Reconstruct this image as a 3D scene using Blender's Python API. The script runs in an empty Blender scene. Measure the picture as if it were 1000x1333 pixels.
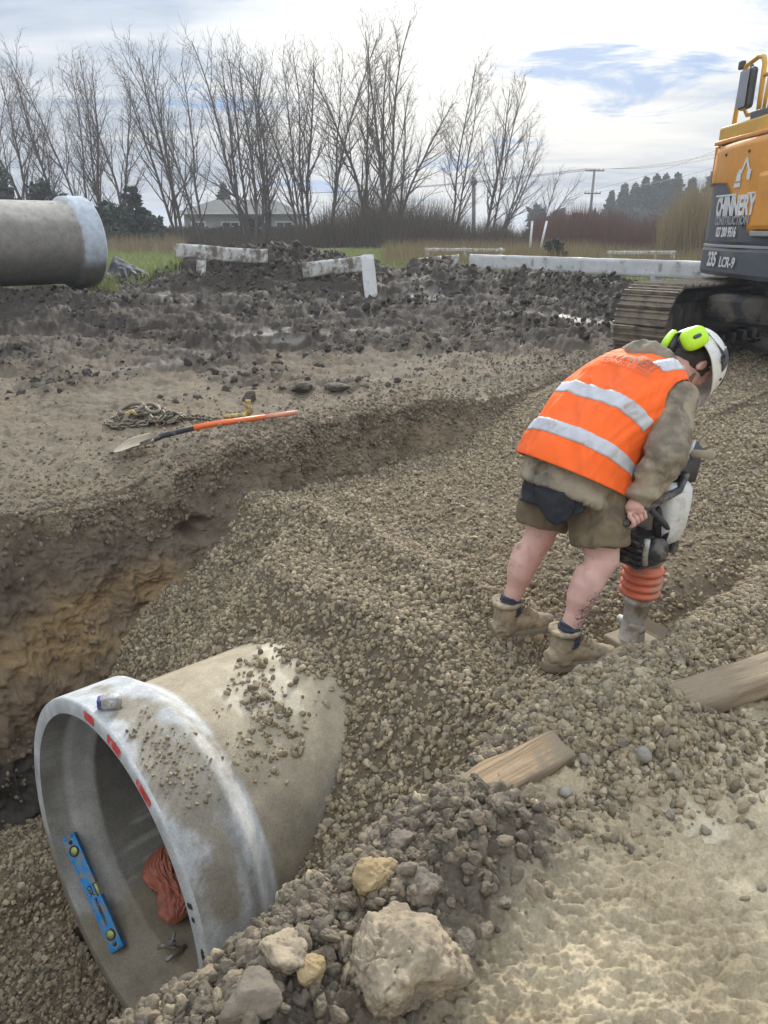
import bpy, bmesh, math, random
import numpy as np
from mathutils import Vector, Matrix, Quaternion

random.seed(7)
RNG = np.random.default_rng(11)
SC = bpy.context.scene
COL = SC.collection
R = math.radians

# ------------------------------------------------------------------ camera
PITCH = R(20.8)
EYE = np.array([0.0, 0.0, 1.55])
cam = bpy.data.cameras.new('camera')
cam.sensor_fit = 'VERTICAL'
cam.sensor_height = 24.0
cam.lens = 24.0 * 962.0 / 1333.0
cam.clip_start = 0.05
cam.clip_end = 3000.0
cam_ob = bpy.data.objects.new('camera', cam)
cam_ob.location = EYE
cam_ob.rotation_euler = (math.pi / 2 - PITCH, 0, 0)
COL.objects.link(cam_ob)
SC.camera = cam_ob

# ------------------------------------------------------------------ sky, sun, exposure
SUN_EL, SUN_AZ = R(27), R(10)          # azimuth measured from +Y towards +X
w = bpy.data.worlds.new('World')
SC.world = w
w.use_nodes = True
nt = w.node_tree
nt.nodes.clear()


def N(tree, typ, **kw):
    n = tree.nodes.new(typ)
    for k, v in kw.items():
        if k == 'inp':
            for kk, vv in v.items():
                n.inputs[kk].default_value = vv
        else:
            setattr(n, k, v)
    return n


def L(tree, a, b):
    tree.links.new(a, b)


def ramp(tree, fac, stops, interp='LINEAR'):
    n = tree.nodes.new('ShaderNodeValToRGB')
    n.color_ramp.interpolation = interp
    el = n.color_ramp.elements
    while len(el) < len(stops):
        el.new(0.5)
    for e, (p, c) in zip(el, stops):
        e.position = p
        e.color = c if len(c) == 4 else (*c, 1)
    if fac is not None:
        tree.links.new(fac, n.inputs['Fac'])
    return n


def build_sky():
    out = N(nt, 'ShaderNodeOutputWorld')
    bg = N(nt, 'ShaderNodeBackground', inp={'Strength': 0.1})
    sky = N(nt, 'ShaderNodeTexSky', sky_type='NISHITA', sun_disc=False)
    sky.sun_elevation = SUN_EL
    sky.sun_rotation = SUN_AZ
    sky.dust_density = 1.5
    tc = N(nt, 'ShaderNodeTexCoord')
    sep = N(nt, 'ShaderNodeSeparateXYZ')
    L(nt, tc.outputs['Generated'], sep.inputs[0])
    # clouds on a flat layer: divide the direction by its height
    zmax = N(nt, 'ShaderNodeMath', operation='MAXIMUM', inp={1: 0.0})
    L(nt, sep.outputs['Z'], zmax.inputs[0])
    zz = N(nt, 'ShaderNodeMath', operation='ADD', inp={1: 0.10})
    L(nt, zmax.outputs[0], zz.inputs[0])
    dx = N(nt, 'ShaderNodeMath', operation='DIVIDE')
    dy = N(nt, 'ShaderNodeMath', operation='DIVIDE')
    L(nt, sep.outputs['X'], dx.inputs[0]); L(nt, zz.outputs[0], dx.inputs[1])
    L(nt, sep.outputs['Y'], dy.inputs[0]); L(nt, zz.outputs[0], dy.inputs[1])
    cmb = N(nt, 'ShaderNodeCombineXYZ')
    L(nt, dx.outputs[0], cmb.inputs[0]); L(nt, dy.outputs[0], cmb.inputs[1])
    mp = N(nt, 'ShaderNodeMapping')
    mp.inputs['Location'].default_value = (1.2, 0.4, 0)
    mp.inputs['Rotation'].default_value = (0, 0, R(-16))
    mp.inputs['Scale'].default_value = (0.33, 0.62, 1)
    L(nt, cmb.outputs[0], mp.inputs['Vector'])
    n1 = N(nt, 'ShaderNodeTexNoise', inp={'Scale': 1.9, 'Detail': 10, 'Roughness': 0.62, 'Distortion': 0.6})
    L(nt, mp.outputs[0], n1.inputs['Vector'])
    n2 = N(nt, 'ShaderNodeTexNoise', inp={'Scale': 1.3, 'Detail': 9, 'Roughness': 0.58, 'Distortion': 0.7})
    mp2 = N(nt, 'ShaderNodeMapping')
    mp2.inputs['Location'].default_value = (5.3, 2.7, 0)
    mp2.inputs['Scale'].default_value = (0.35, 1.0, 1)
    L(nt, cmb.outputs[0], mp2.inputs['Vector'])
    L(nt, mp2.outputs[0], n2.inputs['Vector'])
    # the break in the cloud where the blue shows
    gap = N(nt, 'ShaderNodeVectorMath', operation='DISTANCE')
    gm = N(nt, 'ShaderNodeMapping')
    gm.inputs['Scale'].default_value = (1.0, 1.0, 1)
    L(nt, cmb.outputs[0], gm.inputs['Vector'])
    gap.inputs[1].default_value = (0.84, 3.5, 0)
    L(nt, gm.outputs[0], gap.inputs[0])
    gr = N(nt, 'ShaderNodeMapRange', inp={'From Min': 0.05, 'From Max': 0.95, 'To Min': 0.35, 'To Max': -0.02})
    L(nt, gap.outputs['Value'], gr.inputs['Value'])
    cov0 = N(nt, 'ShaderNodeMath', operation='SUBTRACT')
    n1x = N(nt, 'ShaderNodeMath', operation='MULTIPLY_ADD', inp={1: 2.6, 2: -0.74}); L(nt, n1.outputs['Fac'], n1x.inputs[0])
    L(nt, n1x.outputs[0], cov0.inputs[0]); L(nt, gr.outputs[0], cov0.inputs[1])
    cov = ramp(nt, cov0.outputs[0], [(0.20, (0.12, 0.12, 0.12)), (0.42, (1, 1, 1))], 'EASE')
    # bright, thin cloud towards the hidden sun; grey, thick cloud away from it
    sd = N(nt, 'ShaderNodeVectorMath', operation='DOT_PRODUCT')
    sd.inputs[1].default_value = (math.sin(R(7)) * math.cos(R(10)), math.cos(R(7)) * math.cos(R(10)), math.sin(R(10)))
    L(nt, tc.outputs['Generated'], sd.inputs[0])
    glow = N(nt, 'ShaderNodeMapRange', inp={'From Min': 0.935, 'From Max': 1.0, 'To Min': 0.0, 'To Max': 1.0})
    L(nt, sd.outputs['Value'], glow.inputs['Value'])
    thick = N(nt, 'ShaderNodeMath', operation='MULTIPLY_ADD', inp={1: 0.44, 2: 0.0})
    L(nt, glow.outputs[0], thick.inputs[0])
    tsum = N(nt, 'ShaderNodeMath', operation='ADD')
    L(nt, thick.outputs[0], tsum.inputs[0]); L(nt, n2.outputs['Fac'], tsum.inputs[1])
    # a grey bank low on the right
    bz = N(nt, 'ShaderNodeMapRange', inp={'From Min': 0.15, 'From Max': 0.10, 'To Min': 0.0, 'To Max': 0.30}); bz.interpolation_type = 'SMOOTHSTEP'
    bzn = N(nt, 'ShaderNodeMath', operation='MULTIPLY_ADD', inp={1: 0.12}); L(nt, n1.outputs['Fac'], bzn.inputs[0]); L(nt, sep.outputs['Z'], bzn.inputs[2])
    L(nt, bzn.outputs[0], bz.inputs['Value'])
    bx = N(nt, 'ShaderNodeMapRange', inp={'From Min': 0.06, 'From Max': 0.20}); bx.interpolation_type = 'SMOOTHSTEP'; L(nt, sep.outputs['X'], bx.inputs['Value'])
    bb = N(nt, 'ShaderNodeMath', operation='MULTIPLY'); L(nt, bz.outputs[0], bb.inputs[0]); L(nt, bx.outputs[0], bb.inputs[1])
    ts2 = N(nt, 'ShaderNodeMath', operation='SUBTRACT'); L(nt, tsum.outputs[0], ts2.inputs[0]); L(nt, bb.outputs[0], ts2.inputs[1])
    tsum = ts2
    ccol = ramp(nt, tsum.outputs[0], [(0.36, (2.9, 3.5, 4.4)), (0.49, (4.2, 4.7, 5.4)), (0.62, (5.9, 6.15, 6.4)), (0.90, (8.3, 8.1, 7.6))])
    mix = N(nt, 'ShaderNodeMixRGB', blend_type='MIX')
    L(nt, cov.outputs['Color'], mix.inputs['Fac'])
    zen = N(nt, 'ShaderNodeMath', operation='MULTIPLY_ADD', inp={1: 2.1, 2: 0.70})
    L(nt, zmax.outputs[0], zen.inputs[0])
    cz = N(nt, 'ShaderNodeVectorMath', operation='SCALE')
    L(nt, ccol.outputs['Color'], cz.inputs[0]); L(nt, zen.outputs[0], cz.inputs['Scale'])
    skb = N(nt, 'ShaderNodeMixRGB', blend_type='MIX', inp={'Fac': 0.92, 'Color2': (1.5, 3.0, 5.6, 1)})
    L(nt, sky.outputs['Color'], skb.inputs['Color1'])
    L(nt, skb.outputs['Color'], mix.inputs['Color1'])
    L(nt, cz.outputs[0], mix.inputs['Color2'])
    L(nt, mix.outputs['Color'], bg.inputs['Color'])
    L(nt, bg.outputs[0], out.inputs[0])


build_sky()
sl = bpy.data.lights.new('sun', 'SUN')
sl.energy = 3.1
sl.angle = R(10)
sl.color = (1.0, 0.95, 0.86)
so = bpy.data.objects.new('sun', sl)
sd_ = Vector((math.sin(SUN_AZ) * math.cos(SUN_EL), math.cos(SUN_AZ) * math.cos(SUN_EL), math.sin(SUN_EL)))
so.rotation_euler = sd_.to_track_quat('Z', 'Y').to_euler()
so.location = (4, 20, 20)
COL.objects.link(so)
SC.view_settings.view_transform = 'Standard'
SC.view_settings.look = 'None'
SC.view_settings.exposure = 0.45
SC.view_settings.gamma = 1.0
SC.view_settings.use_curve_mapping = False

# ------------------------------------------------------------------ small maths
CP, SP = math.cos(PITCH), math.sin(PITCH)
FW = np.array([0, CP, -SP]); UPV = np.array([0, SP, CP]); RT = np.array([1.0, 0, 0])


def PX(px, py, d):
    """the point at depth d (metres along the view axis) seen at a pixel of the photograph"""
    return EYE + d * (FW + RT * (px - 500) / 962.0 - UPV * (py - 666.5) / 962.0)


def V(a):
    return Vector((float(a[0]), float(a[1]), float(a[2])))


def nrm(a):
    a = np.asarray(a, float)
    return a / max(1e-9, np.linalg.norm(a))


def sstep(a, b, x):
    t = np.clip((x - a) / (b - a), 0, 1)
    return t * t * (3 - 2 * t)


_PERM = np.random.default_rng(3).permutation(1024)


def _h(ix, iy, iz=0):
    return _PERM[(_PERM[(_PERM[ix & 1023] + iy) & 1023] + iz) & 1023] / 1023.0 * 2 - 1


def vnoise(x, y, z=None):
    x = np.asarray(x, float); y = np.asarray(y, float)
    ix = np.floor(x).astype(int); iy = np.floor(y).astype(int)
    fx = x - ix; fy = y - iy
    fx = fx * fx * fx * (fx * (fx * 6 - 15) + 10); fy = fy * fy * fy * (fy * (fy * 6 - 15) + 10)
    if z is None:
        a = _h(ix, iy) * (1 - fx) + _h(ix + 1, iy) * fx
        b = _h(ix, iy + 1) * (1 - fx) + _h(ix + 1, iy + 1) * fx
        return a * (1 - fy) + b * fy
    z = np.asarray(z, float)
    iz = np.floor(z).astype(int); fz = z - iz
    fz = fz * fz * (3 - 2 * fz)
    o = []
    for k in (0, 1):
        a = _h(ix, iy, iz + k) * (1 - fx) + _h(ix + 1, iy, iz + k) * fx
        b = _h(ix, iy + 1, iz + k) * (1 - fx) + _h(ix + 1, iy + 1, iz + k) * fx
        o.append(a * (1 - fy) + b * fy)
    return o[0] * (1 - fz) + o[1] * fz


def fbm(x, y, z=None, oct=4, gain=0.5, ridged=False):
    s = 0; a = 1; tot = 0
    for i in range(oct):
        f = 2.03 ** i
        n = vnoise(x * f + 17.3 * i, y * f - 9.1 * i, None if z is None else z * f + 5.7 * i)
        if ridged:
            n = 1 - 2 * np.abs(n)
        s = s + a * n; tot += a; a *= gain
    return s / tot


# ------------------------------------------------------------------ mesh builder
class MB:
    def __init__(self):
        self.v = []; self.f = []; self.mi = []; self.n = 0; self.sm = []

    def add(self, verts, faces, mi=0, smooth=True):
        b = self.n
        self.v.extend([tuple(float(c) for c in p) for p in verts])
        self.n += len(verts)
        for f in faces:
            self.f.append(tuple(i + b for i in f))
            self.mi.append(mi); self.sm.append(smooth)
        return self

    def box(self, c, size, rot=None, bev=0.0, mi=0):
        """box with chamfered edges"""
        bm = bmesh.new()
        bmesh.ops.create_cube(bm, size=1.0)
        for v in bm.verts:
            v.co = Vector((v.co.x * size[0], v.co.y * size[1], v.co.z * size[2]))
        if bev > 0:
            bmesh.ops.bevel(bm, geom=bm.edges[:], offset=min(bev, 0.45 * min(size)), segments=2, profile=0.5, affect='EDGES')
        M = rot if rot is not None else Matrix.Identity(3)
        bm.verts.ensure_lookup_table()
        vs = [M @ v.co + V(c) for v in bm.verts]
        bm.verts.index_update()
        fs = [[v.index for v in f.verts] for f in bm.faces]
        bm.free()
        return self.add(vs, fs, mi, smooth=False)

    def loft(self, rings, caps=True, closed=True, mi=0, smooth=True):
        n = len(rings[0]); vs = []; fs = []
        for r in rings:
            vs.extend(r)
        for i in range(len(rings) - 1):
            for j in range(n if closed else n - 1):
                a = i * n + j; b = i * n + (j + 1) % n
                fs.append((a, b, b + n, a + n))
        if caps and closed:
            fs.append(tuple(range(n - 1, -1, -1)))
            k = (len(rings) - 1) * n
            fs.append(tuple(range(k, k + n)))
        return self.add(vs, fs, mi, smooth)

    def tube(self, pts, rad, n=8, caps=True, mi=0, ref=None):
        pts = [np.asarray(p, float) for p in pts]
        if not hasattr(rad, '__len__'):
            rad = [rad] * len(pts)
        rings = []
        t0 = nrm(pts[1] - pts[0])
        u = np.cross(t0, [0, 0, 1]) if ref is None else np.asarray(ref, float)
        if np.linalg.norm(u) < 1e-3:
            u = np.cross(t0, [1, 0, 0])
        for i, p in enumerate(pts):
            a = pts[max(0, i - 1)]; b = pts[min(len(pts) - 1, i + 1)]
            t = nrm(b - a)
            u = nrm(u - t * np.dot(u, t)); v = np.cross(t, u)
            ang = np.linspace(0, 2 * math.pi, n, endpoint=False)
            r = rad[i]
            ru, rv = (r if hasattr(r, '__len__') else (r, r))
            rings.append([p + u * ru * math.cos(q) + v * rv * math.sin(q) for q in ang])
        return self.loft(rings, caps, True, mi)

    def lathe(self, prof, o, axis, n=24, mi=0, caps=True, smooth=True):
        """prof = [(distance along axis, radius)]"""
        axis = nrm(axis)
        u = np.cross(axis, [0, 0, 1]); u = nrm(u) if np.linalg.norm(u) > 1e-3 else np.array([1.0, 0, 0])
        v = np.cross(axis, u)
        ang = np.linspace(0, 2 * math.pi, n, endpoint=False)
        rings = [[np.asarray(o) + axis * d + (u * math.cos(q) + v * math.sin(q)) * r for q in ang] for d, r in prof]
        return self.loft(rings, caps, True, mi, smooth)

    def ell(self, c, rx, ry, rz, rot=None, n=16, m=10, mi=0):
        vs = []; fs = []
        Mx = np.array(rot) if rot is not None else np.eye(3)
        for i in range(m + 1):
            th = math.pi * i / m
            for j in range(n):
                ph = 2 * math.pi * j / n
                p = np.array([rx * math.sin(th) * math.cos(ph), ry * math.sin(th) * math.sin(ph), rz * math.cos(th)])
                vs.append(Mx @ p + np.asarray(c))
        for i in range(m):
            for j in range(n):
                a = i * n + j; b = i * n + (j + 1) % n
                fs.append((a, a + n, b + n, b))
        return self.add(vs, fs, mi)

    def prism(self, poly, o, ux, uy, depth, mi=0, bev=0):
        """2-D outline in the ux, uy plane, extruded along their cross product"""
        ux = nrm(ux); uy = nrm(uy); nz = np.cross(ux, uy)
        a = [np.asarray(o) + ux * p[0] + uy * p[1] for p in poly]
        b = [q + nz * depth for q in a]
        n = len(poly)
        if bev > 0:
            cx = sum(p[0] for p in poly) / n; cy = sum(p[1] for p in poly) / n
            sh = [(cx + (p[0] - cx) * (1 - bev), cy + (p[1] - cy) * (1 - bev)) for p in poly]
            mx = max(abs(p[0] - cx) for p in poly) * bev
            r0 = [np.asarray(o) + ux * p[0] + uy * p[1] for p in sh]
            r1 = [np.asarray(o) + ux * p[0] + uy * p[1] + nz * min(mx, depth * .4) for p in poly]
            r2 = [np.asarray(o) + ux * p[0] + uy * p[1] + nz * (depth - min(mx, depth * .4)) for p in poly]
            r3 = [np.asarray(o) + ux * p[0] + uy * p[1] + nz * depth for p in sh]
            return self.loft([r0, r1, r2, r3], True, True, mi, smooth=False)
        return self.loft([a, b], True, True, mi, smooth=False)

    def mesh(self, name):
        me = bpy.data.meshes.new(name)
        me.from_pydata(self.v, [], self.f)
        me.polygons.foreach_set('use_smooth', self.sm)
        me.polygons.foreach_set('material_index', self.mi)
        me.update()
        return me

    def build(self, name, mats, parent=None, recalc=True, **tags):
        me = self.mesh(name)
        if recalc:
            bm = bmesh.new(); bm.from_mesh(me)
            bmesh.ops.recalc_face_normals(bm, faces=bm.faces[:])
            bm.to_mesh(me); bm.free()
        return link(name, me, mats, parent, **tags)


def world_of(o):
    if o.parent is None:
        return o.matrix_basis.copy()
    return world_of(o.parent) @ o.matrix_parent_inverse @ o.matrix_basis


def link(name, me, mats, parent=None, **tags):
    o = bpy.data.objects.new(name, me)
    if mats is not None and len(me.materials) == 0:
        for m in (mats if isinstance(mats, (list, tuple)) else [mats]):
            me.materials.append(m)
    COL.objects.link(o)
    if parent is not None:
        o.parent = parent
        o.matrix_parent_inverse = world_of(parent).inverted()
    for k, v in tags.items():
        o[k] = v
    return o


def thing(name, label, cat, loc=(0, 0, 0), group=None, rotz=0.0):
    o = bpy.data.objects.new(name, None)
    o.empty_display_size = 0.2
    o.location = V(loc)
    o.rotation_euler = (0, 0, rotz)
    COL.objects.link(o)
    o['label'] = label; o['category'] = cat
    if group:
        o['group'] = group
    return o


def tag(o, label, cat, group=None):
    o['label'] = label; o['category'] = cat
    if group:
        o['group'] = group
    return o


def copy_tree(o, parent=None):
    c = o.copy(); COL.objects.link(c)
    if parent is not None:
        c.parent = parent
    for ch in [k for k in bpy.data.objects if k.parent == o]:
        copy_tree(ch, c)
    return c


def voxel(mb, name, size, smooth=4, noise=None):
    """one continuous surface from overlapping shapes"""
    me = mb.mesh('tmp')
    bm = bmesh.new(); bm.from_mesh(me)
    bmesh.ops.recalc_face_normals(bm, faces=bm.faces[:])
    bm.to_mesh(me); bm.free()
    o = bpy.data.objects.new('tmp', me); COL.objects.link(o)
    m = o.modifiers.new('r', 'REMESH'); m.mode = 'VOXEL'; m.voxel_size = size; m.use_smooth_shade = True
    if smooth:
        s = o.modifiers.new('s', 'SMOOTH'); s.factor = 0.5; s.iterations = smooth
    dg = bpy.context.evaluated_depsgraph_get()
    res = bpy.data.meshes.new_from_object(o.evaluated_get(dg))
    res.name = name
    bpy.data.objects.remove(o); bpy.data.meshes.remove(me)
    n = len(res.vertices)
    if noise is not None and n:
        co = np.empty(n * 3); no = np.empty(n * 3)
        res.vertices.foreach_get('co', co); res.vertices.foreach_get('normal', no)
        co = co.reshape(-1, 3); no = no.reshape(-1, 3)
        co = co + no * noise(co)[:, None]
        res.vertices.foreach_set('co', co.ravel()); res.update()
    res.polygons.foreach_set('use_smooth', [True] * len(res.polygons))
    return res


# ------------------------------------------------------------------ materials
def mat(name, col, rough=0.6, metal=0.0, var=0.25, scale=6.0, bump=0.2, bscale=None, col2=None, dirt=None, dirt_amt=0.0, dirt_scale=3.0, spec=0.5, stretch=None, dist=0.004):
    """base colour with mottling, patches of a second colour (dirt, wear), roughness breakup and fine relief"""
    m = bpy.data.materials.new(name); m.use_nodes = True
    t = m.node_tree; b = t.nodes['Principled BSDF']
    tc = N(t, 'ShaderNodeTexCoord')
    src = tc.outputs['Object']
    if stretch:
        mpn = N(t, 'ShaderNodeMapping'); mpn.inputs['Scale'].default_value = stretch
        L(t, src, mpn.inputs['Vector']); src = mpn.outputs[0]
    n = N(t, 'ShaderNodeTexNoise', inp={'Scale': scale, 'Detail': 7, 'Roughness': 0.6})
    L(t, src, n.inputs['Vector'])
    c = np.array(col); c2 = np.array(col2) if col2 is not None else c * (1 - var)
    c1 = c if col2 is not None else np.minimum(1, c * (1 + var * 0.6))
    rp = ramp(t, n.outputs['Fac'], [(0.33, tuple(c2)), (0.67, tuple(c1))])
    colout = rp.outputs['Color']
    if dirt is not None:
        n2 = N(t, 'ShaderNodeTexNoise', inp={'Scale': dirt_scale, 'Detail': 10, 'Roughness': 0.68, 'Distortion': 0.4})
        L(t, tc.outputs['Object'], n2.inputs['Vector'])
        lo = 0.72 - 0.5 * dirt_amt
        rd = ramp(t, n2.outputs['Fac'], [(max(0, lo - 0.05), (0, 0, 0)), (min(1, lo + 0.09), (1, 1, 1))])
        mx = N(t, 'ShaderNodeMixRGB', inp={'Color2': (*dirt, 1)})
        L(t, rd.outputs['Color'], mx.inputs['Fac']); L(t, colout, mx.inputs['Color1'])
        colout = mx.outputs['Color']
        rr = N(t, 'ShaderNodeMapRange', inp={'To Min': rough, 'To Max': 0.9})
        L(t, rd.outputs['Color'], rr.inputs['Value']); L(t, rr.outputs[0], b.inputs['Roughness'])
    else:
        rr = N(t, 'ShaderNodeMapRange', inp={'From Min': 0.3, 'From Max': 0.7, 'To Min': max(0.02, rough - 0.1), 'To Max': min(1, rough + 0.1)})
        L(t, n.outputs['Fac'], rr.inputs['Value']); L(t, rr.outputs[0], b.inputs['Roughness'])
    L(t, colout, b.inputs['Base Color'])
    b.inputs['Metallic'].default_value = metal
    b.inputs['Specular IOR Level'].default_value = spec
    if bump:
        nb = N(t, 'ShaderNodeTexNoise', inp={'Scale': bscale or scale * 8, 'Detail': 6, 'Roughness': 0.65})
        L(t, src, nb.inputs['Vector'])
        bp = N(t, 'ShaderNodeBump', inp={'Strength': bump, 'Distance': dist})
        L(t, nb.outputs['Fac'], bp.inputs['Height']); L(t, bp.outputs[0], b.inputs['Normal'])
    return m


def soil_mat(name, attr='soil', bscale=55, bump=0.7, rough=0.85):
    """colour per place from the mesh (soil kinds), broken up by grain; wetness lowers the roughness"""
    m = bpy.data.materials.new(name); m.use_nodes = True
    t = m.node_tree; b = t.nodes['Principled BSDF']
    at = N(t, 'ShaderNodeAttribute', attribute_name=attr)
    wt = N(t, 'ShaderNodeAttribute', attribute_name='wet')
    tc = N(t, 'ShaderNodeTexCoord')
    n = N(t, 'ShaderNodeTexNoise', inp={'Scale': 9, 'Detail': 9, 'Roughness': 0.7})
    L(t, tc.outputs['Object'], n.inputs['Vector'])
    mr = N(t, 'ShaderNodeMapRange', inp={'From Min': 0.3, 'From Max': 0.7, 'To Min': 0.74, 'To Max': 1.22})
    L(t, n.outputs['Fac'], mr.inputs['Value'])
    n3 = N(t, 'ShaderNodeTexNoise', inp={'Scale': 120, 'Detail': 4, 'Roughness': 0.7})
    L(t, tc.outputs['Object'], n3.inputs['Vector'])
    mr3 = N(t, 'ShaderNodeMapRange', inp={'From Min': 0.3, 'From Max': 0.7, 'To Min': 0.8, 'To Max': 1.2})
    L(t, n3.outputs['Fac'], mr3.inputs['Value'])
    mm = N(t, 'ShaderNodeMath', operation='MULTIPLY')
    L(t, mr.outputs[0], mm.inputs[0]); L(t, mr3.outputs[0], mm.inputs[1])
    mx = N(t, 'ShaderNodeVectorMath', operation='SCALE')
    L(t, at.outputs['Color'], mx.inputs[0]); L(t, mm.outputs[0], mx.inputs['Scale'])
    L(t, mx.outputs[0], b.inputs['Base Color'])
    sp = N(t, 'ShaderNodeMapRange', inp={'To Min': 0.14, 'To Max': 0.55})
    L(t, wt.outputs['Fac'], sp.inputs['Value']); L(t, sp.outputs[0], b.inputs['Specular IOR Level'])
    ra = N(t, 'ShaderNodeMapRange', inp={'To Min': rough, 'To Max': 0.18})
    L(t, wt.outputs['Fac'], ra.inputs['Value']); L(t, ra.outputs[0], b.inputs['Roughness'])
    nb = N(t, 'ShaderNodeTexNoise', inp={'Scale': bscale, 'Detail': 10, 'Roughness': 0.78})
    L(t, tc.outputs['Object'], nb.inputs['Vector'])
    st = N(t, 'ShaderNodeMapRange', inp={'To Min': bump, 'To Max': bump * 0.12})
    L(t, wt.outputs['Fac'], st.inputs['Value'])
    bp = N(t, 'ShaderNodeBump', inp={'Distance': 0.018})
    L(t, st.outputs[0], bp.inputs['Strength'])
    L(t, nb.outputs['Fac'], bp.inputs['Height']); L(t, bp.outputs[0], b.inputs['Normal'])
    return m


def inst_mat(name, cols, rough=0.85, bump=0.5, bscale=60, spec=0.18):
    """colour varies from piece to piece"""
    m = bpy.data.materials.new(name); m.use_nodes = True
    t = m.node_tree; b = t.nodes['Principled BSDF']
    oi = N(t, 'ShaderNodeObjectInfo')
    k = len(cols)
    rp = ramp(t, oi.outputs['Random'], [(i / max(1, k - 1), c) for i, c in enumerate(cols)])
    tc = N(t, 'ShaderNodeTexCoord')
    n = N(t, 'ShaderNodeTexNoise', inp={'Scale': 2.2, 'Detail': 8, 'Roughness': 0.7})
    L(t, tc.outputs['Object'], n.inputs['Vector'])
    mr = N(t, 'ShaderNodeMapRange', inp={'From Min': 0.3, 'From Max': 0.7, 'To Min': 0.72, 'To Max': 1.2})
    L(t, n.outputs['Fac'], mr.inputs['Value'])
    mx = N(t, 'ShaderNodeVectorMath', operation='SCALE')
    L(t, rp.outputs['Color'], mx.inputs[0]); L(t, mr.outputs[0], mx.inputs['Scale'])
    L(t, mx.outputs[0], b.inputs['Base Color'])
    b.inputs['Roughness'].default_value = rough
    b.inputs['Specular IOR Level'].default_value = spec
    nb = N(t, 'ShaderNodeTexNoise', inp={'Scale': bscale / 10, 'Detail': 6, 'Roughness': 0.7})
    L(t, tc.outputs['Object'], nb.inputs['Vector'])
    bp = N(t, 'ShaderNodeBump', inp={'Strength': bump, 'Distance': 0.006})
    L(t, nb.outputs['Fac'], bp.inputs['Height']); L(t, bp.outputs[0], b.inputs['Normal'])
    return m


# ------------------------------------------------------------------ instanced loose pieces (gravel, clods, blades)
def piece_group(name, material, variants=6, rough=0.25, noise_scale=1.4, subdiv=3, fine=0.0, kind='stone'):
    ng = bpy.data.node_groups.new(name, 'GeometryNodeTree')
    ng.interface.new_socket('Geometry', in_out='INPUT', socket_type='NodeSocketGeometry')
    ng.interface.new_socket('Geometry', in_out='OUTPUT', socket_type='NodeSocketGeometry')
    gi = N(ng, 'NodeGroupInput'); go = N(ng, 'NodeGroupOutput')
    gti = N(ng, 'GeometryNodeGeometryToInstance')
    for k in range(variants):
        if kind == 'stone':
            ico = N(ng, 'GeometryNodeMeshIcoSphere', inp={'Radius': 0.5, 'Subdivisions': subdiv})
            geo = ico.outputs['Mesh']
            for sc_, amt in ((noise_scale, rough), (noise_scale * 3.2, fine)):
                if amt <= 0:
                    continue
                pos = N(ng, 'GeometryNodeInputPosition')
                no = N(ng, 'ShaderNodeTexNoise', noise_dimensions='4D', inp={'Scale': sc_, 'Detail': 3, 'W': 3.7 * k + 1.3 * sc_})
                L(ng, pos.outputs[0], no.inputs['Vector'])
                sub = N(ng, 'ShaderNodeMath', operation='MULTIPLY_ADD', inp={1: amt * 4, 2: -amt * 2})
                L(ng, no.outputs['Fac'], sub.inputs[0])
                nn = N(ng, 'GeometryNodeInputNormal')
                sv = N(ng, 'ShaderNodeVectorMath', operation='SCALE')
                L(ng, nn.outputs[0], sv.inputs[0]); L(ng, sub.outputs[0], sv.inputs['Scale'])
                sp = N(ng, 'GeometryNodeSetPosition')
                L(ng, geo, sp.inputs['Geometry']); L(ng, sv.outputs[0], sp.inputs['Offset'])
                geo = sp.outputs['Geometry']
            ss = N(ng, 'GeometryNodeSetShadeSmooth')
            L(ng, geo, ss.inputs['Geometry']); geo = ss.outputs['Geometry']
        else:   # a blade or stick standing on its point
            cone = N(ng, 'GeometryNodeMeshCone', inp={'Vertices': 4, 'Side Segments': 4, 'Radius Top': 0.04, 'Radius Bottom': 0.5, 'Depth': 1.0})
            pos = N(ng, 'GeometryNodeInputPosition')
            sx = N(ng, 'ShaderNodeSeparateXYZ'); L(ng, pos.outputs[0], sx.inputs[0])
            p2 = N(ng, 'ShaderNodeMath', operation='POWER', inp={1: 2.0}); L(ng, sx.outputs['Z'], p2.inputs[0])
            cb = N(ng, 'ShaderNodeCombineXYZ')
            ml = N(ng, 'ShaderNodeMath', operation='MULTIPLY', inp={1: rough * (k + 1) * 6}); L(ng, p2.outputs[0], ml.inputs[0])
            L(ng, ml.outputs[0], cb.inputs[0])
            sp = N(ng, 'GeometryNodeSetPosition')
            L(ng, cone.outputs['Mesh'], sp.inputs['Geometry']); L(ng, cb.outputs[0], sp.inputs['Offset'])
            geo = sp.outputs['Geometry']
        sm = N(ng, 'GeometryNodeSetMaterial'); sm.inputs['Material'].default_value = material
        L(ng, geo, sm.inputs['Geometry'])
        L(ng, sm.outputs[0], gti.inputs[0])
    iop = N(ng, 'GeometryNodeInstanceOnPoints')
    iop.inputs['Pick Instance'].default_value = True
    L(ng, gi.outputs[0], iop.inputs['Points']); L(ng, gti.outputs[0], iop.inputs['Instance'])

    def na(nm, ty):
        a = N(ng, 'GeometryNodeInputNamedAttribute', data_type=ty); a.inputs['Name'].default_value = nm
        return a.outputs['Attribute']
    L(ng, na('pick', 'INT'), iop.inputs['Instance Index'])
    er = N(ng, 'FunctionNodeEulerToRotation')
    L(ng, na('rot', 'FLOAT_VECTOR'), er.inputs[0]); L(ng, er.outputs[0], iop.inputs['Rotation'])
    L(ng, na('size', 'FLOAT_VECTOR'), iop.inputs['Scale'])
    L(ng, iop.outputs[0], go.inputs[0])
    return ng


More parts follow.
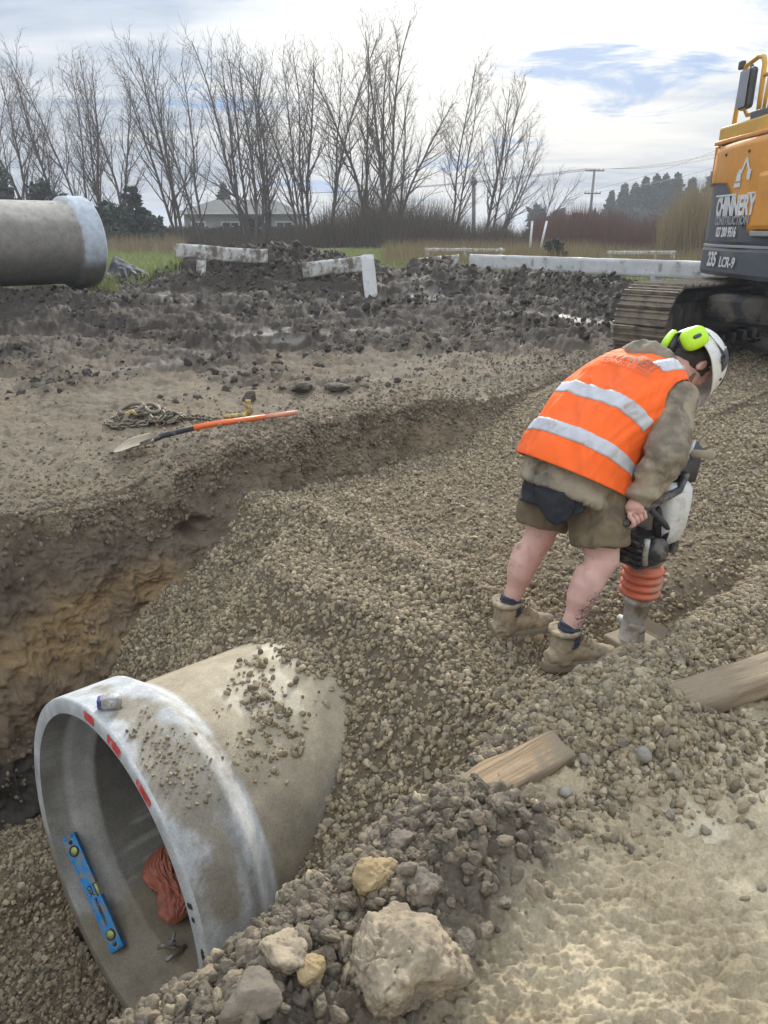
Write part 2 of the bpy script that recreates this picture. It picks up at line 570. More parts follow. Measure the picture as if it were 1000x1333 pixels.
def scatter(name, pts, size, rot, group, variants, parent=None, **tags):
    n = len(pts)
    me = bpy.data.meshes.new(name)
    me.vertices.add(n)
    me.vertices.foreach_set('co', np.asarray(pts, float).ravel())
    a = me.attributes.new('size', 'FLOAT_VECTOR', 'POINT'); a.data.foreach_set('vector', np.asarray(size, float).ravel())
    a = me.attributes.new('rot', 'FLOAT_VECTOR', 'POINT'); a.data.foreach_set('vector', np.asarray(rot, float).ravel())
    a = me.attributes.new('pick', 'INT', 'POINT'); a.data.foreach_set('value', RNG.integers(0, variants, n).astype(np.int32))
    me.update()
    o = bpy.data.objects.new(name, me); COL.objects.link(o)
    md = o.modifiers.new('pieces', 'NODES'); md.node_group = group
    if parent is not None:
        o.parent = parent
    for k, v in tags.items():
        o[k] = v
    return o


def rand_rot(n):
    return RNG.uniform(0, 2 * math.pi, (n, 3))


def stone_size(n, lo, hi, flat=0.62, p=1.6):
    d = lo + (hi - lo) * RNG.random(n) ** p
    return np.c_[d * RNG.uniform(0.9, 1.35, n), d * RNG.uniform(0.75, 1.1, n), d * RNG.uniform(flat - 0.12, flat + 0.22, n)]


# ================================================================== GROUND
PC = np.array([-1.134, 2.319, -0.923])           # centre of the buried pipe's mouth
PAZ, PEL, PR = R(44.6), R(-3.3), 0.75
AX, AY = math.sin(PAZ), math.cos(PAZ)


def st_of(x, y):
    rx, ry = x - PC[0], y - PC[1]
    return rx * AX + ry * AY, -rx * AY + ry * AX


def xy_of(s, t):
    return PC[0] + s * AX - t * AY, PC[1] + s * AY + t * AX


def edge_near(s):
    return -1.36 + 0.09 * sstep(0.5, 1.3, s) - 0.19 * np.maximum(0, s - 1.5) - 0.085 * np.exp(-((s - 1.75) / 0.45) ** 2)


def bed(s, t):
    """level of the gravel in the trench"""
    s0 = 1.28 + 0.62 * sstep(0.55, 1.15, t) - 0.05 * sstep(0.5, 1.0, -t)
    z = -0.22 - np.maximum(0, s0 - s) * (0.74 - 0.14 * sstep(0.6, 1.2, t))
    z = z - 0.55 * sstep(0.95, 0.15, s) * sstep(0.2, 0.6, t)
    z = np.maximum(z, -1.64 - 0.05 * np.clip(-s, 0, 2))
    z = z - 0.08 * sstep(2.0, 3.5, s) * sstep(-0.9, 0.5, t) + 0.32 * sstep(3.6, 6.2, s)
    # heap where the fill meets the pipe's back, a low windrow, and the wheel-like rut being tamped
    z = z + 0.07 * np.exp(-((s - s0 - 0.05) / 0.22) ** 2) * sstep(-1.0, -.5, t)
    z = z + (0.085 * np.exp(-((s - 1.92 - 0.10 * np.sin(t * 2.2)) / 0.15) ** 2) - 0.035 * np.exp(-((s - 2.35) / 0.28) ** 2)) * sstep(-0.70, -0.35, t) * sstep(1.35, 1.0, t)
    z = z - 0.10 * np.exp(-((t + 1.06 + 0.19 * (s - 2.1)) / 0.16) ** 2) * sstep(1.5, 1.9, s) * sstep(6.0, 3.5, s)
    z = z - 0.05 * sstep(-0.45, -0.75, t) * sstep(1.0, 1.4, s) * sstep(5, 3, s)
    # the bore stays open: nothing of the fill inside the shell
    crown = PC[2] - 0.057 * s + np.sqrt(np.maximum(0, 0.632 ** 2 - t * t))
    inside = (s > 0.0) & (s < 2.4) & (np.abs(t) < 0.63) & (z < crown)
    z = np.where(inside, -1.95, z)
    kf = sstep(0.30, 0.02, s) * sstep(1.02, 0.84, np.abs(t + 0.05))
    z = z * (1 - kf) + np.minimum(z, -1.78) * kf
    return z


def level(x, y):
    """the undisturbed surface: rises gently to the paddock behind"""
    g = 0.58 * sstep(6.5, 14.0, y) * sstep(5.5, 2.0, x - (y - 8) * 0.25)
    g = np.maximum(g, 0.45 * sstep(11.5, 16, y))
    g = g + 0.12 * sstep(16, 45, y)
    return g


def ridge_at(x, y):
    """dumped topsoil along the old rail fence"""
    yc = 15.3 - 0.42 * np.clip(x + 0.5, 0, 7) + 0.25 * np.sin(x * 1.1)
    amp = 0.50 * sstep(-5.2, -3.6, x) * sstep(6.3, 4.2, x)
    amp = amp * (1 - 0.40 * sstep(0.6, 1.8, x)) * (0.95 + 0.55 * np.exp(-((x + 2.0) / 1.0) ** 2) - 0.30 * np.exp(-((x - 0.2) / 0.5) ** 2) + 0.02 * np.exp(-((x - 1.2) / 0.55) ** 2))
    d = y - yc
    wv = np.where(d < 0, 1.5, 1.0)
    r = amp * np.exp(-(d / wv) ** 2)
    # low berm in front of the stored pipe
    r = r + 0.22 * np.exp(-((y - 11.9) / 0.6) ** 2) * sstep(-3.4, -4.4, x) * sstep(-9, -7, x)
    return r


def height(x, y):
    s, t = st_of(x, y)
    n1 = fbm(x * 0.9, y * 0.9, oct=4)
    n2 = fbm(x * 5 + 3, y * 5, oct=4, gain=0.55)
    n3 = fbm(x * 22, y * 22 + 9, oct=3, gain=0.6)
    g = level(x, y)
    dark = dark_mask(x, y, n1)
    rg = ridge_at(x, y)
    rough = 0.030 + 0.075 * dark + 0.07 * np.clip(rg * 2, 0, 1)
    fg = sstep(0.15, -0.10, t - edge_near(s)) * sstep(3.6, 2.4, y)
    rough = rough * (1 - 0.75 * fg)
    n5 = fbm(x * 60, y * 60 + 5, oct=2)
    g = g + rg + n1 * (0.05 + 0.05 * dark) + rough * (n2 + 0.5 * n3) + 0.010 * sstep(3.5, 5.5, y) * n5 + 0.035 * dark * fbm(x * 9, y * 9 + 33, oct=4, gain=0.62, ridged=True)
    # wheel and track marks across the churned yard
    g = g - 0.05 * dark * np.exp(-(np.sin(y * 1.7 + 0.25 * x + n1 * 1.5) / 0.35) ** 2)
    sil = sstep(0.42, 0.62, fbm(x * 0.8 + 90, y * 1.9, oct=3)) * dark * sstep(0.2, 0.05, rg)
    g = g * (1 - 0.7 * sil) + (level(x, y) + rg + n1 * 0.08 - 0.02) * 0.7 * sil
    g = np.where(y > 17, level(x, y) + 0.05 * n1, g)
    # foreground clay: trodden, with lips and hollows
    fg = sstep(0.15, -0.10, t - edge_near(s)) * sstep(3.6, 2.4, y)
    wx, wy = x + 0.03 * fbm(x * 14, y * 14, oct=2), y + 0.03 * fbm(x * 14 + 50, y * 14, oct=2)
    lips = fbm(wx * 10, wy * 17, oct=4, gain=0.55, ridged=True)
    r1 = fbm(x * 9 + 0.35 * n2, y * 13 + 0.35 * n2, oct=2, gain=0.5)
    r2 = fbm(x * 24 + 7 + 0.3 * n2, y * 33, oct=2, gain=0.5)
    r3 = fbm(x * 60 + 7, y * 70, oct=2, gain=0.5)
    r4 = fbm(x * 42 + 0.6 * r2, y * 50 + 0.6 * r2, oct=4, gain=0.62, ridged=True)
    pud = puddle(x, y) * sstep(-0.25, -0.5, t - edge_near(s))
    g = g + fg * (1 - 0.85 * pud) * (0.026 * np.abs(r1) + 0.024 * np.abs(r2) + 0.006 * r3 + 0.010 * r4 + 0.018 * n1) - fg * pud * 0.004
    # heaps of spilled gravel round the timbers, clods along the lip
    hp = 0.13 * np.exp(-(((x - 0.86) * 0.9 + (y - 2.06) * 0.44) / 0.20) ** 2 - (((y - 2.0) * 0.9 - (x - 0.86) * 0.44) / 0.20) ** 2)
    hp = hp + (0.055 - 0.045 * np.exp(-((s - 1.85) / 0.45) ** 2)) * np.exp(-((t - edge_near(s) + 0.12) / 0.17) ** 2) * sstep(0.6, 1.1, s) * sstep(6, 3, s)
    hp = hp + (0.10 + 0.06 * n2) * np.exp(-((t - edge_near(s) + 0.20) / 0.20) ** 2) * sstep(0.75, 0.35, s) * sstep(-0.9, -0.3, s)
    g = g + hp
    b = bed(s, t)
    b = b + 0.025 * n1 + 0.016 * n2 + 0.008 * n3
    # near side: bank falls to the bed
    en = edge_near(s) + 0.05 * n2
    k = sstep(-0.02, 0.22 + 0.10 * sstep(1.0, 0.0, s), t - en)
    z = g * (1 - k) + np.minimum(b, g) * k
    # far side: a step hidden behind the cut face (built separately)
    fade = sstep(8.8, 7.0, s)
    k2 = sstep(1.88, 1.96, t)
    inside = np.where(t > 0, b * (1 - k2) + g * k2, z)
    berm = 0.17 * np.exp(-((t - 2.1) / 0.25) ** 2) * sstep(1.2, 2.0, s) * sstep(5.4, 3.8, s)
    z = inside + berm
    out = sstep(8.2, 9.5, s) + sstep(-3.0, -3.4, s)
    out = np.clip(out, 0, 1)
    return z * (1 - out) + g * out


def puddle(x, y):
    return sstep(0.30, 0.42, fbm(x * 3.1 + 2.2, y * 4.3 + 8.0, oct=4, gain=0.55))


def dark_mask(x, y, n1):
    """where the black topsoil lies"""
    d = sstep(6.8, 10.8, y + 1.6 * n1 - 0.10 * np.clip(x, -8, 2)) * sstep(17.5, 15.5, y)
    d = d * sstep(5.2, 3.2, x - 0.3 * (y - 8))
    return d


CLAY = np.array([0.68, 0.56, 0.37]); DUST = np.array([0.275, 0.210, 0.135]); TOP = np.array([0.062, 0.051, 0.041])
MUD = np.array([0.215, 0.175, 0.125]); GRASS = np.array([0.145, 0.14, 0.072]); OCHRE = np.array([0.33, 0.225, 0.11])


def mixc(a, b, k):
    return a * (1 - k)[:, None] + b * k[:, None]


def soil_colour(x, y, z):
    s, t = st_of(x, y)
    n1 = fbm(x * 0.9, y * 0.9, oct=4)
    n2 = fbm(x * 4 + 3, y * 4 - 8, oct=4)
    n4 = fbm(x * 1.8 + 31, y * 1.8 + 7, oct=5, gain=0.6)
    c = np.repeat(MUD[None], len(x), 0) * (1 + 0.16 * n2)[:, None]
    c = mixc(c, DUST * 0.85, sstep(0.0, 0.4, n4) * 0.6)
    dk = dark_mask(x, y, n1)
    patch = sstep(-0.30, 0.12, n4 + 0.5 * dk - 0.18)
    dk2 = np.clip(dk * (0.55 + 0.45 * patch) + 0.9 * np.clip(ridge_at(x, y) * 3, 0, 1), 0, 1)
    c = mixc(c, TOP * 1.0, dk2)
    # grey puddled silt between the heaps
    sil = sstep(0.42, 0.62, fbm(x * 0.8 + 90, y * 1.9, oct=3)) * dk * sstep(0.2, 0.05, ridge_at(x, y))
    c = mixc(c, np.array([0.22, 0.195, 0.165]), sil * 0.7)
    gr = sstep(15.2, 16.6, y + 0.6 * n2) + sstep(-4.6, -5.2, x + 0.4 * n2) * sstep(13.0, 14.2, y + 0.4 * n2)
    gr = np.clip(gr, 0, 1)
    c = mixc(c, GRASS, gr)
    c = mixc(c, np.array([0.17, 0.155, 0.085]), gr * sstep(0.0, 0.5, n4))
    fg = sstep(0.10, -0.10, t - edge_near(s)) * sstep(4.5, 2.6, y) * sstep(-0.2, 0.25, x + 0.1 * n2)
    clay = mixc(np.repeat(CLAY[None], len(x), 0), np.array([0.55, 0.445, 0.285]), sstep(-0.1, 0.45, n2))
    c = mixc(c, clay, fg)
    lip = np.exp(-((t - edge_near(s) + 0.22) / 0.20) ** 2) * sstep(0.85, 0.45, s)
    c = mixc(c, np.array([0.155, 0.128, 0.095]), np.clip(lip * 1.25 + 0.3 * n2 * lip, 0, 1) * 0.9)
    inb = sstep(-0.05, 0.12, t - edge_near(s)) * sstep(2.0, 1.9, t) * sstep(9.2, 8.0, s) * sstep(-3.4, -3.0, s)
    c = mixc(c, DUST * 0.66, inb)
    hp = np.exp(-((t - edge_near(s) + 0.15) / 0.25) ** 2) * sstep(0.7, 1.1, s)
    c = mixc(c, DUST * 0.85, np.clip(hp, 0, 1))
    wet = np.clip(sil * 0.30 + 0.22 * dk * sstep(0.1, 0.6, -n2), 0, 0.8)
    # milky standing water in the lowest hollows of the clay
    lips = fbm((x + 0.03 * fbm(x * 14, y * 14, oct=2)) * 10, (y + 0.03 * fbm(x * 14 + 50, y * 14, oct=2)) * 17, oct=4, gain=0.55, ridged=True)
    low = puddle(x, y) * fg * sstep(-0.25, -0.5, t - edge_near(s))
    wet = np.clip(wet + low * 0.6 + fg * 0.15, 0, 1)
    c = mixc(c, np.array([0.50, 0.43, 0.30]), low * 0.7)
    return np.clip(c, 0.005, 0.9), wet


def set_attr(me, name, typ, arr):
    a = me.attributes.new(name, typ, 'POINT')
    if typ == 'FLOAT_COLOR':
        full = np.ones((len(arr), 4)); full[:, :3] = arr
        a.data.foreach_set('color', full.ravel())
    else:
        a.data.foreach_set('value', np.asarray(arr, float))


def grid_mesh(name, P):
    r, c = P.shape[:2]
    me = bpy.data.meshes.new(name)
    idx = np.arange(r * c).reshape(r, c)
    q = np.stack([idx[:-1, :-1], idx[:-1, 1:], idx[1:, 1:], idx[1:, :-1]], -1).reshape(-1, 4)
    me.vertices.add(r * c); me.vertices.foreach_set('co', P.reshape(-1))
    me.loops.add(len(q) * 4); me.loops.foreach_set('vertex_index', q.ravel().astype(np.int32))
    me.polygons.add(len(q)); me.polygons.foreach_set('loop_start', np.arange(0, len(q) * 4, 4, dtype=np.int32))
    me.polygons.foreach_set('use_smooth', np.ones(len(q), bool))
    me.update(calc_edges=True)
    return me


M_SOIL = soil_mat('soil', bump=1.0)


def build_ground():
    u = np.concatenate([np.linspace(-3, -1.3, 16)[:-1], np.linspace(-1.3, -0.66, 80)[:-1], np.linspace(-0.66, 0.66, 520), np.linspace(0.66, 1.3, 80)[1:], np.linspace(1.3, 3, 16)[1:]])
    ys = np.concatenate([np.concatenate([np.geomspace(0.5, 2.6, 560)[:-1], np.geomspace(2.6, 8.0, 300)]), np.geomspace(8.0, 40, 250)[1:], np.geomspace(40, 700, 24)[1:]])
    Y, Uu = np.meshgrid(ys, u, indexing='ij')
    X = Y * Uu
    Z = height(X.ravel(), Y.ravel()).reshape(X.shape)
    P = np.stack([X, Y, Z], -1)
    me = grid_mesh('ground', P)
    # the yard behind the photographer and to both sides
    bm = bmesh.new(); bm.from_mesh(me)
    z = 0.0
    a = [bm.verts.new(p) for p in ((-900, -300, z), (900, -300, z), (1.5, 0.5, z), (-1.5, 0.5, z), (-2100, 700, z), (2100, 700, z))]
    bm.faces.new((a[0], a[1], a[2], a[3])); bm.faces.new((a[0], a[3], a[4])); bm.faces.new((a[1], a[5], a[2]))
    bm.to_mesh(me); bm.free()
    co = np.empty(len(me.vertices) * 3); me.vertices.foreach_get('co', co); co = co.reshape(-1, 3)
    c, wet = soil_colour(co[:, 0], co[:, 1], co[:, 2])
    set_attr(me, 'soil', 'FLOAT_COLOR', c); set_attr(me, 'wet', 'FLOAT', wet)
    return link('ground', me, M_SOIL, kind='structure')


build_ground()


def build_cut_face():
    """the far side of the trench, a torn clay face"""
    S = np.concatenate([np.linspace(-3.2, 4.0, 760), np.linspace(4.0, 8.6, 220)[1:]]); W = np.linspace(0, 1, 170)
    Wg, Sg = np.meshgrid(W, S, indexing='ij')
    s = Sg.ravel(); wv = Wg.ravel()
    xt, yt = xy_of(s, np.full_like(s, 2.05))
    ztop = height(xt, yt)
    zb = bed(s, np.full_like(s, 1.35)) - 0.12
    # profile: short flat lip, rounded edge, steep face, loose toe
    lipw = np.clip(wv / 0.12, 0, 1); fw = np.clip((wv - 0.12) / 0.88, 0, 1)
    hgt = ztop - zb
    edge = 0.20 * fbm(s * 1.1, s * 0 + 2.2, oct=5, gain=0.55)
    t = 2.14 - 0.26 * lipw - fw * (0.10 + 0.30 * np.clip(hgt / 1.5, 0.25, 1) + 0.05 * sstep(1.2, 2.6, s)) - 0.10 * fw ** 3
    z = ztop + 0.015 - 0.035 * sstep(0.4, 1, lipw) - 0.05 * (1 - lipw) - fw * hgt * 1.0
    x, y = xy_of(s, t)
    h3 = z
    amp = sstep(0.05, 0.25, wv) * np.clip(hgt / 0.6, 0.25, 1)
    d = 0.16 * fbm(s * 1.3, h3 * 1.7 + 4, oct=3) + 0.07 * fbm(s * 4.5 + 9, h3 * 3.2, oct=4, ridged=True, gain=0.55) + 0.036 * fbm(s * 16, h3 * 12, oct=5, gain=0.68, ridged=True) + 0.035 * fbm(s * 6.5 + 1.2 * h3, h3 * 1.3, oct=3, ridged=True)
    # undercuts: hollows below the crust
    hol = sstep(0.30, 0.6, fbm(s * 2.1 + 40, h3 * 3.0, oct=3))
    d = d - 0.20 * hol
    t2 = t + edge * sstep(0, 0.12, wv) * (1 - 0.5 * fw) - amp * d * 0.85
    t2 = np.minimum(t2, 1.90 + 0.3 * (1 - sstep(0.0, 0.2, wv)))
    x, y = xy_of(s, t2)
    z = z + amp * 0.03 * fbm(s * 6, h3 * 6 + 70, oct=3)
    me = grid_mesh('cut_face', np.stack([x, y, z], -1).reshape(len(W), len(S), 3))
    # layers: gravelly crust, grey-black topsoil, brown then ochre clay
    dep = ztop - z + 0.10 * fbm(s * 1.5, z * 2, oct=4)
    n4 = fbm(s * 1.9 + 7, z * 2.6, oct=5, gain=0.6)
    c = np.repeat((DUST * 0.78)[None], len(s), 0)
    gry = np.array([0.150, 0.116, 0.083]); brn = np.array([0.215, 0.155, 0.098])
    lefty = sstep(3.4, 1.2, s)
    c = mixc(c, gry, sstep(0.10, 0.24, dep) * lefty * 0.9)
    c = mixc(c, brn, sstep(0.34, 0.56, dep + 0.25 * n4) * lefty)
    c = mixc(c, OCHRE * 0.95, 0.9 * sstep(0.05, 0.36, n4 + 0.25 * sstep(0.3, 0.8, dep) - 0.15) * sstep(0.30, 0.55, dep) * lefty)
    c = mixc(c, np.array([0.075, 0.063, 0.052]), sstep(1.12, 1.3, dep + 0.2 * n4))
    c = c * (1 + 0.2 * fbm(s * 8, z * 10, oct=3))[:, None]
    set_attr(me, 'soil', 'FLOAT_COLOR', np.clip(c, 0.01, 0.9)); set_attr(me, 'wet', 'FLOAT', np.full(len(s), 0.12))
    o = link('trench_bank', me, M_SOIL, kind='structure')
    co = np.empty(len(me.vertices) * 3); me.vertices.foreach_get('co', co); co = co.reshape(-1, 3)
    no = np.empty(len(me.vertices) * 3); me.vertices.foreach_get('normal', no)
    return o, co, s, dep




BANK, BANK_CO, BANK_S, BANK_DEP = build_cut_face()


def ground_px(px, py, lo=1.0, hi=60):
    """the point of the ground seen at a pixel of the photograph"""
    d = np.geomspace(lo, hi, 1500)
    P = EYE[None] + d[:, None] * (FW + RT * (px - 500) / 962.0 - UPV * (py - 666.5) / 962.0)[None]
    h = height(P[:, 0], P[:, 1])
    below = np.nonzero(P[:, 2] < h)[0]
    i = below[0] if len(below) else len(d) - 1
    return np.array([P[i, 0], P[i, 1], h[i]])


def H1(x, y):
    return float(height(np.array([x]), np.array([y]))[0])


# ================================================================== PIPES
M_CONC = soil_mat('concrete', bscale=70, bump=0.16, rough=0.72)
M_RED = mat('red_paint', (0.62, 0.06, 0.05), rough=0.6, var=0.3, scale=30, dirt=(0.42, 0.40, 0.36), dirt_amt=0.30, dirt_scale=25)
M_BLACKPAINT = mat('black_paint', (0.03, 0.03, 0.03), rough=0.7, scale=30)


def frame_of(az, el):
    a = np.array([math.sin(az) * math.cos(el), math.cos(az) * math.cos(el), math.sin(el)])
    u = nrm(np.cross(a, [0, 0, 1])); v = np.cross(u, a)
    return a, u, v


PA, PU, PV = frame_of(PAZ, PEL)


def on_pipe(d, th, r):
    return PC + PA * d + (PU * math.cos(th) + PV * math.sin(th)) * r


def project(p):
    q = np.asarray(p) - EYE
    d = q @ FW
    return 500 + 962 * (q @ RT) / d, 666.5 - 962 * (q @ UPV) / d


def theta_px(px, py, r, d=0.0, lo=-math.pi, hi=math.pi):
    best = min(np.linspace(lo, hi, 721), key=lambda th: (project(on_pipe(d, th, r))[0] - px) ** 2 + (project(on_pipe(d, th, r))[1] - py) ** 2)
    return float(best)


def wall_px(px, py, r):
    """inner wall of the bore seen at a pixel"""
    ray = nrm(FW + RT * (px - 500) / 962.0 - UPV * (py - 666.5) / 962.0)
    o = EYE - PC
    oo = o - PA * (o @ PA); rr = ray - PA * (ray @ PA)
    A = rr @ rr; B = 2 * oo @ rr; C = oo @ oo - r * r
    k = (-B + math.sqrt(max(0, B * B - 4 * A * C))) / (2 * A)
    return EYE + ray * k


def lathe_fine(name, prof, O, a, u, v, nseg, colour, step=0.02, parent=None):
    """turned shell with colour and wetness per vertex; colour(d, th, r, xyz, k) -> rgb, wet"""
    pr = [prof[0]]
    for p, q in zip(prof[:-1], prof[1:]):
        n = max(1, int(math.hypot(q[0] - p[0], q[1] - p[1]) / step))
        for i in range(1, n + 1):
            pr.append((p[0] + (q[0] - p[0]) * i / n, p[1] + (q[1] - p[1]) * i / n, p[2] if len(p) > 2 else 0))
    pr = [(p[0], p[1], p[2] if len(p) > 2 else 0) for p in pr]
    th = np.linspace(0, 2 * math.pi, nseg + 1)
    D = np.array([p[0] for p in pr]); Rr = np.array([p[1] for p in pr]); K = np.array([p[2] for p in pr])
    Dg, Tg = np.meshgrid(D, th, indexing='ij'); Rg = np.repeat(Rr[:, None], nseg + 1, 1); Kg = np.repeat(K[:, None], nseg + 1, 1)
    P = O + Dg[..., None] * a + Rg[..., None] * (np.cos(Tg)[..., None] * u + np.sin(Tg)[..., None] * v)
    # slightly uneven casting
    nz = 0.0025 * fbm(P[..., 0].ravel() * 6, P[..., 1].ravel() * 6, P[..., 2].ravel() * 6, oct=3).reshape(Dg.shape)
    P = P + nz[..., None] * (np.cos(Tg)[..., None] * u + np.sin(Tg)[..., None] * v)
    me = grid_mesh(name, P)
    bm = bmesh.new(); bm.from_mesh(me)
    c, wet = colour(Dg.ravel(), Tg.ravel(), Rg.ravel(), P.reshape(-1, 3), Kg.ravel())
    bm.free()
    set_attr(me, 'soil', 'FLOAT_COLOR', np.clip(c, 0.01, 0.9)); set_attr(me, 'wet', 'FLOAT', np.clip(wet, 0, 1))
    o = link(name, me, M_CONC, parent)
    return o


def near_pipe_colour(d, th, r, P, k):
    n = fbm(P[:, 0] * 5, P[:, 1] * 5, P[:, 2] * 5, oct=5, gain=0.6)
    n2 = fbm(P[:, 0] * 14, P[:, 1] * 14, P[:, 2] * 14, oct=4, gain=0.6)
    n3 = fbm(d * 3.0, th * 2.5, oct=5, gain=0.62)
    up = np.sin(th)
    c = np.repeat(np.array([[0.43, 0.435, 0.425]]), len(d), 0)
    bell = (k == 0)
    # bell: bluish cement skin with a wet mud smear over the upper quarter and a paler shoulder
    cb = c * (1 + 0.22 * n2)[:, None]
    mud = sstep(-0.12, 0.10, 0.32 - np.abs(th - 1.0) * 0.50 - np.abs(d - 0.13) * 1.6 + 0.6 * n)
    cb = mixc(cb, np.array([0.27, 0.265, 0.25]), sstep(0.05, 0.3, n3 + 0.3 * n2) * sstep(0.6, 0.1, th) * 0.8)
    cb = mixc(cb, np.array([0.58, 0.58, 0.57]), sstep(0.18, 0.34, n2 - 0.4 * n3) * 0.7)
    cb = mixc(cb, np.array([0.245, 0.215, 0.165]), mud)
    wetline = sstep(0.05, 0.16, 0.16 - np.abs(d - 0.215 - 0.05 * n3) * 3 + 0.12 * n2) * sstep(1.15, 0.5, th) * sstep(-0.9, -0.4, th)
    cb = mixc(cb, np.array([0.21, 0.20, 0.18]), wetline)
    sh = sstep(0.235, 0.265, d + 0.03 * n) * sstep(0.365, 0.345, d + 0.02 * n2) * sstep(-0.45, 0.1, th) * sstep(3.2, 2.3, th)
    cb = mixc(cb, np.array([0.53, 0.52, 0.49]), np.clip(sh * (0.55 + 1.1 * n2), 0, 1))
    low = sstep(0.0, -0.6, th + 0.4 * n) * (th < math.pi)
    # barrel: clay-stained, wet belly; sky light from above painted in, greyer and darker below
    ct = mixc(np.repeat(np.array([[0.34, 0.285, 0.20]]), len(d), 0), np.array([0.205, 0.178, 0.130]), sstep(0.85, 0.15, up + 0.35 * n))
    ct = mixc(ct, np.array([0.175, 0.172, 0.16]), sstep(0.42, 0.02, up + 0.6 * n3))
    ct = mixc(ct, np.array([0.45, 0.395, 0.295]), sstep(0.25, 0.5, n3 + 0.4 * sstep(0.75, 1.0, up) - 0.2))
    ct = ct * (1 + 0.14 * n2)[:, None]
    kk = sstep(0.350, 0.375, d + 0.015 * n2)
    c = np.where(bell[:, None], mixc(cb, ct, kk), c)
    # inside: smooth grey socket, paler shoulder ring, bore with drag marks and silt along the bottom
    ins = k == 1
    ci = np.repeat(np.array([[0.36, 0.345, 0.31]]), len(d), 0)
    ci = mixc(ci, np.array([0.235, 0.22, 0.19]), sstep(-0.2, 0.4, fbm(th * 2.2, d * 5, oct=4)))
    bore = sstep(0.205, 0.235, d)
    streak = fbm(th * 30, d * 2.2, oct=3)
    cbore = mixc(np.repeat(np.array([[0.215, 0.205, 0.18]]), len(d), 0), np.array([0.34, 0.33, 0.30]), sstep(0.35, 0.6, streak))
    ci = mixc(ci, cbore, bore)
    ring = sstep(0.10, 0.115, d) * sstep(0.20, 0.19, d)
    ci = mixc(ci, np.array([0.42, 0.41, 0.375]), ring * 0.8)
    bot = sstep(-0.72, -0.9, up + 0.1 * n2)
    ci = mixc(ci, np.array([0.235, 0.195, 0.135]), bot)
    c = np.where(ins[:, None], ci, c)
    face = k == 2
    cf = np.repeat(np.array([[0.47, 0.465, 0.44]]), len(d), 0) * (1 + 0.18 * n2)[:, None]
    cf = mixc(cf, np.array([0.24, 0.205, 0.155]), sstep(0.0, -0.75, up + 0.3 * n))
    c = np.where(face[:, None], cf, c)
    wet = np.clip(0.25 * wetline + 0.3 * bot * ins + 0.25 * kk * (k == 0) * sstep(0.5, 0.0, up), 0, 1)
    return c, wet


pipe = thing('concrete_pipe', 'large concrete pipe in the trench bottom with red paint dashes on its open mouth', 'pipe', PC)
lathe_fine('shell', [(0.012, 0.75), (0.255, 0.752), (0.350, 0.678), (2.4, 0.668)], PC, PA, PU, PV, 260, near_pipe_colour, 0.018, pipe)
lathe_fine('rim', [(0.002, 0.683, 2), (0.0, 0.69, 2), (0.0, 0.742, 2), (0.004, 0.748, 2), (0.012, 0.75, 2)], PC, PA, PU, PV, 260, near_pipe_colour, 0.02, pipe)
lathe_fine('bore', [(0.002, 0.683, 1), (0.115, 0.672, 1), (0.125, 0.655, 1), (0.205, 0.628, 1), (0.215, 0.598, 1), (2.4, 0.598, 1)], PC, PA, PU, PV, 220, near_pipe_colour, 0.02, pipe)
for (px, py, w0, nm, m_, r0, r1) in ((117, 934, 0.085, 'red_dash', M_RED, 0.70, 0.744), (146, 972, 0.10, 'red_dash', M_RED, 0.695, 0.745), (190, 1031, 0.105, 'red_dash', M_RED, 0.697, 0.742),
                                     (240, 1182, 0.022, 'black_tick', M_BLACKPAINT, 0.70, 0.74), (246, 1200, 0.02, 'black_tick', M_BLACKPAINT, 0.705, 0.73), (258, 1243, 0.05, 'black_tick', M_BLACKPAINT, 0.72, 0.745)):
    th = theta_px(px, py, 0.72)
    b = MB()
    n = 9
    inner, outer = [], []
    rg = random.Random(px)
    for i in range(n):
        q = th - w0 / 1.44 + w0 / 0.72 * i / (n - 1)
        e = 0.006 * (i in (0, n - 1))
        inner.append(on_pipe(-0.0015, q, r0 + e + rg.uniform(0, 0.004))); outer.append(on_pipe(-0.0015, q, r1 - e - rg.uniform(0, 0.004)))
    b.add(inner + outer, [(i, i + 1, n + i + 1, n + i) for i in range(n - 1)], smooth=False)
    b.build(nm, m_, pipe)

# ---- the stored pipe at the back left
P2_AZ = R(42)
P2_D = 13.0
_c2 = PX(111, 316, P2_D)
A2, U2, V2 = frame_of(P2_AZ, 0.0)
P2_R = 0.76


def far_pipe_colour(d, th, r, P, k):
    n = fbm(P[:, 0] * 3, P[:, 1] * 3, P[:, 2] * 3, oct=5, gain=0.6)
    n2 = fbm(P[:, 0] * 9, P[:, 1] * 9, P[:, 2] * 9, oct=4, gain=0.62)
    up = np.sin(th)
    c = np.repeat(np.array([[0.40, 0.37, 0.32]]), len(d), 0) * (1 + 0.12 * n2)[:, None]
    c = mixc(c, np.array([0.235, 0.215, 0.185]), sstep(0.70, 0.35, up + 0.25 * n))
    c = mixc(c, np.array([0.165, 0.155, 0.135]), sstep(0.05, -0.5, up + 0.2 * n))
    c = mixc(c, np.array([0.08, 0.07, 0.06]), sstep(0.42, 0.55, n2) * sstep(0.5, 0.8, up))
    bell = sstep(-0.40, -0.36, d + 0.02 * n)
    c = mixc(c, np.array([0.45, 0.49, 0.53]) * (1 + 0.1 * n2)[:, None], bell * sstep(-0.55, -0.25, up + 0.1 * n))
    c = np.where((k == 2)[:, None], np.array([[0.50, 0.52, 0.55]]), c)
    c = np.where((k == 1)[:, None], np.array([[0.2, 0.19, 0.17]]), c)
    return c, np.full(len(d), 0.1)


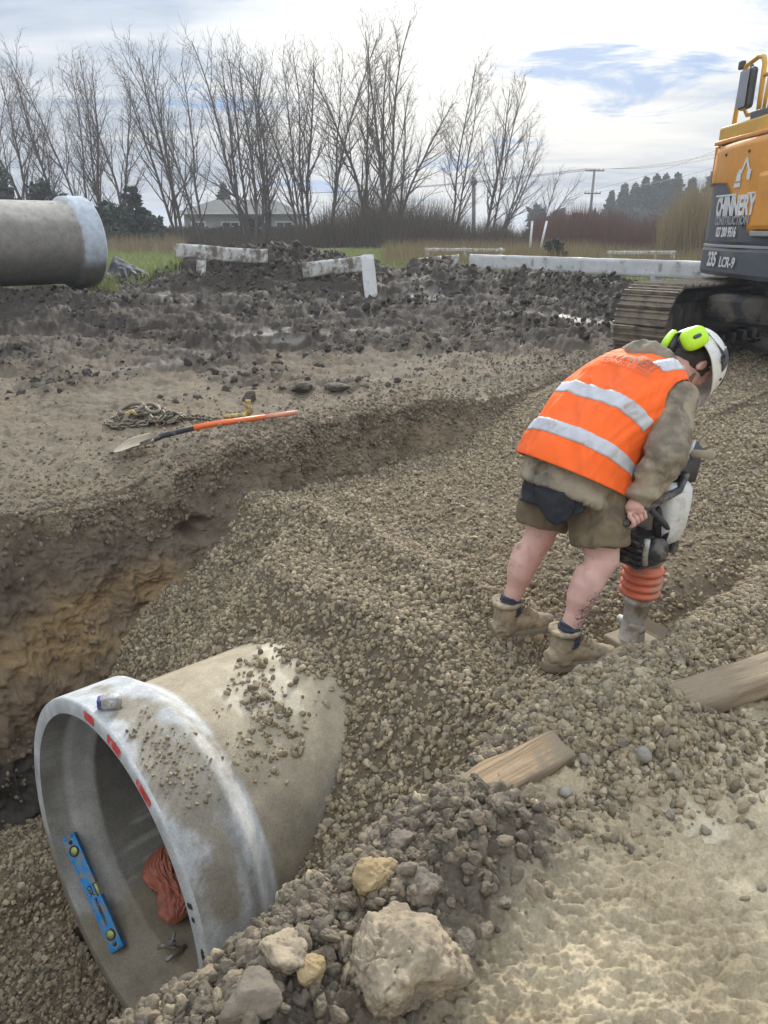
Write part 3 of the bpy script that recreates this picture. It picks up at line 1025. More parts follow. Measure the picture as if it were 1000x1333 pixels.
pipe2 = thing('concrete_pipe', 'long concrete pipe lying on the grass with its pale blue grey rim facing the field', 'pipe', _c2)
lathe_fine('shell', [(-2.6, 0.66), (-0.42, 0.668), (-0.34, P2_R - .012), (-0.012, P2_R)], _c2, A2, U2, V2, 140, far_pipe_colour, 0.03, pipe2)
lathe_fine('rim', [(-0.012, P2_R, 2), (0.0, P2_R - 0.01, 2), (0.0, 0.68, 2)], _c2, A2, U2, V2, 140, far_pipe_colour, 0.03, pipe2)
lathe_fine('bore', [(0.0, 0.68, 1), (-0.13, 0.67, 1), (-0.2, 0.6, 1), (-2.6, 0.6, 1)], _c2, A2, U2, V2, 100, far_pipe_colour, 0.05, pipe2)
# ---- black plastic sheet by the stored pipe
M_PLASTIC = mat('black_plastic', (0.016, 0.017, 0.022), rough=0.75, var=0.3, scale=8, bump=0.5, bscale=14, dist=0.02)


def build_sheet():
    a = PX(128, 372, 13.9); b_ = PX(186, 362, 14.2); top = PX(138, 334, 14.4); mid = PX(160, 346, 14.3)
    n = 28
    P = np.zeros((n, n, 3))
    for i in range(n):
        for j in range(n):
            u, v = i / (n - 1), j / (n - 1)
            base = a * (1 - u) + b_ * u
            tp = top * (1 - u) ** 1.2 + (b_ + np.array([0, 0.05, 0.03])) * (1 - (1 - u) ** 1.2)
            p = base * (1 - v) + tp * v + np.array([0, 0.5 * v, 0])
            q = fbm(np.array([u * 7.0 + v * 3]), np.array([v * 2.5 - u]), oct=3, ridged=True)[0]
            P[i, j] = p + np.array([0.02, -0.10, 0.05]) * q * math.sin(math.pi * min(1, 0.15 + 0.8 * v))
    me = grid_mesh('plastic_sheet', P)
    o = link('plastic_sheet', me, M_PLASTIC)
    md = o.modifiers.new('s', 'SOLIDIFY'); md.thickness = 0.006
    return tag(o, 'crumpled black plastic sheet beside the rim of the stored pipe', 'plastic sheet')


build_sheet()

# ================================================================== THINGS IN AND ON THE NEAR PIPE
M_BLUE = mat('blue_enamel', (0.02, 0.26, 0.60), rough=0.38, var=0.15, scale=12, bump=0.05, dirt=(0.27, 0.23, 0.165), dirt_amt=0.42, dirt_scale=22)
M_BLUE2 = mat('blue_endcap', (0.015, 0.20, 0.46), rough=0.5, scale=12, dirt=(0.30, 0.26, 0.19), dirt_amt=0.25, dirt_scale=22)
M_DARK = mat('dark_rubber', (0.028, 0.028, 0.03), rough=0.65, scale=20, dirt=(0.20, 0.17, 0.125), dirt_amt=0.30, dirt_scale=12)
M_VIAL = mat('vial_fluid', (0.45, 0.50, 0.16), rough=0.15, var=0.05)


def text_mesh(txt, size, ext=0.001, bold=0.0, shear=0.0, sx=1.0):
    cu = bpy.data.curves.new('t', 'FONT'); cu.body = txt; cu.size = size; cu.extrude = ext; cu.offset = bold; cu.shear = shear
    cu.align_x = 'CENTER'; cu.align_y = 'CENTER'; cu.resolution_u = 3
    o = bpy.data.objects.new('t', cu); COL.objects.link(o)
    dg = bpy.context.evaluated_depsgraph_get()
    me = bpy.data.meshes.new_from_object(o.evaluated_get(dg))
    bpy.data.objects.remove(o); bpy.data.curves.remove(cu)
    if sx != 1.0:
        for v in me.vertices:
            v.co.x *= sx
    return me


def put_text(name, txt, size, origin, ux, uy, m, parent, ext=0.001, bold=0.0, shear=0.0, sx=1.0, warp=None):
    me = text_mesh(txt, size, ext, bold, shear, sx)
    if warp is not None:      # enough points to follow a curved surface
        bm = bmesh.new(); bm.from_mesh(me)
        bmesh.ops.triangulate(bm, faces=bm.faces[:])
        for _ in range(3):
            lg = [e for e in bm.edges if e.calc_length() > size * 0.16]
            if not lg:
                break
            bmesh.ops.subdivide_edges(bm, edges=lg, cuts=1)
            bmesh.ops.triangulate(bm, faces=bm.faces[:])
        bm.to_mesh(me); bm.free()
    ux = nrm(ux); uy = nrm(np.asarray(uy) - ux * (np.asarray(uy) @ ux)); uz = np.cross(ux, uy)
    for v in me.vertices:
        p = np.asarray(origin) + ux * v.co.x + uy * v.co.y + uz * v.co.z
        if warp is not None:
            p = warp(v.co.x, v.co.y, v.co.z)
        v.co = V(p)
    return link(name, me, m, parent)


def build_level():
    e1 = on_pipe(0.075, theta_px(83, 1092, 0.668, 0.075, 2.4, 5.5), 0.652)
    e2 = on_pipe(0.085, theta_px(149, 1238, 0.668, 0.085, 2.4, 5.5), 0.652)
    ax = nrm(e2 - e1); mid = (e1 + e2) / 2; Ln = float(np.linalg.norm(e2 - e1)) + 0.02
    inward = nrm(PC + PA * 0.08 - mid)
    face = nrm(-PA * 0.75 + inward * 0.55); face = nrm(face - ax * (face @ ax))
    side = np.cross(face, ax)
    h = 0.074; th = 0.024
    lv = thing('spirit_level', 'bright blue spirit level leaning inside the mouth of the buried pipe', 'spirit level', mid)
    o = mid - face * th / 2

    def rect(x0, x1, y0, y1, z0, z1, b, mi=0, bev=0.0015):
        c = o + ax * (x0 + x1) / 2 + side * (y0 + y1) / 2 + face * (z0 + z1) / 2
        Mx = Matrix(np.stack([ax, side, face], 1).tolist())
        b.box(c, (x1 - x0, y1 - y0, z1 - z0), Mx, bev, mi)
    L2 = Ln / 2
    b = MB()
    # box-section rail with raised flanges, notch for the middle vial
    rect(-L2 + 0.012, -0.03, -h / 2, h / 2, 0.003, th - 0.003, b)
    rect(0.03, L2 - 0.012, -h / 2, h / 2, 0.003, th - 0.003, b)
    rect(-0.03, 0.03, -h / 2, h / 2 - 0.024, 0.003, th - 0.003, b)
    rect(-L2 + 0.012, L2 - 0.012, -h / 2, -h / 2 + 0.009, 0, th, b)
    rect(-L2 + 0.012, -0.03, h / 2 - 0.009, h / 2, 0, th, b)
    rect(0.03, L2 - 0.012, h / 2 - 0.009, h / 2, 0, th, b)
    b.build('rail', M_BLUE, lv)
    for sgn in (-1, 1):
        b = MB(); rect(sgn * (L2 - 0.006) - 0.007, sgn * (L2 - 0.006) + 0.007, -h / 2 - 0.001, h / 2 + 0.001, -0.001, th + 0.001, b, 0, 0.003)
        b.build('end_cap', M_BLUE2, lv)
        c = o + ax * sgn * (L2 - 0.075) + face * (th - 0.002)
        b = MB(); b.lathe([(0.0, 0.026), (0.004, 0.026), (0.005, 0.020), (0.0025, 0.019)], c, face, 24)
        ho = b.build('vial_ring', M_DARK, lv)
        b = MB(); b.lathe([(0.0, 0.0185), (0.0028, 0.0185)], c, face, 20)
        b.build('vial', M_VIAL, ho)
        b = MB(); b.lathe([(0.0, 0.010), (0.0045, 0.010)], o + ax * sgn * (L2 - 0.030) + face * (th - 0.003), face, 16)
        b.build('hang_hole', M_DARK, lv)
    b = MB(); b.tube([o + ax * -0.026 + side * (h / 2 - 0.013) + face * th / 2, o + ax * 0.026 + side * (h / 2 - 0.013) + face * th / 2], 0.007, 10)
    b.build('middle_vial', M_VIAL, lv)
    put_text('lettering', 'OX', 0.034, o + ax * -0.008 + face * (th - 0.0022) - side * 0.008, ax, side, M_DARK, lv, 0.0008, 0.001)
    put_text('lettering', 'PROFESSIONAL', 0.020, o + ax * 0.10 + face * (th - 0.0022), ax, side, M_DARK, lv, 0.0008, 0.0005)


build_level()

M_CLOTH = mat('orange_red_fabric', (0.40, 0.125, 0.075), rough=0.6, var=0.35, scale=9, bump=0.4, bscale=40, dirt=(0.22, 0.14, 0.09), dirt_amt=0.25, dirt_scale=9)
M_STEEL = mat('dirty_steel', (0.36, 0.36, 0.35), rough=0.45, metal=0.6, scale=20, dirt=(0.26, 0.22, 0.16), dirt_amt=0.5, dirt_scale=18)


def build_bundle():
    foot = wall_px(228, 1205, 0.575); head = wall_px(203, 1112, 0.575)
    foot = foot + nrm(PC + PA * 0.6 - foot) * 0.05
    head = head + nrm(PC + PA * 0.6 - head) * 0.04
    ax = head - foot; Ln = np.linalg.norm(ax); ax = ax / Ln
    u = nrm(np.cross(ax, EYE - foot)); v = np.cross(u, ax)
    prof = [(-0.03, 0.01), (-0.01, 0.055), (0.04, 0.088), (0.09, 0.098), (0.14, 0.082), (0.17, 0.058), (0.20, 0.062), (0.25, 0.078), (0.31, 0.083), (0.37, 0.075), (0.41, 0.05), (0.425, 0.012)]
    f = Ln / 0.40
    rings = []
    n = 140
    ds = np.linspace(0, len(prof) - 1, 130)
    for k in ds:
        i = min(int(k), len(prof) - 2); q = k - i
        d = prof[i][0] * (1 - q) + prof[i + 1][0] * q; r = prof[i][1] * (1 - q) + prof[i + 1][1] * q
        ring = []
        for j in range(n):
            t = 2 * math.pi * j / n
            tw = t + 2.0 * d
            wr = fbm(np.array([math.cos(tw) * 4.2 + d * 4]), np.array([math.sin(tw) * 4.2 + d * 9]), oct=5, ridged=True, gain=0.68)[0]
            pin = math.exp(-((d - 0.18) / 0.05) ** 2)
            rr = r * (1 + 0.42 * wr) + (0.004 + 0.007 * pin) * math.sin(13 * tw + 30 * d)
            ring.append(foot + ax * d * f + u * 0.022 * math.sin(d * 17) + v * 0.012 * math.cos(d * 23) + (u * math.cos(t) * 1.05 + v * math.sin(t) * 0.7) * rr * f)
        rings.append(ring)
    b = MB(); b.loft(rings)
    o = b.build('fabric_bundle', M_CLOTH)
    tag(o, 'crumpled orange red fabric bundle tied at the waist standing inside the pipe bore', 'bag')
    # small steel clamp at its foot
    c = wall_px(219, 1240, 0.588)
    cl = thing('pipe_clamp', 'small grey steel clamp below the orange red bundle on the pipe floor', 'clamp', c)
    up = nrm(PC + PA * 0.4 - c); right = nrm(np.cross(up, EYE - c)); fw = np.cross(right, up)
    b = MB()
    b.tube([c + right * -0.05 + up * 0.02, c + right * -0.02 + up * 0.035, c + right * 0.02 + up * 0.03, c + right * 0.06 + up * 0.012], 0.011, 8)
    b.build('jaw', M_STEEL, cl)
    b = MB(); b.tube([c + right * 0.0 + fw * 0.07 + up * 0.012, c + right * 0.07 - fw * 0.03 + up * 0.02], 0.010, 8)
    b.build('foot_bar', M_STEEL, cl)
    b = MB(); b.tube([c + right * 0.005 + up * 0.03, c + right * 0.012 + up * 0.10], 0.007, 8)
    b.lathe([(0, 0.02), (0.012, 0.02)], c + right * 0.005 + up * 0.045, up, 6)
    b.build('screw', M_STEEL, cl)


build_bundle()


def build_tape():
    M_SIL = mat('tape_case', (0.42, 0.42, 0.45), rough=0.45, scale=30, dirt=(0.30, 0.25, 0.18), dirt_amt=0.5, dirt_scale=40)
    M_NAVY = mat('navy_band', (0.05, 0.06, 0.22), rough=0.5, scale=30, dirt=(0.30, 0.25, 0.18), dirt_amt=0.25, dirt_scale=40)
    d0 = 0.075
    th = min(np.linspace(0.6, 2.4, 200), key=lambda q: abs(project(on_pipe(d0, q, 0.75))[0] - 146) + abs(project(on_pipe(d0, q, 0.75))[1] - 918))
    c = on_pipe(d0, th, 0.757)
    up = nrm(PU * math.cos(th) + PV * math.sin(th)); ax = nrm(PA * 0.8 + PU * 0.5); ax = nrm(ax - up * (ax @ up)); sd = np.cross(up, ax)
    tp = thing('tape_measure', 'small silver and navy tape measure on top of the pipe bell', 'tape measure', c)
    pts = []
    for i in range(20):
        q = 2 * math.pi * i / 20
        cx, cy = math.cos(q), math.sin(q)
        pts.append((0.040 * np.sign(cx) * abs(cx) ** 0.55, 0.026 * np.sign(cy) * abs(cy) ** 0.6 + 0.026))
    b = MB(); b.prism(pts, c - sd * 0.017, ax, up, 0.001)
    b = MB()
    rings = []
    for k, sc_ in ((-0.022, 0.86), (-0.018, 1.0), (0.018, 1.0), (0.022, 0.86)):
        rings.append([c + ax * p[0] * sc_ + up * ((p[1] - 0.026) * sc_ + 0.026) + sd * k for p in pts])
    b.loft(rings); b.build('case', M_SIL, tp)
    b = MB(); b.box(c - ax * 0.040 + up * 0.024, (0.022, 0.046, 0.044), Matrix(np.stack([ax, sd, up], 1).tolist()), 0.008)
    b.build('grip', M_NAVY, tp)
    b = MB(); b.lathe([(0.0, 0.018), (0.002, 0.017)], c + up * 0.027 + sd * -0.0215, -sd, 20); b.build('badge', mat('badge_white', (0.6, 0.58, 0.55), rough=0.5, dirt=(0.3, 0.25, 0.18), dirt_amt=0.4, dirt_scale=60), tp)


build_tape()

# ================================================================== GRAVEL
STONE_COLS = [(0.255, 0.200, 0.128), (0.36, 0.287, 0.185), (0.175, 0.139, 0.090), (0.46, 0.377, 0.250), (0.275, 0.213, 0.134), (0.285, 0.243, 0.178), (0.135, 0.109, 0.074), (0.345, 0.268, 0.163), (0.21, 0.168, 0.112)]
M_STONE = inst_mat('river_stone', STONE_COLS, rough=0.72, bump=0.35)
G_STONE = piece_group('stones', M_STONE, variants=9, rough=0.24, noise_scale=1.7, subdiv=3, fine=0.06)
M_CLOD = inst_mat('topsoil_clod', [(0.060, 0.050, 0.041), (0.082, 0.068, 0.055), (0.115, 0.096, 0.078), (0.068, 0.057, 0.047)], rough=0.8, bump=0.8, bscale=50)
G_CLOD = piece_group('clods', M_CLOD, variants=7, rough=0.22, noise_scale=1.6, subdiv=4, fine=0.10)
M_TAN = inst_mat('mud_clod', [(0.22, 0.178, 0.125), (0.17, 0.138, 0.098), (0.28, 0.225, 0.155), (0.14, 0.115, 0.083)], rough=0.85, bump=0.8, bscale=50)
G_TAN = piece_group('mud_clods', M_TAN, variants=7, rough=0.2, noise_scale=1.5, subdiv=3, fine=0.08)

M_LIP = inst_mat('lip_clod', [(0.22, 0.178, 0.122), (0.16, 0.13, 0.094), (0.30, 0.24, 0.165), (0.13, 0.108, 0.082), (0.20, 0.168, 0.122)], rough=0.85, bump=0.8, bscale=50)
G_LIP = piece_group('lip_clods', M_LIP, variants=7, rough=0.22, noise_scale=1.5, subdiv=4, fine=0.09)


def in_view(x, y, z, pad=0.10):
    q = np.stack([x, y, z], -1) - EYE
    d = q @ FW
    with np.errstate(divide='ignore', invalid='ignore'):
        u = q @ RT / d; v = q @ UPV / d
    return (d > 0.3) & (np.abs(u) < 0.52 + pad + 0.15) & (np.abs(v) < 0.693 + pad)


def over_plank(P):
    d = nrm([0.83, 0.557]); n = np.array([-d[1], d[0]])
    q = P[:, :2] - np.array([0.556, 1.80])
    a = q @ d; b = q @ n
    return (a > -0.30) & (a < 0.015) & (b > -0.03 - 0.05 * (a > -0.2)) & (b < 0.15) & (P[:, 2] > -0.02)


def gravel_field():
    P, S = [], []
    # trench fill; finer sampling close by
    for (s0, s1, t0, t1, dens, lo, hi) in ((-1.8, 2.6, -1.8, 1.75, 5600, 0.009, 0.037), (2.6, 5.0, -2.4, 1.75, 3700, 0.010, 0.036), (5.0, 9.5, -4.0, 1.75, 1900, 0.013, 0.038)):
        n = int((s1 - s0) * (t1 - t0) * dens)
        s = RNG.uniform(s0, s1, n); t = RNG.uniform(t0, t1, n)
        x, y = xy_of(s, t)
        z = height(x, y)
        en = edge_near(s) + 0.10 * fbm(x * 4, y * 4, oct=3)
        ok = (t > en - 0.04) & in_view(x, y, z)
        r = np.hypot(t, (z - PC[2] + s * 0.057))
        ok &= ~((r < 0.66) & (s > -0.02) & (s < 2.4))
        # thin out towards worn, dusty tracks
        ok &= RNG.random(n) < np.where(s > 1.6, 0.72 + 0.7 * fbm(x * 1.6, y * 1.6, oct=3), 0.92)
        s, t, x, y, z = s[ok], t[ok], x[ok], y[ok], z[ok]
        sz = stone_size(len(x), lo, hi, p=2.1)
        z = z + RNG.uniform(-0.35, 0.45, len(x)) * sz[:, 2]
        P.append(np.c_[x, y, z]); S.append(sz)
    # spilled over the near lip and round the timbers
    n = 34000
    s = RNG.uniform(0.5, 5.0, n); t = edge_near(s) + 0.05 - np.abs(RNG.normal(0, 1, n)) * np.where(s < 1.3, 0.24, 0.15)
    x, y = xy_of(s, t)
    ok = in_view(x, y, 0 * x) & (RNG.random(n) < sstep(0.5, 0.95, s + 0.3 * fbm(x * 3, y * 3, oct=3)))
    x, y = x[ok], y[ok]
    sz = stone_size(len(x), 0.008, 0.033, p=2.2)
    P.append(np.c_[x, y, height(x, y) + RNG.uniform(-0.2, 0.5, len(x)) * sz[:, 2]]); S.append(sz)
    n = 2300
    x = RNG.normal(0.86, 0.19, n); y = RNG.normal(1.98, 0.13, n)
    sz = stone_size(n, 0.008, 0.036, p=2.1)
    P.append(np.c_[x, y, height(x, y) + RNG.uniform(-0.2, 0.5, n) * sz[:, 2]]); S.append(sz)
    # wide ground to the right, towards the excavator
    n = 26000
    x = RNG.uniform(0.8, 5.5, n); y = RNG.uniform(3.0, 9.5, n)
    s, t = st_of(x, y)
    ok = (t < edge_near(s)) & in_view(x, y, 0 * x) & (RNG.random(n) < 0.8)
    x, y = x[ok], y[ok]
    sz = stone_size(len(x), 0.010, 0.038, p=2.2)
    P.append(np.c_[x, y, height(x, y) + RNG.uniform(-0.3, 0.4, len(x)) * sz[:, 2]]); S.append(sz)
    P = np.concatenate(P); S = np.concatenate(S)
    ok = ~over_plank(P); P, S = P[ok], S[ok]
    return scatter('gravel', P, S, rand_rot(len(P)), G_STONE, 9, kind='stuff')


gravel_field()


def gravel_on_pipe():
    n = 15000
    d = RNG.uniform(0.04, 1.3, n); th = RNG.uniform(0.2, 2.4, n)
    m = fbm(d * 4, th * 5, oct=4, gain=0.6)
    # three trails: beside the tape, down the joint, back along the crown
    k = np.exp(-(((d - 0.12) / 0.10) ** 2 + ((th - 1.12) / 0.26) ** 2)) * 0.75
    k = np.maximum(k, np.exp(-(((d - 0.42) / 0.05) ** 2 + ((th - 0.98) / 0.22) ** 2)) * 0.8)
    k = np.maximum(k, np.exp(-((d - 0.62 - 0.25 * (th - 1.2)) / 0.10) ** 2) * np.exp(-((th - 1.15) / 0.32) ** 2))
    k = np.maximum(k, sstep(0.80, 0.98, d + 0.10 * m - 0.13 * np.abs(th - 1.25)) * 0.9)
    k = k * sstep(0.72, 1.02, th + 0.15 * m)
    ok = RNG.random(n) < np.clip(k + 0.55 * m * (k > 0.05), 0, 1) * 0.62
    d, th = d[ok], th[ok]
    fine = d < 0.45
    sz = stone_size(len(d), 0.008, 0.034)
    sz[fine] *= 0.45
    r = np.where(d < 0.255, 0.752, np.where(d < 0.35, 0.752 - (d - 0.255) * 0.78, 0.677)) + RNG.uniform(0.05, 0.45, len(d)) * sz[:, 2]
    P = PC + d[:, None] * PA + r[:, None] * (np.cos(th)[:, None] * PU + np.sin(th)[:, None] * PV)
    scatter('spilled_gravel', P, sz, rand_rot(len(d)), G_STONE, 9, kind='stuff')


gravel_on_pipe()


def clod_fields():
    # black topsoil clods over the churned yard and the spoil ridge
    n = 110000
    y = RNG.uniform(6.8, 17, n) ; x = RNG.uniform(-0.62, 0.62, n) * y
    n1 = fbm(x * 0.9, y * 0.9, oct=4)
    dk = dark_mask(x, y, n1); rg = ridge_at(x, y)
    cl = fbm(x * 1.6, y * 1.6, oct=3)
    s, t = st_of(x, y)
    ok = RNG.random(n) < np.clip(dk * (0.16 + 0.7 * cl) + rg * 1.2, 0, 1) * 0.75
    ok &= ~((t < 2.2) & (s < 6.0)) & (y < 16.5)
    x, y, rg = x[ok], y[ok], rg[ok]
    k = len(x)
    d = 0.012 + 0.085 * RNG.random(k) ** 7 + 0.012 * np.clip(rg, 0, 1) * RNG.random(k)
    sz = np.c_[d * RNG.uniform(0.9, 1.5, k), d * RNG.uniform(0.8, 1.2, k), d * RNG.uniform(0.6, 1.0, k)]
    z = height(x, y) + RNG.uniform(-0.25, 0.3, k) * sz[:, 2]
    scatter('topsoil_clods', np.c_[x, y, z], sz, rand_rot(k), G_CLOD, 7, kind='stuff')
    # small mud crumbs on the bank, the cut crust and the near lip
    P, S = [], []
    n = 15000
    s = RNG.uniform(-2.5, 7.5, n); t = 1.9 + np.abs(RNG.normal(0, 0.8, n)) ** 1.2
    x, y = xy_of(s, t); ok = in_view(x, y, 0 * x) & (RNG.random(n) < 0.75)
    x, y = x[ok], y[ok]
    sz = stone_size(len(x), 0.007, 0.034, p=2.6)
    P.append(np.c_[x, y, height(x, y) + RNG.uniform(-0.25, 0.35, len(x)) * sz[:, 2]]); S.append(sz)
    n = 9000
    s = RNG.uniform(-0.9, 1.0, n); t = edge_near(s) + 0.04 - np.abs(RNG.normal(0, 0.15, n))
    x, y = xy_of(s, t); ok = in_view(x, y, 0 * x) & (RNG.random(n) < sstep(1.0, 0.5, s))
    x, y = x[ok], y[ok]
    sz = stone_size(len(x), 0.006, 0.045, p=3.2)
    P.append(np.c_[x, y, height(x, y) + RNG.uniform(-0.2, 0.4, len(x)) * sz[:, 2]]); S.append(sz)
    # crumbs and stones caught on the face of the cut, thickest on its crust and past the ochre clay
    pk = np.clip(0.02 + 0.9 * sstep(0.30, 0.02, BANK_DEP) + 0.16 * sstep(1.8, 3.2, BANK_S) + 0.3 * fbm(BANK_S * 3, BANK_DEP * 4, oct=3), 0, 1)
    idx = RNG.integers(0, len(BANK_CO), 60000)
    idx = idx[(RNG.random(len(idx)) < pk[idx]) & in_view(*BANK_CO[idx].T)][:26000]
    sz = stone_size(len(idx), 0.008, 0.036, p=2.4)
    P.insert(0, BANK_CO[idx] + RNG.normal(0, 0.006, (len(idx), 3))); S.insert(0, sz)
    lipP, lipS = P.pop(), S.pop()
    ok = ~over_plank(lipP); lipP, lipS = lipP[ok], lipS[ok]
    scatter('lip_crumbs', lipP, lipS, rand_rot(len(lipP)), G_LIP, 7, kind='stuff')
    P = np.concatenate(P); S = np.concatenate(S)
    scatter('mud_crumbs', P, S, rand_rot(len(P)), G_TAN, 7, kind='stuff')


clod_fields()

# ---- single lumps one can point at
M_PALE = mat('pale_clay', (0.46, 0.37, 0.245), rough=0.9, scale=4, bump=1.0, bscale=38, col2=(0.31, 0.245, 0.165), dirt=(0.20, 0.16, 0.11), dirt_amt=0.48, dirt_scale=6, dist=0.01)
M_YEL = mat('yellow_clay', (0.42, 0.31, 0.155), rough=0.9, scale=6, bump=0.8, bscale=50, col2=(0.30, 0.215, 0.11), dirt=(0.20, 0.155, 0.10), dirt_amt=0.3, dirt_scale=9, dist=0.01)
M_GREY = mat('grey_soil', (0.22, 0.178, 0.13), rough=0.9, scale=6, bump=0.8, bscale=50, col2=(0.14, 0.115, 0.086), dist=0.01)
M_BLK = mat('black_soil', (0.12, 0.098, 0.075), rough=0.85, scale=5, bump=0.8, bscale=40, col2=(0.07, 0.058, 0.046), dist=0.012)
M_COB = mat('cobble_grey', (0.27, 0.245, 0.20), rough=0.7, scale=5, bump=0.3, bscale=40)


def lump(name, label, cat, px, py, size, m, seed, crack=0.0, lift=0.25, sub=5, jag=0.20):
    g = ground_px(px, py)
    bm = bmesh.new(); bmesh.ops.create_icosphere(bm, subdivisions=sub, radius=0.5)
    co = np.array([v.co[:] for v in bm.verts])
    q = co * 1.0
    rg_ = np.random.default_rng(int(seed * 10))
    pl = rg_.normal(0, 1, (17, 3)); pl /= np.linalg.norm(pl, axis=1)[:, None]
    dd = rg_.uniform(0.80, 1.0, 17) * 0.45
    dirs = q / np.linalg.norm(q, axis=1)[:, None]
    dots = dirs @ pl.T
    rr_ = np.where(dots > 0.05, dd[None] / np.maximum(dots, 0.05), 9.0)
    ang = -np.log(np.exp(-rr_ * 26).sum(1)) / 26
    co = dirs * np.clip(ang, 0.2, 0.62)[:, None] * (0.92 if jag > 0.1 else 1.0)
    if jag <= 0.1:
        co = q * 1.0
    n1 = fbm(q[:, 0] * 2.2 + seed, q[:, 1] * 2.2, q[:, 2] * 2.2 + seed, oct=4, gain=0.55)
    n2 = fbm(q[:, 0] * 6 + seed, q[:, 1] * 6 + 3, q[:, 2] * 6, oct=3, gain=0.6, ridged=True)
    n3 = fbm(q[:, 0] * 16 + seed, q[:, 1] * 16 + 3, q[:, 2] * 16, oct=2, gain=0.6)
    n0 = fbm(q[:, 0] * 1.3 + seed * 3, q[:, 1] * 1.3 - seed, q[:, 2] * 1.3, oct=1)
    k = 1 + jag * 1.5 * n1 + jag * 1.6 * n0 + 0.10 * n2 + 0.045 * n3
    if crack:
        cn = np.abs(fbm(q[:, 0] * 3.0 + seed * 2, q[:, 1] * 3.0 + 7, q[:, 2] * 3.0, oct=3))
        k = k - crack * np.exp(-(cn / 0.022) ** 2) + 0.03 * fbm(q[:, 0] * 34 + seed, q[:, 1] * 34, q[:, 2] * 34, oct=3, gain=.65, ridged=True)
    co = co * k[:, None] * np.array(size)
    rz = (seed * 1.7) % 6.28
    co = co @ np.array([[math.cos(rz), -math.sin(rz), 0], [math.sin(rz), math.cos(rz), 0], [0, 0, 1]])
    for v, p in zip(bm.verts, co):
        v.co = V(p)
    me = bpy.data.meshes.new(name); bm.to_mesh(me); bm.free()
    me.polygons.foreach_set('use_smooth', [True] * len(me.polygons))
    o = link(name, me, m)
    o.location = (g[0], g[1], g[2] + size[2] * lift)
    return tag(o, label, cat)


lump('clay_boulder', 'biggest pale cracked clay boulder on the trench lip at the bottom', 'clay lump', 515, 1268, (0.275, 0.25, 0.26), M_PALE, 3.1, crack=0.12, lift=0.05, sub=6)
lump('clay_clod', 'yellow clay clod perched on the lip above the biggest pale boulder', 'clay lump', 486, 1160, (0.105, 0.09, 0.10), M_YEL, 5.4, crack=0.05, lift=0.30)
lump('soil_clod', 'dark grey soil clod right of the yellow clay clod', 'soil clod', 545, 1160, (0.11, 0.10, 0.085), M_GREY, 8.8, crack=0.06, lift=0.15)
lump('clay_clod', 'pale clay clod nearest the pipe bell at the foot of the lip', 'clay lump', 372, 1245, (0.12, 0.11, 0.085), M_PALE, 11.3, crack=0.05, lift=0.2)
lump('clay_clod', 'small yellow brown clay clod between pipe and biggest pale boulder', 'clay lump', 402, 1268, (0.07, 0.06, 0.055), M_YEL, 2.2, lift=0.3)
lump('soil_clod', 'brown soil clod at the bottom edge left of the biggest boulder', 'soil clod', 330, 1300, (0.10, 0.09, 0.075), M_GREY, 6.9, lift=0.2)
lump('soil_clod', 'rough grey soil clod above the yellow clay clod', 'soil clod', 520, 1098, (0.09, 0.075, 0.065), M_GREY, 14.2, lift=0.2)
lump('soil_clod', 'crumbly brown clod at the right foot of the biggest boulder', 'soil clod', 606, 1232, (0.07, 0.06, 0.05), M_GREY, 21.7, lift=0.1)
lump('soil_clod', 'dark earth clod standing alone behind the orange shovel', 'soil clod', 325, 522, (0.16, 0.13, 0.17), M_BLK, 9.5, lift=0.2, sub=4)
lump('soil_clod', 'black earth lump right of the lone clod behind the shovel', 'soil clod', 395, 508, (0.30, 0.22, 0.14), M_BLK, 12.5, lift=0.1, sub=5)
lump('soil_clod', 'flat black earth lump behind the far end of the shovel', 'soil clod', 440, 506, (0.26, 0.2, 0.12), M_BLK, 16.5, lift=0.1, sub=4)
lump('cobble', 'grey oval cobble lying in the gravel below the timber gap', 'stone', 837, 990, (0.05, 0.042, 0.05), M_COB, 4.2, lift=0.3, sub=4, jag=0.08)
lump('cobble', 'flat pale cobble at the near edge of the spilled gravel', 'stone', 736, 1037, (0.035, 0.032, 0.026), M_COB, 7.2, lift=0.4, sub=4, jag=0.08)

# ================================================================== TIMBERS, RAIL FENCE, SHOVEL, CHAIN
def wood_mat(name, c1, c2, dirt, amt):
    m = mat(name, c1, rough=0.8, scale=4.0, col2=c2, bump=1.0, bscale=14, stretch=(0.7, 26, 26), dirt=dirt, dirt_amt=amt, dirt_scale=7, dist=0.006)
    return m


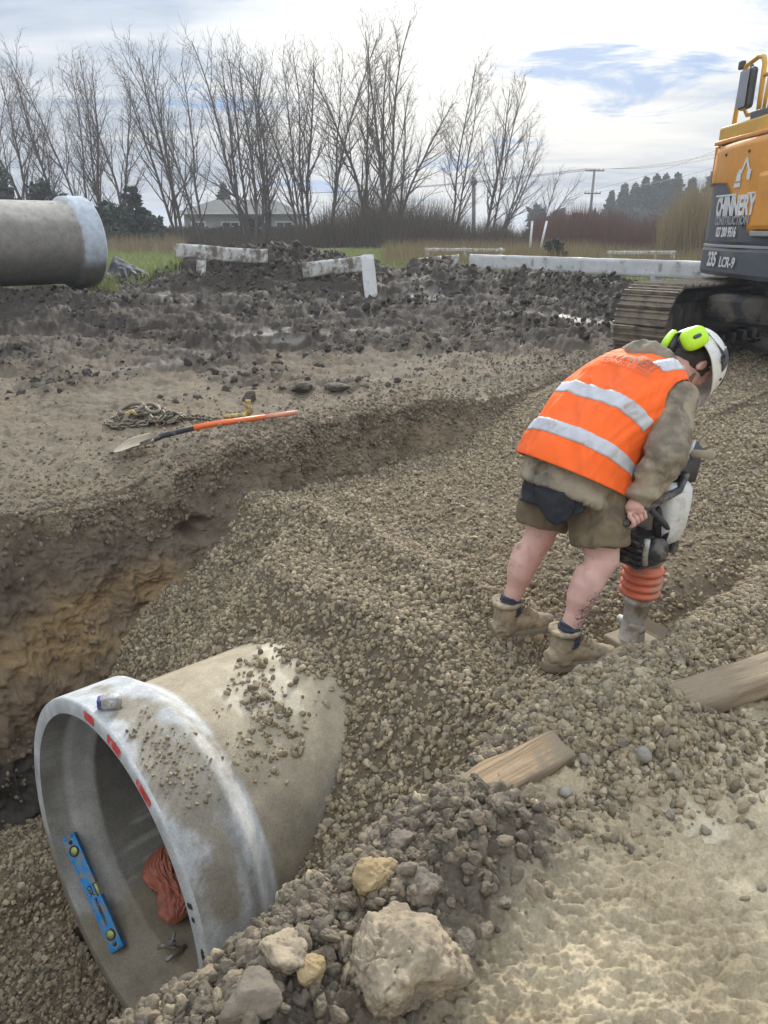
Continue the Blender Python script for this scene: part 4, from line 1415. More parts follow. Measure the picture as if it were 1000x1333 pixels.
def rough_beam(name, mb_len, wd, th, m, seed, parent=None, seg=90, worn=0.018, bow=0.0):
    """a sawn board along local X with worn, uneven arrises and splintered ends"""
    n = 20
    rings = []
    pts = []
    for i in range(n):
        q = i / n * 4; k = int(q); f = q - k
        c = [(-1, -1), (1, -1), (1, 1), (-1, 1)]
        p = np.array(c[k]) * (1 - f) + np.array(c[(k + 1) % 4]) * f
        m4 = max(abs(p[0]), abs(p[1]))
        pts.append(p / (abs(p[0]) ** 9 + abs(p[1]) ** 9) ** (1 / 9))
    pts = np.array(pts)
    P = []
    for k in range(seg + 1):
        x = -mb_len / 2 + mb_len * k / seg
        ex = fbm(np.full(n, x * 5 + seed), np.arange(n) * 0.7, oct=3) * worn
        ends = 0.012 * fbm(np.arange(n) * 0.9 + seed, np.full(n, seed), oct=2) * (1 if k in (0, seg) else 0)
        yy = pts[:, 0] * (wd / 2 + ex * 0.6); zz = pts[:, 1] * (th / 2 + ex * 0.5) + bow * (1 - (2 * x / mb_len) ** 2)
        P.append(np.stack([np.full(n, x) + ends, yy, zz], 1))
    b = MB(); b.loft([list(r) for r in P])
    o = b.build(name, m, parent)
    return o


def orient(o, c, ux, uz):
    ux = nrm(ux); uz = nrm(np.asarray(uz) - ux * (np.asarray(uz) @ ux)); uy = np.cross(uz, ux)
    M = Matrix(np.stack([ux, uy, uz], 1).tolist()).to_4x4()
    M.translation = V(c)
    o.matrix_world = M
    o.location = V(c); o.rotation_euler = M.to_euler()


M_PLANK1 = wood_mat('raw_timber', (0.46, 0.32, 0.18), (0.20, 0.13, 0.07), (0.26, 0.205, 0.135), 0.42)
M_PLANK2 = wood_mat('weathered_timber', (0.37, 0.275, 0.17), (0.17, 0.12, 0.072), (0.27, 0.21, 0.14), 0.48)
pd_ = nrm([0.91, 0.414, 0.0]); pn_ = np.array([-pd_[1], pd_[0], 0])
o = rough_beam('timber_plank', 0.46, 0.125, 0.065, M_PLANK1, 2.0)
_d1 = nrm([0.83, 0.557, 0.02]); orient(o, np.array([0.556, 1.80, 0.058]) + pn_ * 0.07 - _d1 * 0.21 + np.array([0, 0, -0.004]), _d1 + np.array([0, 0, 0.03]), (0.03, -0.10, 1))
tag(o, 'short splintered timber plank half buried in gravel above the dark clods', 'plank')
o = rough_beam('timber_plank', 1.40, 0.135, 0.08, M_PLANK2, 7.0)
orient(o, np.array([1.45, 2.19, 0.085]) + pn_ * 0.08, pd_ + np.array([0, 0, -0.01]), (0.0, -0.06, 1))
tag(o, 'long weathered timber plank running out past the right edge', 'plank')

M_WHITE = mat('old_white_paint', (0.62, 0.61, 0.57), rough=0.7, scale=5, var=0.15, bump=0.35, bscale=35, dirt=(0.17, 0.145, 0.115), dirt_amt=0.46, dirt_scale=5)
M_WHITE2 = mat('clean_white_paint', (0.60, 0.60, 0.58), rough=0.65, scale=4, var=0.12, bump=0.25, bscale=30, dirt=(0.25, 0.22, 0.18), dirt_amt=0.25, dirt_scale=6)


def board(name, a, b_, hgt, thk, m, parent, seed, up=(0, 0, 1)):
    a = np.asarray(a); b_ = np.asarray(b_)
    ln = float(np.linalg.norm(b_ - a))
    ux = nrm(b_ - a)
    o = rough_beam(name, ln, thk, hgt, m, seed, None, seg=max(10, int(ln * 12)), worn=0.02)
    o.parent = parent
    uz = nrm(np.asarray(up) - ux * (np.asarray(up) @ ux)); uy = np.cross(uz, ux)
    M = Matrix(np.stack([ux, uy, uz], 1).tolist()).to_4x4()
    c = (a + b_) / 2 - np.array(parent.location)
    o.location = V(c); o.rotation_euler = M.to_euler()
    return o


f1 = thing('rail_fence', 'dirty white fence rail on a short post at the left end of the spoil heap', 'fence', PX(262, 365, 13.2))
board('rail', PX(228, 326, 13.3), PX(288, 330, 13.3), 0.24, 0.055, M_WHITE, f1, 3)
board('rail', PX(286, 331, 13.32), PX(348, 334, 13.1), 0.235, 0.055, M_WHITE, f1, 5)
board('post', PX(262, 332, 13.4), PX(262, 372, 13.4), 0.15, 0.12, M_WHITE, f1, 8, up=(1, 0, 0))
f2 = thing('fence_rail', 'broken white fence rail tipped into the middle of the spoil heap', 'fence rail', PX(435, 346, 12.9))
board('rail', PX(394, 352, 12.7), PX(474, 343, 13.0), 0.25, 0.055, M_WHITE, f2, 12)
f3 = thing('fence_post', 'white plank standing on end and leaning in the spoil heap', 'fence post', PX(484, 398, 12.4))
board('plank', PX(478, 332, 12.3), PX(485, 402, 12.4), 0.215, 0.05, M_WHITE2, f3, 15, up=(1, 0.1, 0))
f4 = thing('rail_fence', 'long white fence rail leading right behind the excavator track', 'fence', PX(857, 375, 12.0))
board('rail', PX(612, 340, 15.2), PX(760, 346, 13.2), 0.27, 0.055, M_WHITE2, f4, 21)
board('rail', PX(758, 346, 13.18), PX(940, 353, 11.4), 0.27, 0.055, M_WHITE2, f4, 24)
_pp = [(-0.11, 0.0), (0.11, 0.0), (0.075, -0.30), (0.02, -0.55), (-0.02, -0.55)]
b = MB(); b.prism(_pp, PX(856, 356, 12.2) + np.array([0, 0.05, 0]), (1, 0, 0), (0, 0, 1), 0.07); b.build('post', M_WHITE2, f4)
f5 = thing('fence_rail', 'short white fence rail sunk in the earth between heap and long rail', 'fence rail', PX(566, 345, 15.0))
board('rail', PX(536, 344, 14.9), PX(597, 338, 15.2), 0.20, 0.055, M_WHITE, f5, 33)
f6 = thing('rail_fence', 'thin white fence rail farther back above the spoil heap', 'fence', PX(600, 332, 24))
board('rail', PX(553, 325, 24), PX(657, 326, 24), 0.10, 0.05, M_WHITE2, f6, 35)
for px in (556, 605, 652):
    board('post', PX(px, 323, 24.06), PX(px, 338, 24.06), 0.10, 0.08, M_WHITE2, f6, px, up=(1, 0, 0))
f7 = thing('rail_fence', 'far white rail fence with three posts before the reeds', 'fence', PX(850, 335, 25))
board('rail', PX(790, 329, 25), PX(880, 329, 25), 0.12, 0.05, M_WHITE2, f7, 41)
for px in (795, 853, 876):
    board('post', PX(px, 328, 25.06), PX(px, 343, 25.06), 0.13, 0.09, M_WHITE2, f7, px, up=(1, 0, 0))

# ---- shovel
M_ORANGE_FG = mat('orange_fibreglass', (0.85, 0.16, 0.03), rough=0.4, var=0.15, scale=10, bump=0.05, dirt=(0.36, 0.28, 0.19), dirt_amt=0.25, dirt_scale=6)
M_PINK_FG = mat('worn_orange', (0.72, 0.30, 0.19), rough=0.55, var=0.2, scale=10, bump=0.1, dirt=(0.36, 0.28, 0.19), dirt_amt=0.4, dirt_scale=8)
M_BLADE = mat('muddy_steel', (0.33, 0.285, 0.21), rough=0.6, metal=0.15, var=0.2, scale=8, bump=0.2, dirt=(0.27, 0.22, 0.15), dirt_amt=0.5, dirt_scale=6)


def build_shovel():
    p0 = ground_px(148, 596); p1 = ground_px(388, 550)
    p1 = p1 + np.array([0, 0, 0.045]); p0 = p0 + np.array([0, 0, 0.03])
    for _ in range(3):
        q = np.linspace(0.25, 1, 40)
        L3 = p0[None] * (1 - q)[:, None] + p1[None] * q[:, None]
        gap = L3[:, 2] - height(L3[:, 0], L3[:, 1])
        k = int(np.argmin(gap))
        if gap[k] < 0.0:
            p1 = p1 + np.array([0, 0, -gap[k] * max(0.5, q[k])]); p0 = p0 + np.array([0, 0, -gap[k] * (1 - q[k])])
    ax = nrm(p1 - p0); Ln = float(np.linalg.norm(p1 - p0))
    sd = nrm(np.cross(ax, [0, 0, 1])); up = np.cross(sd, ax)
    sh = thing('shovel', 'long handled shovel with bright orange handle lying on the trench bank', 'shovel', p0)
    # blade: pointed, dished, with a socket
    n, m_ = 22, 14
    P = np.zeros((n, m_, 3))
    for i in range(n):
        q = i / (n - 1)
        wd = 0.145 * (math.sin(min(1, q / 0.55) * math.pi / 2) ** 0.6 if q < 0.55 else 1 - 0.08 * (q - .55)) * (1 if q < 0.9 else 1 - 0.55 * ((q - 0.9) / 0.1) ** 2)
        wd = max(wd, 0.004)
        for j in range(m_):
            v = j / (m_ - 1) * 2 - 1
            P[i, j] = p0 + ax * (q * 0.30) + sd * v * wd + up * (0.035 * v * v * min(1, q * 2) + 0.02 * (1 - q) ** 2 * 0 + 0.012 * q)
    me = grid_mesh('blade', P)
    bl = link('blade', me, M_BLADE, sh)
    md = bl.modifiers.new('s', 'SOLIDIFY'); md.thickness = 0.004
    b = MB(); b.tube([p0 + ax * 0.20 + up * 0.012, p0 + ax * 0.30 + up * 0.022, p0 + ax * 0.38 + up * 0.036, p0 + ax * 0.62 + up * 0.045], [(0.028, 0.010), 0.019, 0.0205, 0.0215], 14)
    b.build('socket', M_DARK, sh)
    b = MB(); b.tube([p0 + ax * 0.60 + up * 0.045, p0 + ax * (Ln * .55) + up * 0.04, p0 + ax * (Ln - 0.25) + up * 0.01], [0.0235, 0.0215, 0.020], 14)
    b.build('handle', M_ORANGE_FG, sh)
    b = MB(); b.tube([p0 + ax * (Ln - 0.255) + up * 0.011, p0 + ax * Ln - up * 0.008], [0.0185, 0.018], 14)
    b.build('handle_end', M_PINK_FG, sh)


build_shovel()


# ---- chain heap with hooks
def torus_pts(c, ux, uy, rx, ry, n=12):
    return [c + ux * rx * math.cos(2 * math.pi * i / n) + uy * ry * math.sin(2 * math.pi * i / n) for i in range(n)]


def ring_tube(b, c, ux, uy, rx, ry, r, n=14, k=6):
    pts = torus_pts(np.asarray(c), np.asarray(ux), np.asarray(uy), rx, ry, n)
    vs, fs = [], []
    nz = nrm(np.cross(ux, uy))
    for i in range(n):
        cen = pts[i]; t = nrm(pts[(i + 1) % n] - pts[i - 1]); rad = np.cross(t, nz)
        for j in range(k):
            q = 2 * math.pi * j / k
            vs.append(cen + (rad * math.cos(q) + nz * math.sin(q)) * r)
    for i in range(n):
        for j in range(k):
            a = i * k + j; a2 = i * k + (j + 1) % k; c2 = ((i + 1) % n) * k
            fs.append((a, a2, c2 + (j + 1) % k, c2 + j))
    b.add(vs, fs)


M_CHAIN = mat('muddy_chain', (0.23, 0.195, 0.145), rough=0.55, metal=0.35, scale=20, var=0.35, bump=0.2, dirt=(0.24, 0.195, 0.135), dirt_amt=0.4, dirt_scale=15)
M_YELLOW = mat('yellow_paint', (0.66, 0.42, 0.05), rough=0.5, scale=18, var=0.2, dirt=(0.28, 0.22, 0.15), dirt_amt=0.5, dirt_scale=20)


def build_chain():
    g = ground_px(192, 552)
    ch = thing('lifting_chain', 'heap of muddy lifting chain with yellow hooks on the bare ground', 'chain', g)
    rg = random.Random(5)
    # one chain as a wandering line piled up, links turned alternately
    path = []
    p = np.array([-0.24, -0.10, 0.02])
    for k in range(150):
        a = k * 0.62 + rg.uniform(-.5, .5)
        r = 0.10 + 0.10 * abs(math.sin(k * 0.11))
        hz = 0.19 * math.exp(-((math.cos(a) * r) / 0.16) ** 2 - ((math.sin(a) * r) / 0.12) ** 2) * (k / 150)
        path.append(np.array([0.23 * math.cos(a * .37) * 0.8 + r * math.cos(a) * 0.7, 0.08 * math.sin(a * 0.5) + r * math.sin(a) * 0.6, 0.018 + hz]))
    links = []
    for q in np.linspace(0, len(path) - 1.01, 230):
        i = int(q); f = q - i
        links.append(path[i] * (1 - f) + path[i + 1] * f)
    # the trailing run out to the hook
    for q in np.linspace(0, 1, 14):
        links.append(np.array([0.25 + 0.42 * q, 0.06 + 0.06 * math.sin(q * 5), 0.03]))
    b0 = None
    for i in range(len(links) - 1):
        if i % 1 == 0:
            b = MB()
            d = nrm(links[i + 1] - links[i] + np.array([1e-4, 0, 0]))
            s_ = nrm(np.cross(d, [0, 0, 1]) + np.array([0, 1e-3, 0]))
            u_ = np.cross(s_, d)
            tw = (i % 2) * math.pi / 2 + rg.uniform(-.5, .5)
            ring_tube(b, g + links[i], d, s_ * math.cos(tw) + u_ * math.sin(tw), 0.036, 0.022, 0.0092, 12, 5)
            b.build('link', M_CHAIN, ch)
    # master ring and hooks on top
    b = MB(); ring_tube(b, g + np.array([-0.12, 0.0, 0.135]), np.array([0.9, 0.2, 0.22]), np.array([-0.25, 0.85, 0.35]), 0.105, 0.062, 0.018, 24, 8); b.build('master_ring', M_CHAIN, ch)
    b = MB(); ring_tube(b, g + np.array([0.05, 0.02, 0.13]), np.array([0.8, -0.4, -0.3]), np.array([0.35, 0.8, 0.3]), 0.078, 0.052, 0.016, 22, 8); b.build('shackle', M_CHAIN, ch)
    hk = [np.array([0.64, 0.08, 0.04]), np.array([0.74, 0.09, 0.045]), np.array([0.83, 0.09, 0.05]), np.array([0.88, 0.07, 0.09]), np.array([0.87, 0.05, 0.14]), np.array([0.82, 0.05, 0.165])]
    b = MB(); b.tube([g + h for h in hk], [0.018, 0.02, 0.027, 0.028, 0.022, 0.012], 10); b.build('hook', M_YELLOW, ch)
    b = MB(); b.box(g + np.array([0.865, 0.06, 0.15]), (0.05, 0.03, 0.09), None, 0.008); b.build('hook_latch', M_YELLOW, ch)
    hk = [np.array([-0.16, -0.06, 0.06]), np.array([-0.13, -0.09, 0.11]), np.array([-0.08, -0.10, 0.13]), np.array([-0.05, -0.10, 0.10])]
    b = MB(); b.tube([g + h for h in hk], [0.014, 0.018, 0.02, 0.012], 10); b.build('hook', M_YELLOW, ch)


build_chain()

# ================================================================== EXCAVATOR
M_EORANGE = mat('excavator_orange', (0.72, 0.30, 0.035), rough=0.42, scale=3, var=0.12, bump=0.03, dirt=(0.42, 0.30, 0.17), dirt_amt=0.22, dirt_scale=2.5)
M_EGREY = mat('excavator_grey', (0.085, 0.09, 0.105), rough=0.5, scale=3, var=0.15, bump=0.03, dirt=(0.17, 0.15, 0.125), dirt_amt=0.30, dirt_scale=2.2)
M_EDARK = mat('excavator_black', (0.03, 0.03, 0.032), rough=0.55, scale=6, dirt=(0.14, 0.12, 0.095), dirt_amt=0.45, dirt_scale=4)
M_EWHITE = mat('decal_white', (0.72, 0.72, 0.70), rough=0.5, scale=10, var=0.1, bump=0)
M_ESILVER = mat('decal_silver', (0.33, 0.335, 0.34), rough=0.45, scale=6, var=0.1, bump=0.0)
M_TRACK = mat('muddy_track_steel', (0.155, 0.125, 0.095), rough=0.6, metal=0.3, scale=8, var=0.4, bump=0.5, bscale=30, dirt=(0.25, 0.205, 0.15), dirt_amt=0.48, dirt_scale=7, dist=0.01)
M_YRAIL = mat('yellow_rail', (0.62, 0.36, 0.05), rough=0.5, scale=6, var=0.15, bump=0.03)
M_MIRROR = mat('mirror_housing', (0.055, 0.06, 0.07), rough=0.4, scale=6, bump=0)


def build_excavator():
    C0 = np.array([5.24, 9.38, 0.0])
    az = R(46); F = np.array([math.sin(az), math.cos(az), 0]); Nn = np.array([-F[1], F[0], 0])
    ex = thing('excavator', 'orange and dark grey tracked excavator with white lettering at the right edge', 'excavator', C0)
    # ---- tracks: an endless loop of shoes round sprocket and idler
    half, rad = 1.52, 0.43
    zc = 0.50
    loop = []
    per = 4 * half + 2 * math.pi * rad
    nsh = 46
    for side in (1, -1):
        base = C0 + Nn * side * 1.20
        tr = thing('t', '', '', base); del tr['label'], tr['category']; tr.name = 'track'
        tr.parent = ex; tr.location = V(base - C0)
        shoe = None
        for k in range(nsh):
            q = (k / nsh * per) % per
            if q < 2 * half:
                p = (-half + q, rad); tdir = (1, 0)
                p = (p[0], p[1] - 0.02 * math.sin(math.pi * q / (2 * half)))
            elif q < 2 * half + math.pi * rad:
                a = (q - 2 * half) / rad; p = (half + rad * math.sin(a), rad * math.cos(a)); tdir = (math.cos(a), -math.sin(a))
            elif q < 4 * half + math.pi * rad:
                p = (half - (q - 2 * half - math.pi * rad), -rad); tdir = (-1, 0)
            else:
                a = (q - 4 * half - math.pi * rad) / rad; p = (-half - rad * math.sin(a), -rad * math.cos(a)); tdir = (-math.cos(a), math.sin(a))
            if shoe is None:
                bm = MB()
                w = 0.66
                Lp = per / nsh
                # plate with three grousers, local x = travel, y = width, z = out
                prof = [(-Lp * .5, 0), (-Lp * .5, 0.018), (-Lp * .44, 0.05), (-Lp * .36, 0.05), (-Lp * .30, 0.018), (-Lp * .06, 0.018), (-Lp * .03, 0.036), (Lp * .03, 0.036), (Lp * .06, 0.018), (Lp * .30, 0.018), (Lp * .33, 0.036), (Lp * .39, 0.036), (Lp * .43, 0.018), (Lp * .49, 0.012), (Lp * .49, 0)]
                bm.loft([[np.array([x, -w / 2, z]) for x, z in prof], [np.array([x, w / 2, z]) for x, z in prof]], smooth=False)
                so_ = bm.build('track_shoe', M_TRACK)
                shoe = so_.data
            else:
                so_ = bpy.data.objects.new('track_shoe', shoe); COL.objects.link(so_)
            so_.parent = tr
            ux = F * tdir[0] + np.array([0, 0, 1]) * tdir[1]; uy = Nn; uz = np.cross(ux, uy)
            M = Matrix(np.stack([ux, uy, uz], 1).tolist()).to_4x4()
            so_.rotation_euler = M.to_euler()
            so_.location = V(F * p[0] + np.array([0, 0, zc + p[1]]))
        b = MB()
        Mx = Matrix(np.stack([F, Nn, np.array([0, 0, 1])], 1).tolist())
        b.box(base + np.array([0, 0, 0.52]), (2 * half, 0.34, 0.46), Mx, 0.06)
        b.box(base + np.array([0, 0, 0.80]), (1.9, 0.40, 0.12), Mx, 0.03)
        b.build('track_frame', M_EDARK, tr)
        for s_, nm in ((-1, 'sprocket'), (1, 'idler')):
            c = base + F * s_ * half + np.array([0, 0, zc])
            b = MB(); b.lathe([(-0.10, 0.30), (-0.10, 0.385), (0.10, 0.385), (0.10, 0.30)], c, Nn, 28)
            b.lathe([(-0.24, 0.10), (-0.24, 0.22), (-0.18, 0.26), (0.18, 0.26), (0.24, 0.22), (0.24, 0.10)], c, Nn, 24)
            b.build(nm, M_EDARK, tr)
        for k in range(7):
            c = base + F * (-half + 0.45 + k * 0.36) + np.array([0, 0, 0.17])
            b = MB(); b.lathe([(-0.2, 0.05), (-0.2, 0.085), (-0.06, 0.10), (0.06, 0.10), (0.2, 0.085), (0.2, 0.05)], c, Nn, 16)
            b.build('roller', M_EDARK, tr)
    # car body between the tracks
    Mx = Matrix(np.stack([F, Nn, np.array([0, 0, 1])], 1).tolist())
    b = MB(); b.box(C0 + np.array([0, 0, 0.66]), (1.7, 1.9, 0.34), Mx, 0.08); b.lathe([(0, 0.70), (0.24, 0.70)], C0 + np.array([0, 0, 0.80]), (0, 0, 1), 32)
    b.build('undercarriage', M_EDARK, ex)

    # ---- upper body; its back faces -X, slightly curved. plan outline as a function of y
    yc, hw = 9.30, 1.36

    def xb(y, grow=0.0):
        q = (y - yc) / hw
        return 4.32 - 0.17 * (1 - q * q) + 0.10 * np.clip((abs(q) - 0.88) / 0.12, 0, 1) ** 2 - grow

    def shell(name, z0, z1, y0, y1, grow, m, depth=None, bev=0.03, topin=0.0):
        ys = np.linspace(y0, y1, 26)
        front = [np.array([xb(y, grow), y, 0]) for y in ys]
        back_x = 7.0 if depth is None else None
        if depth is None:
            back = [np.array([7.0, y1, 0]), np.array([7.0, y0, 0])]
        else:
            back = [np.array([xb(y, grow) + depth, y, 0]) for y in ys[::-1]]
        pl = front + back
        cen = sum(pl) / len(pl)
        rings = []
        for z, ins in ((z0, bev), (z0 + bev, 0), (z1 - bev, topin), (z1, bev + topin)):
            rings.append([p + nrm(cen - p) * ins + np.array([0, 0, z]) for p in pl])
        b = MB(); b.loft(rings, smooth=False)
        return b.build(name, m, ex)
    y0, y1 = yc - hw, yc + hw
    shell('counterweight', 1.03, 1.375, y0, y1, 0.02, M_EGREY, bev=0.05)
    shell('body', 1.385, 2.56, y0 + 0.02, y1 - 0.02, 0.0, M_EGREY, bev=0.05, topin=0.03)
    shell('seam_strip', 1.366, 1.396, y0 + 0.01, y1 - 0.01, 0.012, M_ESILVER, bev=0.004)
    # orange skin over the upper, right part: outline in (y, z)
    def skin(name, outline, grow, m, thick=0.02):
        """panel following the curve; outline rows given as z -> (y_left, y_right)"""
        zs = [r[0] for r in outline]
        n = 18
        P = []
        for z, ya, yb in outline:
            P.append([np.array([xb(ya + (yb - ya) * k / (n - 1), grow), ya + (yb - ya) * k / (n - 1), z]) for k in range(n)])
        me = grid_mesh(name, np.array(P))
        o = link(name, me, m, ex)
        md = o.modifiers.new('s', 'SOLIDIFY'); md.thickness = thick; md.offset = 0
        return o
    yl = y1 - 0.13
    skin('orange_panel', [(1.52, 9.02, y0 + .03), (1.62, 9.06, y0 + .03), (1.72, 9.14, y0 + .03), (1.84, 9.34, y0 + .03), (1.98, 9.62, y0 + .03), (2.10, 9.84, y0 + .03), (2.13, yl, y0 + .03), (2.30, yl - 0.01, y0 + .03), (2.46, yl - 0.04, y0 + .03), (2.53, yl - 0.09, y0 + .03)], 0.008, M_EORANGE)
    # hood edge strip at the left, top plate
    b = MB()
    ys = [y1 - 0.05, y1 - 0.10]
    b.tube([np.array([xb(y1 - 0.07, 0.015), y1 - 0.07, 2.10]), np.array([xb(y1 - 0.07, 0.015), y1 - 0.07, 2.45]), np.array([xb(y1 - 0.16, 0.0), y1 - 0.15, 2.56])], 0.035, 8)
    b.build('hood_edge', M_EORANGE, ex)
    b = MB(); b.box((5.0, 9.2, 2.585), (1.6, 2.5, 0.05), None, 0.015); b.build('hood_top', M_EORANGE, ex)
    # projecting tool box with a silver foot strip
    b = MB(); b.box((xb(8.55) + 0.06, 8.36, 1.86), (0.34, 1.05, 0.60), None, 0.05); b.build('side_box', M_EORANGE, ex)
    b = MB(); b.box((xb(8.55) + 0.065, 8.36, 1.525), (0.32, 1.06, 0.055), None, 0.01); b.build('silver_strip', M_ESILVER, ex)
    b = MB(); b.box((4.5, 8.45, 2.46), (0.75, 0.55, 0.44), None, 0.04); b.build('grey_cover', M_EGREY, ex)
    for (yy, zz) in ((9.95, 2.42), (9.25, 2.40), (9.12, 1.62)):
        b = MB(); b.lathe([(0, 0.018), (0.012, 0.016)], (xb(yy, 0.02), yy, zz), (-1, 0, 0), 10); b.build('bolt', M_EDARK, ex)

    # ---- lettering, following the curved back
    def lettering(txt, size, yc_, zc_, m, sx=1.0, bold=0.0, shear=0.0, grow=0.026):
        def wp(x, y, z):
            yy = yc_ - x
            return (xb(yy, grow + z), yy, zc_ + y)
        return put_text('lettering', txt, size, (0, 0, 0), (0, -1, 0), (0, 0, 1), m, ex, 0.002, bold, shear, sx, wp)
    lettering('CHINNERY', 0.29, 9.47, 1.82, M_EWHITE, sx=0.76, bold=0.012)
    lettering('CONSTRUCTION', 0.135, 9.50, 1.665, M_ESILVER, sx=0.95, bold=0.003)
    lettering('027 200 9516', 0.155, 9.58, 1.535, M_EWHITE, sx=0.72, bold=0.004)
    lettering('235', 0.235, 9.86, 1.215, M_EWHITE, sx=0.95, bold=0.006, shear=0.15, grow=0.045)
    lettering('LCR-9', 0.165, 9.36, 1.195, M_EWHITE, sx=1.0, bold=0.003, shear=0.15, grow=0.045)
    b = MB(); b.box((xb(9.5, 0.016), 9.47, 1.955), (0.006, 1.05, 0.018)); b.build('letter_bar', M_EWHITE, ex)
    # small white digger emblem
    em = [[(0.0, 0.0), (0.17, 0.0), (0.17, 0.05), (0.0, 0.05)], [(0.03, 0.065), (0.16, 0.065), (0.15, 0.20), (0.08, 0.20), (0.03, 0.13)], [(0.13, 0.17), (0.22, 0.31), (0.26, 0.30), (0.17, 0.15)], [(0.22, 0.31), (0.26, 0.33), (0.37, 0.17), (0.33, 0.15)], [(0.30, 0.17), (0.40, 0.19), (0.38, 0.06), (0.31, 0.08)]]
    for k, poly in enumerate(em):
        b = MB()
        n = len(poly)
        b.add([(xb(9.52 - p[0], 0.026), 9.52 - p[0], 2.03 + p[1] * 0.95) for p in poly], [tuple(range(n))], smooth=False)
        b.build('emblem', M_EWHITE, ex)

    # ---- guard rails, mirror and platform on the roof edge
    b = MB(); b.box((4.48, 9.90, 2.680), (0.42, 1.25, 0.20), None, 0.03); b.build('rail_base', M_YRAIL, ex)
    b = MB(); b.box((4.36, 9.58, 2.796), (0.16, 0.30, 0.12), None, 0.02); b.build('rail_foot', M_EGREY, ex)
    r = 0.028
    top = 3.66
    b = MB(); b.tube([(4.40, 10.42, 2.700), (4.39, 10.38, 2.988), (4.37, 10.30, 3.324), (4.36, 10.20, 3.412), (4.36, 9.90, 3.452), (4.36, 9.78, 3.420), (4.36, 9.73, 3.348), (4.37, 9.72, 2.780)], r, 10); b.build('guard_rail', M_YRAIL, ex)
    b = MB(); b.tube([(4.38, 10.36, 2.988), (4.34, 10.08, 2.956), (4.34, 9.94, 2.844), (4.35, 9.72, 2.844)], r * .8, 8); b.build('guard_rail', M_YRAIL, ex)
    b = MB(); b.tube([(4.37, 9.46, 2.748), (4.37, 9.40, 3.308), (4.37, 9.30, 3.436), (4.37, 9.10, 3.484), (4.46, 8.50, 3.484), (4.46, 8.40, 3.388), (4.46, 8.35, 2.560)], r * 1.15, 10); b.build('guard_rail', M_YRAIL, ex)
    b = MB(); b.tube([(4.37, 9.73, 3.228), (4.37, 9.42, 3.212), (4.42, 8.40, 3.196)], r * .8, 8); b.build('guard_rail', M_YRAIL, ex)
    b = MB(); b.tube([(4.37, 9.60, 2.828), (4.37, 9.58, 3.212)], r * .8, 8); b.build('guard_rail', M_YRAIL, ex)
    b = MB(); b.tube([(4.42, 9.42, 2.924), (4.42, 8.40, 2.924)], r * .7, 8); b.build('guard_rail', M_EGREY, ex)
    b = MB(); b.box((4.28, 9.90, 3.116), (0.10, 0.27, 0.44), None, 0.05); mi_ = b.build('mirror', M_MIRROR, ex)
    b = MB(); b.box((4.22, 9.90, 3.116), (0.012, 0.23, 0.39), None, 0.004); b.build('mirror_glass', mat('mirror_glass', (0.30, 0.32, 0.36), rough=0.12, metal=0.9, var=0.05, bump=0), mi_)
    b = MB(); b.tube([(4.36, 10.06, 3.356), (4.30, 9.92, 3.356), (4.28, 9.90, 3.260)], r * .8, 8); b.build('mirror_arm', M_EDARK, ex)
    b = MB(); b.box((4.35, 10.32, 3.436), (0.06, 0.10, 0.09), None, 0.015); b.build('lamp_bracket', M_EDARK, ex)
    for yy in (8.18, 8.08):
        b = MB(); b.lathe([(0, 0.05), (0.16, 0.05), (0.19, 0.03)], (4.6, yy, 2.68), (0, 0, 1), 14); b.build('exhaust_stub', M_EGREY, ex)


build_excavator()

# ================================================================== THE TAMPING RAMMER AND THE MAN HOLDING IT
FD = nrm([0.866, 0.5, 0]); RD = nrm([0.5, -0.866, 0]); ZU = np.array([0, 0, 1.0])
RB = PX(819, 845, 3.62)                       # middle of the rammer's foot
M_RWHITE = mat('rammer_tank', (0.62, 0.62, 0.60), rough=0.5, scale=8, var=0.1, bump=0.06, dirt=(0.40, 0.35, 0.27), dirt_amt=0.30, dirt_scale=9)
M_RBLACK = mat('rammer_black', (0.03, 0.03, 0.034), rough=0.42, scale=10, bump=0.08, dirt=(0.20, 0.175, 0.14), dirt_amt=0.32, dirt_scale=14)
M_RALU = mat('rammer_alloy', (0.55, 0.54, 0.51), rough=0.5, metal=0.15, scale=12, bump=0.15, dirt=(0.30, 0.25, 0.18), dirt_amt=0.45, dirt_scale=10)
M_BELLOWS = mat('orange_bellows', (0.64, 0.155, 0.075), rough=0.5, scale=10, var=0.15, bump=0.05, dirt=(0.40, 0.27, 0.18), dirt_amt=0.32, dirt_scale=9)
M_GRIPTAN = mat('muddy_grip', (0.34, 0.29, 0.21), rough=0.8, scale=15, bump=0.3)


